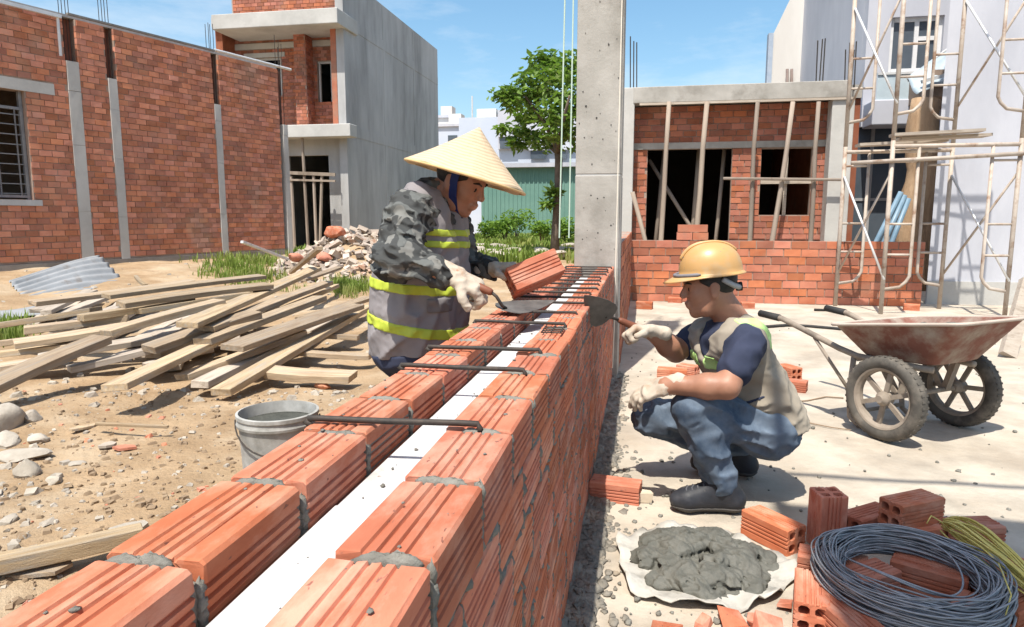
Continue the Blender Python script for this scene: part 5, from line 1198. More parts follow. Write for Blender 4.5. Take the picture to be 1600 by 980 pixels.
# the load
n = 60; u_ = np.linspace(-1, 1, n); X, Y = np.meshgrid(u_, u_, indexing='ij')
F_ = .0 + .255 * X; Lw = (.252 - .045 * (X + 1) / 2) * Y
Zt = .492 + .070 * (X + 1) / 2 + .012 * fbm(X * 3, Y * 3) - .010 * np.maximum(np.abs(X), np.abs(Y)) ** 8 + .014 * np.exp(-((X + .1) ** 2 + Y ** 2) * 3) + .004 * fbm(X * 11, Y * 11)
co = np.stack([AC.x + fwd.x * F_ + lat.x * Lw, AC.y + fwd.y * F_ + lat.y * Lw, Zt], -1).reshape(-1, 3); idx = np.arange(n * n).reshape(n, n)
q = np.stack([idx[:-1, :-1], idx[1:, :-1], idx[1:, 1:], idx[:-1, 1:]], -1).reshape(-1, 4)
tag(new_obj('mortar_load', np_mesh('mortar_load', co, q), MORTAR_WET, None, True), 'grey mortar filling the tray of the wheelbarrow', 'mortar')
# ================================================================== people: smooth bodies grown from blended shapes
class Field:
    """distance field on a grid; shapes are blended into it and the surface is extracted as one continuous mesh"""
    def __init__(s, lo, hi, h):
        s.h = h; s.lo = np.array(lo, float); n = np.ceil((np.array(hi, float) - s.lo) / h).astype(int) + 1
        s.ax = [s.lo[i] + h * np.arange(n[i]) for i in range(3)]; s.d = np.full(n, 0.5, np.float32)
    def sl(s, lo, hi):
        r = []
        for i in range(3):
            a = int(max(0, math.floor((lo[i] - s.lo[i]) / s.h))); b = int(min(len(s.ax[i]), math.ceil((hi[i] - s.lo[i]) / s.h) + 1)); r.append(slice(a, max(a, b)))
        return tuple(r)
    def xyz(s, q=None):
        q = q or (slice(None),) * 3
        return s.ax[0][q[0]][:, None, None], s.ax[1][q[1]][None, :, None], s.ax[2][q[2]][None, None, :]
    def blend(s, q, d, k, sub=False):
        a = s.d[q]
        if a.size == 0: return
        if sub:
            d = -d; h_ = np.maximum(k - np.abs(a - d), 0) / max(k, 1e-6); s.d[q] = np.maximum(a, d) + h_ * h_ * k / 4
        else:
            h_ = np.maximum(k - np.abs(a - d), 0) / max(k, 1e-6); s.d[q] = np.minimum(a, d) - h_ * h_ * k / 4
    def cap(s, a, b, r1, r2=None, k=.02, ax=None, f=1.0, sub=False, grow=0.0):
        """tapered limb from a to b; along ax it is 1/f as thick"""
        r2 = r1 if r2 is None else r2; a = np.array(a, float); b = np.array(b, float); m = max(r1, r2) / min(f, 1) + k + .03 + grow
        q = s.sl(np.minimum(a, b) - m, np.maximum(a, b) + m); X, Y, Z = s.xyz(q); ba = b - a; L2 = float(ba @ ba) + 1e-12
        px, py, pz = X - a[0], Y - a[1], Z - a[2]; t = np.clip((px * ba[0] + py * ba[1] + pz * ba[2]) / L2, 0, 1)
        vx, vy, vz = px - t * ba[0], py - t * ba[1], pz - t * ba[2]
        if ax is not None:
            axn = np.array(ax, float); axn /= np.linalg.norm(axn); w = (vx * axn[0] + vy * axn[1] + vz * axn[2]) * (f - 1); vx, vy, vz = vx + w * axn[0], vy + w * axn[1], vz + w * axn[2]
        s.blend(q, np.sqrt(vx * vx + vy * vy + vz * vz) - (r1 + (r2 - r1) * t) - grow, k, sub)
    def chain(s, pts, rs, **kw):
        for i in range(len(pts) - 1): s.cap(pts[i], pts[i + 1], rs[i], rs[i + 1], **kw)
    def ell(s, c, r, B=None, k=.02, sub=False, grow=0.0):
        """ellipsoid; B has the three axes as rows"""
        c = np.array(c, float); r = np.array(r, float) + grow; B = np.eye(3) if B is None else np.array(B); m = r.max() + k + .03
        q = s.sl(c - m, c + m); X, Y, Z = s.xyz(q); px, py, pz = X - c[0], Y - c[1], Z - c[2]
        u = [(px * B[i][0] + py * B[i][1] + pz * B[i][2]) / r[i] for i in range(3)]
        k0 = np.sqrt(u[0] ** 2 + u[1] ** 2 + u[2] ** 2); k1 = np.sqrt((u[0] / r[0]) ** 2 + (u[1] / r[1]) ** 2 + (u[2] / r[2]) ** 2) + 1e-9
        s.blend(q, k0 * (k0 - 1) / k1, k, sub)
    def plane(s, p, n, keep=True):
        """keep only the side that n points away from"""
        X, Y, Z = s.xyz(); n = np.array(n, float); n /= np.linalg.norm(n); s.d = np.maximum(s.d, (X - p[0]) * n[0] + (Y - p[1]) * n[1] + (Z - p[2]) * n[2]).astype(np.float32); return s
    def folds(s, amp, sc, seed=0, dirs=None):
        X, Y, Z = s.xyz(); r = np.random.default_rng(seed); w = 0
        for i in range(5):
            v = r.normal(size=3) if dirs is None else np.array(dirs) + r.normal(size=3) * .45
            v *= sc * r.uniform(.6, 1.5) / np.linalg.norm(v); v2 = r.normal(size=3) * sc * .35; ph = r.uniform(0, 6.28)
            w = w + np.sin(X * v[0] + Y * v[1] + Z * v[2] + ph + 1.6 * np.sin(X * v2[0] + Y * v2[1] + Z * v2[2]))
        s.d = (s.d + amp * (np.abs(w / 2.2) - .5) * (np.abs(s.d) < .06)).astype(np.float32); return s
    def copy(s):
        c = Field.__new__(Field); c.h, c.lo, c.ax, c.d = s.h, s.lo, s.ax, s.d.copy(); return c
    def mesh(s, name, it=2):
        d = s.d; ins = d < 0; n = d.shape
        cs = [c - 1 for c in n]; cnt = np.zeros(cs, np.int8)
        off = [(i, j, k) for i in (0, 1) for j in (0, 1) for k in (0, 1)]
        g = lambda A, o: A[o[0]:o[0] + cs[0], o[1]:o[1] + cs[1], o[2]:o[2] + cs[2]]
        tot = sum(g(ins, o).astype(np.int8) for o in off); act = (tot > 0) & (tot < 8); cell = np.argwhere(act); vid = np.full(cs, -1, np.int32); vid[act] = np.arange(len(cell))
        P = np.zeros((len(cell), 3)); W = np.zeros(len(cell)); ci, cj, ck = cell.T; val = {o: d[ci + o[0], cj + o[1], ck + o[2]].astype(float) for o in off}
        for o in off:
            for a in range(3):
                if o[a] == 0:
                    o2 = list(o); o2[a] = 1; o2 = tuple(o2); v1, v2 = val[o], val[o2]; cr_ = (v1 < 0) != (v2 < 0); t = np.where(cr_, v1 / np.where(cr_, v1 - v2, 1), 0)
                    for b in range(3): P[:, b] += np.where(cr_, o[b] + (t if b == a else 0), 0)
                    W += cr_
        P = (P / W[:, None] + cell) * s.h + s.lo
        Q = []
        for a in range(3):
            b, c = (a + 1) % 3, (a + 2) % 3; i0 = [slice(None)] * 3; i1 = [slice(None)] * 3; i0[a] = slice(0, -1); i1[a] = slice(1, None)
            A1, A2 = ins[tuple(i0)], ins[tuple(i1)]; e = np.argwhere(A1 != A2)
            e = e[(e[:, b] > 0) & (e[:, c] > 0) & (e[:, b] < n[b] - 1) & (e[:, c] < n[c] - 1)]
            fl = A1[tuple(e.T)]
            def at(db, dc):
                q = e.copy(); q[:, b] += db; q[:, c] += dc; return vid[tuple(q.T)]
            q = np.stack([at(-1, -1), at(0, -1), at(0, 0), at(-1, 0)], 1); q[~fl] = q[~fl][:, ::-1]; Q.append(q)
        Q = np.concatenate(Q); Q = Q[(Q >= 0).all(1)]
        for _ in range(it):                       # light smoothing
            acc = np.zeros_like(P); c_ = np.zeros(len(P))
            for i in range(4):
                for j2 in (1, 3): np.add.at(acc, Q[:, i], P[Q[:, (i + j2) % 4]]); np.add.at(c_, Q[:, i], 1)
            P = P * .5 + .5 * acc / np.maximum(c_, 1)[:, None]
        return np_mesh(name, P, Q)
def nv(v): return np.array(v, float)
def unit(v): v = nv(v); return v / np.linalg.norm(v)
SKIN = M('tanned_skin', (.30, .145, .09), (.38, .19, .12), scale=18, rough=.5, bump=.15, bscale=220, bdist=.0008, spec=.4)
HAIR = M('black_hair', (.012, .010, .009), (.03, .026, .023), scale=80, rough=.6, bump=.5, bscale=300, bdist=.002)
GLOVE = M('work_glove', (.40, .34, .27), (.52, .46, .38), (.34, .20, .12), scale=12, rough=.9, bump=.5, bscale=260, bdist=.0015, s3=14, t3=.63, w3=.2)
DENIM = M('blue_denim', (.042, .066, .105), (.075, .108, .158), (.17, .21, .26), scale=5, rough=.9, bump=.4, bscale=320, bdist=.001, s3=5, t3=.56, w3=.3)
NAVY = M('navy_shirt', (.022, .028, .052), (.035, .042, .075), scale=8, rough=.9, bump=.3, bscale=250, bdist=.001)
VESTK = M('khaki_vest', (.25, .215, .17), (.33, .285, .225), (.19, .155, .12), scale=6, rough=.9, bump=.35, bscale=240, bdist=.0012, s3=4, t3=.66)
VESTG = M('grey_vest', (.19, .175, .18), (.245, .225, .228), (.15, .14, .14), scale=6, rough=.85, bump=.35, bscale=240, bdist=.0012, s3=4, t3=.66)
HIVIS = M('lime_band', (.36, .44, .04), (.44, .51, .06), scale=20, rough=.5, bump=.2, bscale=300, bdist=.0008)
HIVIS2 = M('pale_lime_band', (.42, .66, .20), (.52, .74, .30), scale=20, rough=.5, bump=.2, bscale=300, bdist=.0008)
SHOE = M('dark_shoe', (.018, .020, .026), (.04, .042, .05), (.16, .14, .12), scale=14, rough=.55, bump=.3, bscale=90, s3=10, t3=.68)
def camo():
    m = bpy.data.materials.new('camouflage'); m.use_nodes = True; nt = m.node_tree; N = nt.nodes; L = nt.links.new; b = N['Principled BSDF']; b.inputs['Roughness'].default_value = .9
    co = N.new('ShaderNodeNewGeometry').outputs['Position']; col = (.045, .047, .046, 1)
    for i, (sc, th, c) in enumerate(((13, .53, (.105, .11, .105, 1)), (16, .57, (.018, .019, .019, 1)), (19, .615, (.16, .158, .145, 1)))):
        mp_ = N.new('ShaderNodeMapping'); mp_.inputs['Location'].default_value = (i * 7.3, i * 3.1, i * 5.7); L(co, mp_.inputs[0]); n = N.new('ShaderNodeTexNoise'); n.inputs['Scale'].default_value = sc; n.inputs['Detail'].default_value = 2; n.inputs['Distortion'].default_value = .5; L(mp_.outputs[0], n.inputs['Vector'])
        r = N.new('ShaderNodeValToRGB'); r.color_ramp.elements[0].position = th - .012; r.color_ramp.elements[1].position = th + .012; L(n.outputs[0], r.inputs[0])
        x = N.new('ShaderNodeMix'); x.data_type = 'RGBA'; L(r.outputs[0], x.inputs[0]); x.inputs[7].default_value = c
        if isinstance(col, tuple): x.inputs[6].default_value = col
        else: L(col, x.inputs[6])
        col = x.outputs[2]
    L(col, b.inputs['Base Color'])
    bn = N.new('ShaderNodeBump'); n2 = N.new('ShaderNodeTexNoise'); n2.inputs['Scale'].default_value = 260; L(co, n2.inputs['Vector']); bn.inputs['Distance'].default_value = .001; bn.inputs['Strength'].default_value = .3; L(n2.outputs[0], bn.inputs['Height']); L(bn.outputs[0], b.inputs['Normal']); return m
CAMO = camo()
def head_frame(c, fwd, up=(0, 0, 1), s=1.0):
    f = unit(fwd); l = unit(np.cross(up, f)); u = np.cross(f, l); return nv(c), np.array([f, l, u]), s
def hp(H, x, y, z): return H[0] + H[1].T @ (nv((x, y, z)) * H[2])
def head(F, H, grow=0.0, face=True):
    """skull, jaw, brows, nose, lips and ears in the head's own axes: x forward, y left, z up"""
    B = H[1]; S = H[2]; e = lambda c, r, k=.015, **kw: F.ell(hp(H, *c), [q * S for q in r], B, k, **kw); c_ = lambda a, b, r1, r2, k=.012, **kw: F.cap(hp(H, *a), hp(H, *b), r1 * S, r2 * S, k, **kw)
    e((-.012, 0, .028), (.096 + grow, .076 + grow, .088 + grow)); e((.022, 0, -.032), (.062, .057, .080), .03)
    if not face: return
    c_((.020, .030, -.086), (.056, .006, -.100), .021, .019, .02); c_((.020, -.030, -.086), (.056, -.006, -.100), .021, .019, .02)
    for s_ in (1, -1):
        c_((-.012, s_ * .050, -.045), (.018, s_ * .036, -.085), .020, .020, .03); e((.052, s_ * .036, -.028), (.022, .021, .02), .025)
        c_((.079, s_ * .010, .020), (.066, s_ * .044, .016), .011, .009, .015)
    c_((.084, 0, .012), (.103, 0, -.028), .008, .0125, .010); e((.098, .011, -.034), (.011, .008, .007), .006); e((.098, -.011, -.034), (.011, .008, .007), .006)
    for s_ in (1, -1): e((.088, s_ * .032, -.003), (.015, .016, .010), .012, sub=True); e((.070, s_ * .031, -.003), (.013, .015, .011), .004)
    c_((.084, -.017, -.062), (.084, .017, -.062), .0085, .0085, .007); c_((.091, -.010, -.060), (.091, .010, -.060), .006, .006, .006); c_((.081, -.015, -.075), (.081, .015, -.075), .009, .009, .008)
    c_((.098, -.022, -.0675), (.098, .022, -.0675), .0028, .0028, .004, sub=True)
    for s_ in (1, -1):
        e((-.010, s_ * .078, -.010), (.020, .008, .033), .006); e((-.008, s_ * .088, -.006), (.011, .006, .020), .006, sub=True); e((-.006, s_ * .077, -.036), (.009, .007, .009), .006)
def hand(F, w, d, n, side, curl=(.5, .5, .5, .5), thumb=(.55, .7, .45), s=1.0, grow=0.0, spread=.05):
    """palm with four fingers and a thumb: w wrist, d where the fingers point, n out of the palm, side towards the thumb"""
    w = nv(w); d = unit(d); n = unit(nv(n) - d * (nv(n) @ d)); sd = np.cross(d, n); sd = sd if sd @ nv(side) > 0 else -sd
    F.cap(w + d * .012 * s, w + d * .070 * s, .0185 * s + grow, .0195 * s + grow, k=.02, ax=sd, f=.52)
    F.cap(w, w - d * .05 * s, .026 * s + grow, .027 * s + grow, k=.02, ax=sd, f=.85)
    tips = []
    for i, (o, L_, r) in enumerate(((.029, .070, .0098), (.010, .079, .0100), (-.009, .074, .0098), (-.027, .058, .0088))):
        p = w + d * (.080 - .004 * abs(i - 1)) * s + sd * o * s; a = curl[i] * .55; dirr = d + sd * (o * spread * 30 * .03)
        for q, fr in enumerate((.44, .31, .25)):
            dd = unit(dirr) * math.cos(a) + n * math.sin(a); p2 = p + dd * L_ * fr * s * 1.12; F.cap(p, p2, (r - .0006 * q) * s + grow, (r - .0006 * (q + 1)) * s + grow, k=.0045); p = p2; a += curl[i] * (.95, .8, .5)[q]
        tips.append(p)
    p = w + d * .028 * s + sd * .030 * s; p2 = p + unit(d * thumb[0] + sd * thumb[1] + n * thumb[2]) * .042 * s; p3 = p2 + unit(d * (thumb[0] + .5) + sd * (thumb[1] - .45) + n * (thumb[2] + .15)) * .034 * s
    F.cap(w + d * .012 * s + sd * .012 * s, p, .017 * s + grow, .0145 * s + grow, k=.015); F.cap(p, p2, .0135 * s + grow, .0115 * s + grow, k=.006); F.cap(p2, p3, .0115 * s + grow, .0100 * s + grow, k=.005)
def px3(x, y, Y): return nv(ay(x, y, Y))
def bounds(pts, m):
    P = np.array(pts); return P.min(0) - m, P.max(0) + m
def boot(F, ankle, toe_dir, z0, L_=.265, tilt=0.0, grow=0.0):
    """shoe: heel under the ankle, toe along toe_dir; the sole touches level z0"""
    a = nv(ankle); d = unit(toe_dir); s_ = unit(np.cross((0, 0, 1), d)); heel = nv((a[0], a[1], z0 + .034)) - d * .045; ball = heel + d * L_ * .62; toe = heel + d * (L_ - .065)
    F.cap(heel, ball, .034, .036, k=.02, ax=s_, f=.92); F.cap(ball, toe, .036, .027, k=.02, ax=s_, f=.80); F.cap(heel + nv((0, 0, .012)), a + nv((0, 0, .02)), .040, .046, k=.03); F.cap(a - nv((0, 0, .01)), ball + nv((0, 0, .012)), .042, .028, k=.03)
def part_mesh(F, name, mat, root, it=2): return new_obj(name, F.mesh(name, it), mat, root, True)

# ------------------------------------------------------------------ the worker squatting on the slab
def squatting_worker():
    root = thing('person', (.28, 2.6, 0), 'squatting worker in tan hard hat, khaki vest, navy shirt and jeans holding a trowel up', 'person')
    hd = px3(1107, 447, 2.62); H = head_frame(hd, (-1, -.10, -.10), s=.94); nb = px3(1152, 512, 2.64)
    Sn, Sf = px3(1168, 537, 2.475), px3(1092, 527, 2.80); En, Ef = px3(1136, 604, 2.36), px3(1056, 549, 2.70); Wn, Wf = px3(1040, 603, 2.40), px3(1018, 519, 2.60)
    ch, be, pe = px3(1140, 562, 2.645), px3(1172, 615, 2.66), px3(1197, 658, 2.68)
    Hn, Hf = px3(1198, 670, 2.585), px3(1190, 660, 2.76); Kn, Kf = px3(1084, 640, 2.42), px3(1016, 652, 2.74); An, Af = px3(1127, 758, 2.46), px3(1150, 722, 2.84)
    Af[2] = .115
    sax = unit(Sn - Sf)
    lo, hi = bounds([hd, Sn, Sf, En, Wn, Wf, Kn, Kf, An, Af, pe], .2); lo[2] = -.02
    def torso(F, g_=0.0, k=.05):
        F.cap(nb * .35 + ch * .65, be, .108 + g_, .105 + g_, k=k, ax=sax, f=.70, grow=0); F.cap(be, pe, .108 + g_, .122 + g_, k=k, ax=sax, f=.74); F.cap(Sf * .82 + Sn * .18, Sn * .82 + Sf * .18, .068 + g_, .068 + g_, k=.06)
        up_ = unit(nb - ch); F.cap(ch + up_ * .02, nb - up_ * .02, .085 + g_, .06 + g_, k=.05, ax=sax, f=.66)
    F = Field(lo, hi, .006); torso(F, -.026); F.chain([hp(H, -.03, 0, -.05), nb], [.056, .060], k=.03); head(F, H)
    for S, E_, W_ in ((Sn, En, Wn), (Sf, Ef, Wf)): F.chain([S, E_], [.050, .041], k=.02); F.cap(E_, E_ * .7 + W_ * .3, .041, .043, k=.02); F.cap(E_ * .7 + W_ * .3, W_, .043, .028, k=.02)
    for Hp, K, A_ in ((Hn, Kn, An), (Hf, Kf, Af)): F.cap(Hp, K + nv((0, 0, -.012)), .060, .038, k=.02); F.cap(K + nv((0, 0, -.012)), A_, .038, .036, k=.02)
    dn = unit(Wn - En + nv((0, 0, -.02))); df_ = unit(nv((-.75, -.25, .12)))
    hand(F, Wn, unit(dn + nv((0, 0, -.28))), (.1, .5, -1), (-.2, 1, .2), (.35, .4, .5, .6), s=.92, grow=-.002); hand(F, Wf, df_, (.1, -.3, -1), (-.3, -1, .5), (1.5, 1.5, 1.5, 1.5), s=.92, grow=-.002)
    for A_, t in ((An, (-1, -.12, 0)), (Af, (-.9, .1, 0))): F.cap(A_, A_ + unit(t) * .12 + nv((0, 0, -.06)), .036, .03, k=.03)
    body = part_mesh(F, 'body', SKIN, root)
    # shirt with short sleeves
    F = Field(lo, hi, .006); torso(F, -.004)
    for S, E_, f_ in ((Sn, En, .62), (Sf, Ef, .50)): F.cap(S, S * (1 - f_) + E_ * f_, .062, .060, k=.04)
    F.folds(.006, 55, 3); part_mesh(F, 'shirt', NAVY, root)
    # vest
    F = Field(lo, hi, .005); torso(F, .010); F.cap(be, pe + nv((.002, 0, -.030)), .120, .120, k=.05, ax=sax, f=.70)
    for S, E_ in ((Sn, En), (Sf, Ef)):
        o_ = unit(S - (Sn + Sf) / 2); F.ell(S + o_ * .055 + nv((0, 0, -.045)), (.062, .062, .10), None, .02, sub=True)
    fw = unit(np.cross(sax, unit(nb - pe))); fw = fw if fw[0] < 0 else -fw
    F.cap(nb + fw * .11 + nv((0, 0, .05)), ch + fw * .16 + nv((0, 0, .02)), .060, .012, k=.015, sub=True); F.cap(nb + nv((0, 0, .02)), nb + unit(hd - nb) * .2, .062, .075, k=.015, sub=True)
    F.cap(ch + fw * .135 + nv((0, 0, .03)), be + fw * .16, .010, .008, k=.008, sub=True)
    F.folds(.008, 38, 5); F.folds(.003, 85, 6); F.plane(px3(1228, 670, 2.62), (.30, 0, -1)); V0 = F; part_mesh(F, 'vest', VESTK, root)
    F = V0.copy(); F.d = F.d - .0035; up_ = unit(nb - be); c0 = ch + up_ * .028; X, Y, Z_ = F.xyz(); t = (X - c0[0]) * up_[0] + (Y - c0[1]) * up_[1] + (Z_ - c0[2]) * up_[2]
    fr_ = (X - ch[0]) * fw[0] + (Y - ch[1]) * fw[1] + (Z_ - ch[2]) * fw[2]
    la = np.abs((X - ch[0]) * sax[0] + (Y - ch[1]) * sax[1] + (Z_ - ch[2]) * sax[2] + .01); F.d = np.maximum(np.maximum(np.maximum(F.d, np.abs(t) - .027), .015 - fr_), np.maximum(.016 - la, la - .105)).astype(np.float32); part_mesh(F, 'front_band', HIVIS2, root)
    F = V0.copy(); F.d = F.d - .0035; c1 = (Sn * .70 + nb * .30); X, Y, Z_ = F.xyz(); t = (X - c1[0]) * sax[0] + (Y - c1[1]) * sax[1]
    lim = (Z_ - (ch[2] + .06)); F.d = np.maximum(np.maximum(F.d, np.abs(t) - .018), -lim).astype(np.float32); F.plane(ch, fw); part_mesh(F, 'shoulder_band', HIVIS2, root)
    # pocket welt on the vest
    F = V0.copy(); F.d = F.d - .003; X, Y, Z_ = F.xyz(); a, b = px3(1158, 629, 2.52), px3(1192, 617, 2.52); t = np.clip(((X - a[0]) * (b[0] - a[0]) + (Z_ - a[2]) * (b[2] - a[2])) / ((b[0] - a[0]) ** 2 + (b[2] - a[2]) ** 2), 0, 1); F.d = np.maximum(np.maximum(F.d, np.hypot(X - a[0] - t * (b[0] - a[0]), Z_ - a[2] - t * (b[2] - a[2])) - .0045), Y - be[1]).astype(np.float32); part_mesh(F, 'pocket_welt', NAVY, root)
    # trousers
    F = Field(lo, hi, .005)
    for Hp, K, A_ in ((Hn, Kn, An), (Hf, Kf, Af)):
        F.cap(Hp, K, .092, .068, k=.035); F.cap(K, K * .6 + A_ * .4, .067, .066, k=.03); F.cap(K * .6 + A_ * .4, A_ + nv((0, 0, .015)), .066, .058, k=.03)
    F.cap(Hn + nv((.012, 0, -.002)), Hf + nv((.012, 0, 0)), .104, .104, k=.05); F.folds(.012, 46, 9); F.folds(.006, 100, 10); part_mesh(F, 'jeans', DENIM, root)
    for nm, A_, t in (('shoe', An, (-1, -.14, 0)), ('shoe', Af, (-.93, .1, 0))):
        l2, h2_ = bounds([A_, A_ + unit(t) * .25], .10); l2[2] = -.01; F = Field(l2, h2_, .004); boot(F, A_, t, .012); F.plane((0, 0, .014), (0, 0, -1)); sh_ = part_mesh(F, nm, SHOE, root)
        F2 = Field(l2, h2_, .004); boot(F2, A_, t, .012); F2.d = F2.d - .004; F2.plane((0, 0, .003), (0, 0, -1)); F2.plane((0, 0, .030), (0, 0, 1)); part_mesh(F2, 'sole', M('worn_sole', (.06, .057, .054), (.11, .10, .09), scale=20, rough=.9), sh_)
        d2 = unit(t); s2_ = unit(np.cross((0, 0, 1), d2))
        def top(x, y):
            i, j = int((x - F.lo[0]) / F.h), int((y - F.lo[1]) / F.h); k = np.where(F.d[i, j] < 0)[0]; return F.ax[2][k[-1]] + .001 if len(k) else .05
        for q in range(4):
            c2 = A_ + d2 * (.058 + .020 * q); mb = MB(); mb.tube([V((c2[0] + s2_[0] * w_ + d2[0] * .008 * (w_ > 0), c2[1] + s2_[1] * w_, top(c2[0] + s2_[0] * w_, c2[1] + s2_[1] * w_))) for w_ in (-.022, -.011, 0, .011, .022)], .0028, 6); mb.build('lace', M('grey_lace', (.10, .10, .11), rough=.9, bump=0), sh_, smooth=True)
    # gloves
    l2, h2_ = bounds([Wn, Wn + dn * .22], .11); F = Field(l2, h2_, .003); hand(F, Wn, unit(dn + nv((0, 0, -.28))), (.1, .5, -1), (-.2, 1, .2), (.35, .4, .5, .6), grow=.0015); F.folds(.0016, 150, 2); part_mesh(F, 'glove', GLOVE, root)
    l2, h2_ = bounds([Wf, Wf + df_ * .2], .11); F = Field(l2, h2_, .003); hand(F, Wf, df_, (.1, -.3, -1), (-.3, -1, .5), (1.5, 1.5, 1.5, 1.5), grow=.0015); F.folds(.0016, 150, 4); part_mesh(F, 'glove', GLOVE, root)
    # hair below the helmet, eyes, brows
    l2, h2_ = bounds([hd], .14); F = Field(l2, h2_, .004); head(F, H, .004, False); F.plane(hp(H, 0, 0, -.005), hp(H, .62, 0, -1) - H[0]); F.plane(hp(H, .045, 0, 0), H[1][0]); part_mesh(F, 'hair', HAIR, root)
    for s_ in (1, -1):
        mb = MB(); mb.lathe(V(hp(H, .0785, s_ * .0315, -.004)), [(.0001, .004), (.006, .0025), (.009, 0), (.0001, -.002)], 12, axis=V(H[1].T @ nv((.9, s_ * .4, -.1)))); mb.build('eye', HAIR, root, smooth=True)
        mb = MB(); mb.tube([V(hp(H, .091, s_ * .014, .017)), V(hp(H, .087, s_ * .032, .023)), V(hp(H, .072, s_ * .050, .018))], [.003, .004, .002], 6); mb.build('eyebrow', HAIR, root, smooth=True)
    # hard hat
    HT = M('tan_helmet', (.48, .275, .10), (.53, .31, .12), (.44, .32, .19), scale=5, rough=.42, bump=.12, bscale=90, bdist=.001, spec=.45, s3=14, t3=.62, w3=.25, speck=((.30, .22, .14), 70, .68))
    hat = thing('hard_hat', tuple(hp(H, -.005, 0, .055)), 'tan yellow hard hat worn by the squatting worker', 'hard hat')
    mb = MB(); vs = []; nr_, na_ = 14, 64; G = lambda x, y, z: V(hp(H, x * .89 - .010, y * .90, z * .93 + .056))
    rows = []
    for i in range(nr_ + 1):
        ph = math.pi / 2 * (1 - i / nr_); row = []
        for k in range(na_):
            a = 2 * math.pi * k / na_; ra = .138 if math.cos(a) < 0 else .134; c_ = math.cos(ph) ** .82
            row.append(G(ra * c_ * math.cos(a), .114 * c_ * math.sin(a), .124 * math.sin(ph) ** .95))
        rows.append(row)
    for (ext, dz) in ((.004, -.004), (.012, -.009), (.016, -.012), (.014, -.015)):
        row = []
        for k in range(na_):
            a = 2 * math.pi * k / na_; f_ = max(0, math.cos(a)) ** 2.2; e_ = ext + f_ * ext * 3.4
            row.append(G((.136 + e_) * math.cos(a), (.114 + e_ * .8) * math.sin(a), dz - f_ * (ext * 1.25)))
        rows.append(row)
    vs = [p for r_ in rows for p in r_]; mb.add(vs, [(i * na_ + k, i * na_ + (k + 1) % na_, (i + 1) * na_ + (k + 1) % na_, (i + 1) * na_ + k) for i in range(len(rows) - 1) for k in range(na_)])
    sh_ = mb.build('shell', HT, hat, smooth=True); sd_ = sh_.modifiers.new('t', 'SOLIDIFY'); sd_.thickness = .003
    for yy in (-.018, .018):
        mb = MB(); mb.tube([G(.138 * math.cos(t) ** .82 * .985 if math.cos(t) > 0 else -.142 * abs(math.cos(t)) ** .82 * .985, yy * (.4 + .6 * math.sin(t)), .123 * math.sin(t) ** .95 + .002) for t in np.linspace(.45, 2.5, 26)], [.001] + [.0045] * 24 + [.001], 8); mb.build('ridge', HT, hat, smooth=True)
    mb = MB(); mb.tube([G((.141 + .012 * max(0, math.cos(a))) * math.cos(a), .119 * math.sin(a), .004 - .008 * max(0, math.cos(a))) for a in np.linspace(-1.15, 1.15, 24)], [.002] + [.0065] * 22 + [.002], 8); mb.build('sweat_band', M('grey_trim', (.14, .13, .15), (.2, .19, .2), rough=.7), hat, smooth=True)
    mb = MB(); mb.tube([V(hp(H, -.04, s_ * .082, .03)) for s_ in (-1,)] + [V(hp(H, -.085, -.06, .0)), V(hp(H, -.112, -.02, -.012)), V(hp(H, -.112, .02, -.012)), V(hp(H, -.085, .06, 0)), V(hp(H, -.04, .082, .03))], .010, 6); mb.build('head_strap', M('grey_strap', (.32, .33, .34), (.4, .4, .41), rough=.6), hat, smooth=True)
    mb = MB(); mb.lathe(V(hp(H, -.118, 0, -.012)), [(.0001, -.012), (.016, -.012), (.017, .008), (.0001, .010)], 14, axis=V(-H[1][0])); mb.build('adjuster_knob', BLACK, hat, auto=True)
    return Wf, df_, Sn
Wf, df_, _s = squatting_worker()

def trowel(name, tip, root_, handle_end, nrm, width, label, thick=.0016, tri=True):
    """pointed steel blade from root_ to tip, cranked neck and wooden handle ending at handle_end"""
    tip, rt, he = V(tip), V(root_), V(handle_end); t = thing(name, tuple(rt), label, 'trowel'); d_ = (tip - rt).normalized(); nn = V(nrm) - d_ * V(nrm).dot(d_); nn.normalize(); s_ = d_.cross(nn); L_ = (tip - rt).length
    prof = [(0, .30), (.03, .62), (.10, .92), (.22, 1.0), (.45, .86), (.70, .56), (.9, .24), (1.0, .03)]
    poly = [rt + d_ * (L_ * a) + s_ * (width / 2 * b) for a, b in prof] + [rt + d_ * (L_ * a) - s_ * (width / 2 * b) for a, b in reversed(prof)]
    mb = MB(); mb.prism(poly, nn * thick); mb.build('blade', M('trowel_steel', (.10, .098, .092), (.19, .18, .165), (.30, .28, .25), scale=18, rough=.5, metal=.45, bump=.2, bscale=90, s3=14, t3=.64), t)
    hd_ = (he - rt); n1 = rt + nn * .03 + hd_.normalized() * .025; mb = MB(); mb.tube([rt + d_ * .02 + nn * .002, rt + nn * .012, n1, rt + nn * .034 + hd_ * .34], .0055, 8); mb.build('neck', STEEL, t, smooth=True)
    a = rt + nn * .034 + hd_ * .30; mb = MB(); u_ = (he + nn * .02 - a)
    mb.tube([a, a + u_ * .08, a + u_ * .4, a + u_ * .75, a + u_ * .97, a + u_], [.009, .012, .0135, .0145, .013, .006], 12); mb.build('handle', M('trowel_handle', (.16, .055, .03), (.24, .09, .05), rough=.55), t, smooth=True)
    return t
grip = V(Wf) + V(df_) * .075 + V((0, 0, -.012))
trowel('trowel', ay(913, 462, 2.40), ay(951, 500, 2.50), grip + V((.075, .0, -.012)), (-.35, .85, .35), .115, 'pointed trowel held up by the squatting worker beside the wall')

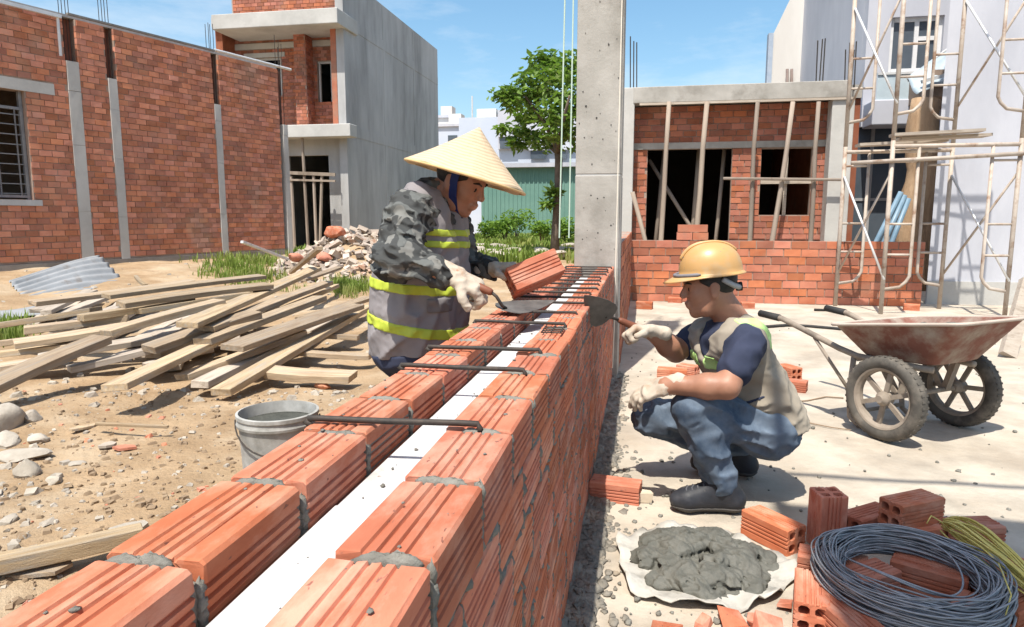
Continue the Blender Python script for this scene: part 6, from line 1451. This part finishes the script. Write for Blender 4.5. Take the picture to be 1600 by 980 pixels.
# ------------------------------------------------------------------ the mason behind the wall
def standing_mason():
    root = thing('person', (-.82, 2.42, -.03), 'mason in conical hat, grey lime-banded vest and camouflage sleeves bending over the wall', 'person')
    hd = px3(722, 283, 2.46); H = head_frame(hd, (.90, -.22, -.42), s=.96); nb = px3(668, 312, 2.44)
    Sn, Sf = px3(640, 333, 2.25), px3(702, 338, 2.60); En, Ef = px3(616, 405, 2.12), px3(722, 420, 2.66); Wn, Wf_ = px3(712, 432, 2.12), px3(772, 421, 2.56)
    ch, be, pe = px3(668, 380, 2.43), px3(660, 450, 2.42), px3(652, 515, 2.41)
    Hn, Hf = pe + nv((-.0, -.09, -.02)), pe + nv((.0, .09, -.02)); Kn, Kf = nv((-.66, Hn[1] - .02, .40)), nv((-.68, Hf[1] + .03, .40)); An, Af = nv((-.84, Hn[1] - .04, .06)), nv((-.86, Hf[1] + .05, .06))
    sax = unit(Sn - Sf); lo, hi = bounds([hd, Sn, Sf, En, Wn, Wf_, Kn, An, Af, pe], .24); lo[2] = -.06
    def torso(F, g_=0.0, k=.06):
        F.cap(ch, be, .130 + g_, .138 + g_, k=k, ax=sax, f=.78); F.cap(be, pe, .138 + g_, .145 + g_, k=k, ax=sax, f=.80); F.cap(Sf * .8 + Sn * .2, Sn * .8 + Sf * .2, .075 + g_, .075 + g_, k=.07); F.cap(ch, nb, .10 + g_, .065 + g_, k=.06, ax=sax, f=.7)
    F = Field(lo, hi, .006); torso(F, -.035); F.chain([hp(H, -.03, 0, -.05), nb], [.056, .062], k=.03); head(F, H)
    for S, E_, W_ in ((Sn, En, Wn), (Sf, Ef, Wf_)): F.chain([S, E_, W_], [.052, .042, .028], k=.02)
    for Hp, K, A_ in ((Hn, Kn, An), (Hf, Kf, Af)): F.chain([Hp, K, A_], [.082, .058, .042], k=.03); F.cap(A_, A_ + nv((.13, 0, -.04)), .036, .03, k=.03)
    dn = unit(px3(752, 462, 2.14) - Wn); n1, s1 = nv((-.15, .4, -1)), nv((.5, -1, .2)); dn = unit(nv((.80, .08, -.42)))
    df2 = unit(nv((.75, -.25, .10))); n2, s2 = nv((.25, -.15, -1)), nv((.2, -1, .1))
    hand(F, Wn, dn, n1, s1, (1.3, 1.3, 1.3, 1.3), s=.95, grow=-.002); hand(F, Wf_, df2, n2, s2, (.75, .75, .75, .75), s=.95, grow=-.002); part_mesh(F, 'body', SKIN, root)
    F = Field(lo, hi, .005); torso(F, -.008)
    for S, E_, W_ in ((Sn, En, Wn), (Sf, Ef, Wf_)): F.cap(S, E_, .080, .064, k=.05); F.cap(E_, E_ * .15 + W_ * .85, .064, .047, k=.04)
    F.chain([nb, hp(H, -.045, 0, -.09)], [.074, .068], k=.03); F.cap(hp(H, -.02, 0, -.085), hp(H, .3, 0, .05), .058, .1, k=.01, sub=True); F.folds(.016, 58, 13, (.5, .1, 1)); F.folds(.006, 120, 14); part_mesh(F, 'shirt', CAMO, root)
    # vest over it
    F = Field(lo, hi, .005); torso(F, .012); F.cap(be, pe + nv((0, 0, -.17)), .152, .168, k=.06, ax=sax, f=.80)
    for S in (Sn, Sf):
        o_ = unit(S - (Sn + Sf) / 2); F.ell(S + o_ * .075 + nv((-.012, 0, -.055)), (.085, .075, .125), None, .02, sub=True)
    fw = nv((.93, -.30, 0)); F.cap(nb + fw * .12 + nv((0, 0, .06)), ch + fw * .17 + nv((0, 0, -.02)), .066, .012, k=.015, sub=True); F.cap(nb + nv((0, 0, .02)), nb + unit(hd - nb) * .2, .070, .085, k=.015, sub=True)
    F.cap(ch + fw * .155, pe + fw * .19, .010, .010, k=.008, sub=True)
    F.folds(.009, 34, 23); F.folds(.003, 80, 24); F.plane(px3(590, 561, 2.25), (.10, 0, -1)); V0 = F; part_mesh(F, 'vest', VESTG, root)
    def band(name, z, hw, tiltx, extra=None):
        F = V0.copy(); F.d = F.d - .0035; X, Y, Z_ = F.xyz(); t = Z_ - (z + tiltx * (X - pe[0])); F.d = np.maximum(F.d, np.abs(t) - hw).astype(np.float32)
        if extra is not None: F.plane(*extra)
        part_mesh(F, name, HIVIS, root)
    zb1, zb2, zb3 = px3(640, 512, 2.25)[2], px3(640, 449, 2.25)[2], px3(690, 368, 2.3)[2]
    band('hem_band', zb1, .019, -.20); band('waist_band', zb2, .018, -.10); band('chest_band', zb3 + .022, .0125, -.10); band('chest_band', zb3 - .018, .0125, -.10)
    # pocket flap
    mb = MB(); a = ay(694, 478, 2.20); F = V0.copy(); F.d = F.d - .006; X, Y, Z_ = F.xyz(); c = px3(692, 480, 2.22); F.d = np.maximum(np.maximum(F.d, np.abs(X - c[0]) - .062), np.maximum(np.abs(Z_ - c[2]) - .026, Y - (c[1] + .1))).astype(np.float32); part_mesh(F, 'pocket_flap', M('dark_grey_flap', (.13, .12, .125), (.17, .157, .16), rough=.9, bump=.3, bscale=240), root)
    # trousers and boots, mostly hidden behind the wall
    F = Field(lo, hi, .006); F.cap(Hn + nv((-.02, 0, -.03)), Hf + nv((-.02, 0, -.03)), .116, .116, k=.05)
    for Hp, K, A_ in ((Hn, Kn, An), (Hf, Kf, Af)): F.chain([Hp, K, A_], [.092, .078, .066], k=.04)
    F.folds(.008, 42, 33); F.plane(px3(590, 556, 2.25), (-.10, 0, 1)); part_mesh(F, 'trousers', NAVY, root)
    for A_ in (An, Af):
        l2, h2_ = bounds([A_, A_ + nv((.25, 0, 0))], .10); l2[2] = -.06; F = Field(l2, h2_, .005); boot(F, A_ + nv((0, 0, .03)), (1, 0, 0), -.02); F.plane((0, 0, -.028), (0, 0, -1)); part_mesh(F, 'shoe', SHOE, root)
    l2, h2_ = bounds([Wn - dn * .06, Wn + dn * .2], .11); F = Field(l2, h2_, .003); hand(F, Wn, dn, n1, s1, (1.3, 1.3, 1.3, 1.3), s=1.05, grow=.003); F.folds(.002, 130, 6); part_mesh(F, 'glove', GLOVE, root)
    l2, h2_ = bounds([Wf_ - df2 * .06, Wf_ + df2 * .2], .11); F = Field(l2, h2_, .003); hand(F, Wf_, df2, n2, s2, (.75, .75, .75, .75), s=1.05, grow=.003); F.folds(.002, 130, 7); part_mesh(F, 'glove', GLOVE, root)
    l2, h2_ = bounds([hd], .14); F = Field(l2, h2_, .004); head(F, H, .005, False); F.plane(hp(H, 0, 0, -.01), hp(H, .62, 0, -1) - H[0]); F.plane(hp(H, .05, 0, 0), H[1][0]); part_mesh(F, 'hair', HAIR, root)
    for s_ in (1, -1):
        mb = MB(); mb.lathe(V(hp(H, .0785, s_ * .0315, -.004)), [(.0001, .004), (.006, .0025), (.009, 0), (.0001, -.002)], 12, axis=V(H[1].T @ nv((.9, s_ * .4, -.1)))); mb.build('eye', HAIR, root, smooth=True)
        mb = MB(); mb.tube([V(hp(H, .091, s_ * .014, .017)), V(hp(H, .087, s_ * .032, .023)), V(hp(H, .072, s_ * .050, .018))], [.003, .004, .002], 6); mb.build('eyebrow', HAIR, root, smooth=True)
    # conical hat with blue chin strap
    ap = px3(748, 199, 2.44); rl, rr = px3(640, 246, 2.44), px3(819, 304, 2.44); bc_ = (rl + rr) / 2; axs = unit(ap - bc_); axs = unit(axs + nv((0, .05, 0))); bc_ = bc_ - axs * .006; Rr = np.linalg.norm(rr - rl) / 2 * 1.0; Hc = np.linalg.norm(ap - bc_)
    hat = thing('conical_hat', tuple(bc_), 'woven straw conical hat worn by the mason', 'hat')
    ST = bpy.data.materials.new('woven_straw'); ST.use_nodes = True; N = ST.node_tree.nodes; L = ST.node_tree.links.new; bsd = N['Principled BSDF']; bsd.inputs['Roughness'].default_value = .6
    tcn = N.new('ShaderNodeTexCoord'); uvn = N.new('ShaderNodeUVMap'); sx_ = N.new('ShaderNodeSeparateXYZ'); L(uvn.outputs[0], sx_.inputs[0])
    w1 = N.new('ShaderNodeTexWave'); w1.inputs['Scale'].default_value = 5.2; w1.inputs['Distortion'].default_value = .6; w1.bands_direction = 'Y'; L(uvn.outputs[0], w1.inputs[0])
    w2 = N.new('ShaderNodeTexWave'); w2.inputs['Scale'].default_value = 30; w2.inputs['Distortion'].default_value = 2.0; w2.bands_direction = 'X'; L(uvn.outputs[0], w2.inputs[0])
    n0 = N.new('ShaderNodeTexNoise'); n0.inputs['Scale'].default_value = 40; L(N.new('ShaderNodeNewGeometry').outputs['Position'], n0.inputs['Vector'])
    ad = N.new('ShaderNodeMath'); ad.operation = 'ADD'; L(w1.outputs['Fac'], ad.inputs[0]); L(w2.outputs['Fac'], ad.inputs[1]); a2 = N.new('ShaderNodeMath'); a2.operation = 'ADD'; L(ad.outputs[0], a2.inputs[0]); L(n0.outputs[0], a2.inputs[1])
    rp_ = N.new('ShaderNodeValToRGB'); rp_.color_ramp.elements[0].position = .2; rp_.color_ramp.elements[0].color = (.46, .32, .19, 1); rp_.color_ramp.elements[1].position = .62; rp_.color_ramp.elements[1].color = (.70, .55, .37, 1)
    dv = N.new('ShaderNodeMath'); dv.operation = 'DIVIDE'; dv.inputs[1].default_value = 3; L(a2.outputs[0], dv.inputs[0]); L(dv.outputs[0], rp_.inputs[0]); L(rp_.outputs[0], bsd.inputs['Base Color'])
    bn = N.new('ShaderNodeBump'); bn.inputs['Distance'].default_value = .002; bn.inputs['Strength'].default_value = .5; L(dv.outputs[0], bn.inputs['Height']); L(bn.outputs[0], bsd.inputs['Normal'])
    trn = N.new('ShaderNodeBsdfTranslucent'); trn.inputs[0].default_value = (.62, .42, .2, 1); mx_ = N.new('ShaderNodeMixShader'); mx_.inputs[0].default_value = .12; L(bsd.outputs[0], mx_.inputs[1]); L(trn.outputs[0], mx_.inputs[2]); L(mx_.outputs[0], N['Material Output'].inputs[0])
    d_, sd, u = frame(V(axs)); na_, nr_ = 72, 16; vs = []; uv = []
    for i in range(nr_ + 1):
        q = i / nr_; rr_ = max(.0008, Rr * q); hh_ = Hc * (1 - q) - .006 * math.sin(math.pi * q)
        for k in range(na_):
            a = 2 * math.pi * k / na_; w_ = 1 + (.006 * math.sin(5 * a) + .004 * math.sin(11 * a + 2) + .003 * math.sin(23 * a)) * q; hh_ = Hc * (1 - q) - .006 * math.sin(math.pi * q) + q * q * (.004 * math.sin(3 * a + 1) + .0025 * math.sin(8 * a)); vs.append(V(bc_) + d_ * hh_ + (sd * math.cos(a) + u * math.sin(a)) * rr_ * w_); uv.append((k / na_ * 4, q * 1.0))
    fs = [(i * na_ + k, i * na_ + (k + 1) % na_, (i + 1) * na_ + (k + 1) % na_, (i + 1) * na_ + k) for i in range(nr_) for k in range(na_)]
    me = bpy.data.meshes.new('cone'); me.from_pydata(vs, [], fs); ul = me.uv_layers.new(name='uv')
    for p in me.polygons:
        for li in p.loop_indices:
            v = me.loops[li].vertex_index; a, b = uv[v]
            if (v % na_) == 0 and any(me.loops[l2].vertex_index % na_ == na_ - 1 for l2 in p.loop_indices): a = 4.0
            ul.data[li].uv = (a, b)
    o = new_obj('cone', me, ST, hat, True); sdm = o.modifiers.new('t', 'SOLIDIFY'); sdm.thickness = .004; sdm.offset = 0
    mb = MB(); mb.tube([V(bc_) + (sd * math.cos(a) + u * math.sin(a)) * Rr * (1 + .006 * math.sin(5 * a)) for a in np.linspace(0, 2 * math.pi, 72, endpoint=False)], .0045, 8, closed=True); mb.build('rim_hoop', M('bamboo', (.50, .33, .15), (.60, .42, .2), rough=.55), hat, smooth=True)
    for q in (.35, .5, .65, .8):
        mb = MB(); mb.tube([V(bc_) + d_ * (Hc * (1 - q) - .010) + (sd * math.cos(a) + u * math.sin(a)) * (Rr * q - .004) for a in np.linspace(0, 2 * math.pi, 56, endpoint=False)], .0022, 6, closed=True); mb.build('inner_hoop', MATS['bamboo'], hat, smooth=True)
    BLUE = M('blue_strap', (.012, .02, .085), (.02, .035, .13), scale=30, rough=.8, bump=.3, bscale=200)
    for s_ in (-1, 1):
        mb = MB(); P = [V(hp(H, .006, s_ * .083, .05)), V(hp(H, .012, s_ * .084, .0)), V(hp(H, .022, s_ * .073, -.05)), V(hp(H, .034, s_ * .045, -.102)), V(hp(H, .040, s_ * .004, -.128))]
        for i in range(4): mb.bar(P[i], P[i + 1] + (P[i + 1] - P[i]) * .06, .030, .004, up=V(H[1].T @ nv((0, s_, 0))))
        mb.build('chin_strap', BLUE, hat)
    return Wn, dn, Wf_, df2
Wn, dn, Wh, dh = standing_mason()
tw_root, tw_tip = ay(784, 488, 2.12), ay(866, 470, 2.36)
tw_root.z = max(tw_root.z, ZTOP + .02); tw_tip.z = max(tw_tip.z, ZTOP + .012)
trowel('trowel', tw_tip, tw_root, V(Wn) + V(dn) * .055 + V((-.02, 0, -.01)), (-.05, -.55, 1), .115, 'trowel resting on the wall in the mason\'s near hand')
# the brick the mason is holding
b = bpy.data.objects.new('hollow_brick', brick_mesh(.10, .095, .195, True, 500)); link(b)
bc2 = ay(834, 428, 2.48); a_ = ay(795, 444, 2.42) - ay(876, 410, 2.52); dy = -a_.normalized(); dxv = V((.35, .9, -.05)); dxv = (dxv - dy * dxv.dot(dy)).normalized(); dzv = dxv.cross(dy)
if dzv.z < 0: dxv = -dxv; dzv = -dzv
b.matrix_world = Matrix.Translation(bc2) @ Matrix((dxv, dy, dzv)).transposed().to_4x4(); tag(b, 'red hollow brick held up in the mason\'s far hand above the wall', 'brick')

# ================================================================== wet mortar heaped on the sack
hc2 = gp(1098, 886); r = np.random.default_rng(6); hx, hy = rx * .80, ry * .80
F = Field((hc2.x - rx * 1.1, hc2.y - ry * 1.1, -.01), (hc2.x + rx * 1.1, hc2.y + ry * 1.1, .14), .0035)
F.ell((hc2.x, hc2.y, .0), (hx * .95, hy * .95, .035), None, .02)
for i in range(75):
    a = r.uniform(0, 6.28); q = r.random() ** .5; s_ = r.uniform(.018, .055) * (1.1 - .45 * q); F.ell((hc2.x + hx * q * math.cos(a), hc2.y + hy * q * math.sin(a), .010 + .045 * (1 - q * q)), (s_ * r.uniform(.8, 1.5), s_ * r.uniform(.8, 1.3), s_ * r.uniform(.45, .75)), None, .010)
for (dx, dy_, s_) in ((-.05, .04, .035), (.0, -.02, .04), (.06, .05, .03), (-.02, .06, .028)): F.ell((hc2.x + dx, hc2.y + dy_, .085), (s_ * 1.3, s_, .03), None, .012, sub=True)
F.folds(.006, 75, 61); F.folds(.004, 190, 62); F.plane((0, 0, .006), (0, 0, -1))
tag(new_obj('mortar_heap', F.mesh('mortar_heap', 1), MORTAR_WET, None, True), 'wet grey mortar heaped on the white sack', 'mortar')

# ================================================================== unseen canopy, added out of frame to cast shade on the brick stack
can = thing('added_shade_canopy', (1.9, -.6, 0), 'unseen grey tarpaulin canopy on bamboo poles, added to shade the brick stack', 'canopy')
TARP = M('grey_tarpaulin', (.20, .23, .26), (.26, .29, .32), scale=3, rough=.6, bump=.3, bscale=30)
vs = []; fs = []; n = 24
for i in range(n + 1):
    for k in range(n + 1):
        u_, v_ = i / n, k / n; x = .10 + 4.3 * u_; y = -2.4 + 3.06 * v_ + (.05 * math.sin(9 * u_) - .10 * math.sin(math.pi * u_)) * v_
        vs.append((x, y, 4.2 - .22 * math.sin(math.pi * u_) * math.sin(math.pi * v_) + .03 * math.sin(11 * u_ + 4 * v_)))
for i in range(n):
    for k in range(n): fs.append((i * (n + 1) + k, (i + 1) * (n + 1) + k, (i + 1) * (n + 1) + k + 1, i * (n + 1) + k + 1))
mb = MB(); mb.add(vs, fs); o = mb.build('tarpaulin', TARP, can, smooth=True); o.modifiers.new('t', 'SOLIDIFY').thickness = .004
for (x, y) in ((4.4, 1.0), (4.4, -2.4), (.1, -2.4), (2.1, -2.4)):
    mb = MB(); mb.tube([(x, y, 0), (x + .02, y, 2), (x, y, 4.25)], .035, 8); mb.build('pole', POLE, can, smooth=True)
mb = MB(); mb.tube([(-.1, .97, 4.2), (2, .99, 4.22), (4.6, 1.0, 4.2)], .018, 8); mb.build('added_shadow_pole', POLE, can, smooth=True)  # unseen pole added to throw a thin line of shadow across the slab
for x in (.1, 4.4):
    mb = MB(); mb.tube([(x, -2.5, 4.19), (x, -.5, 4.2), (x, 1.05, 4.19)], .025, 8); mb.build('side_pole', POLE, can, smooth=True)
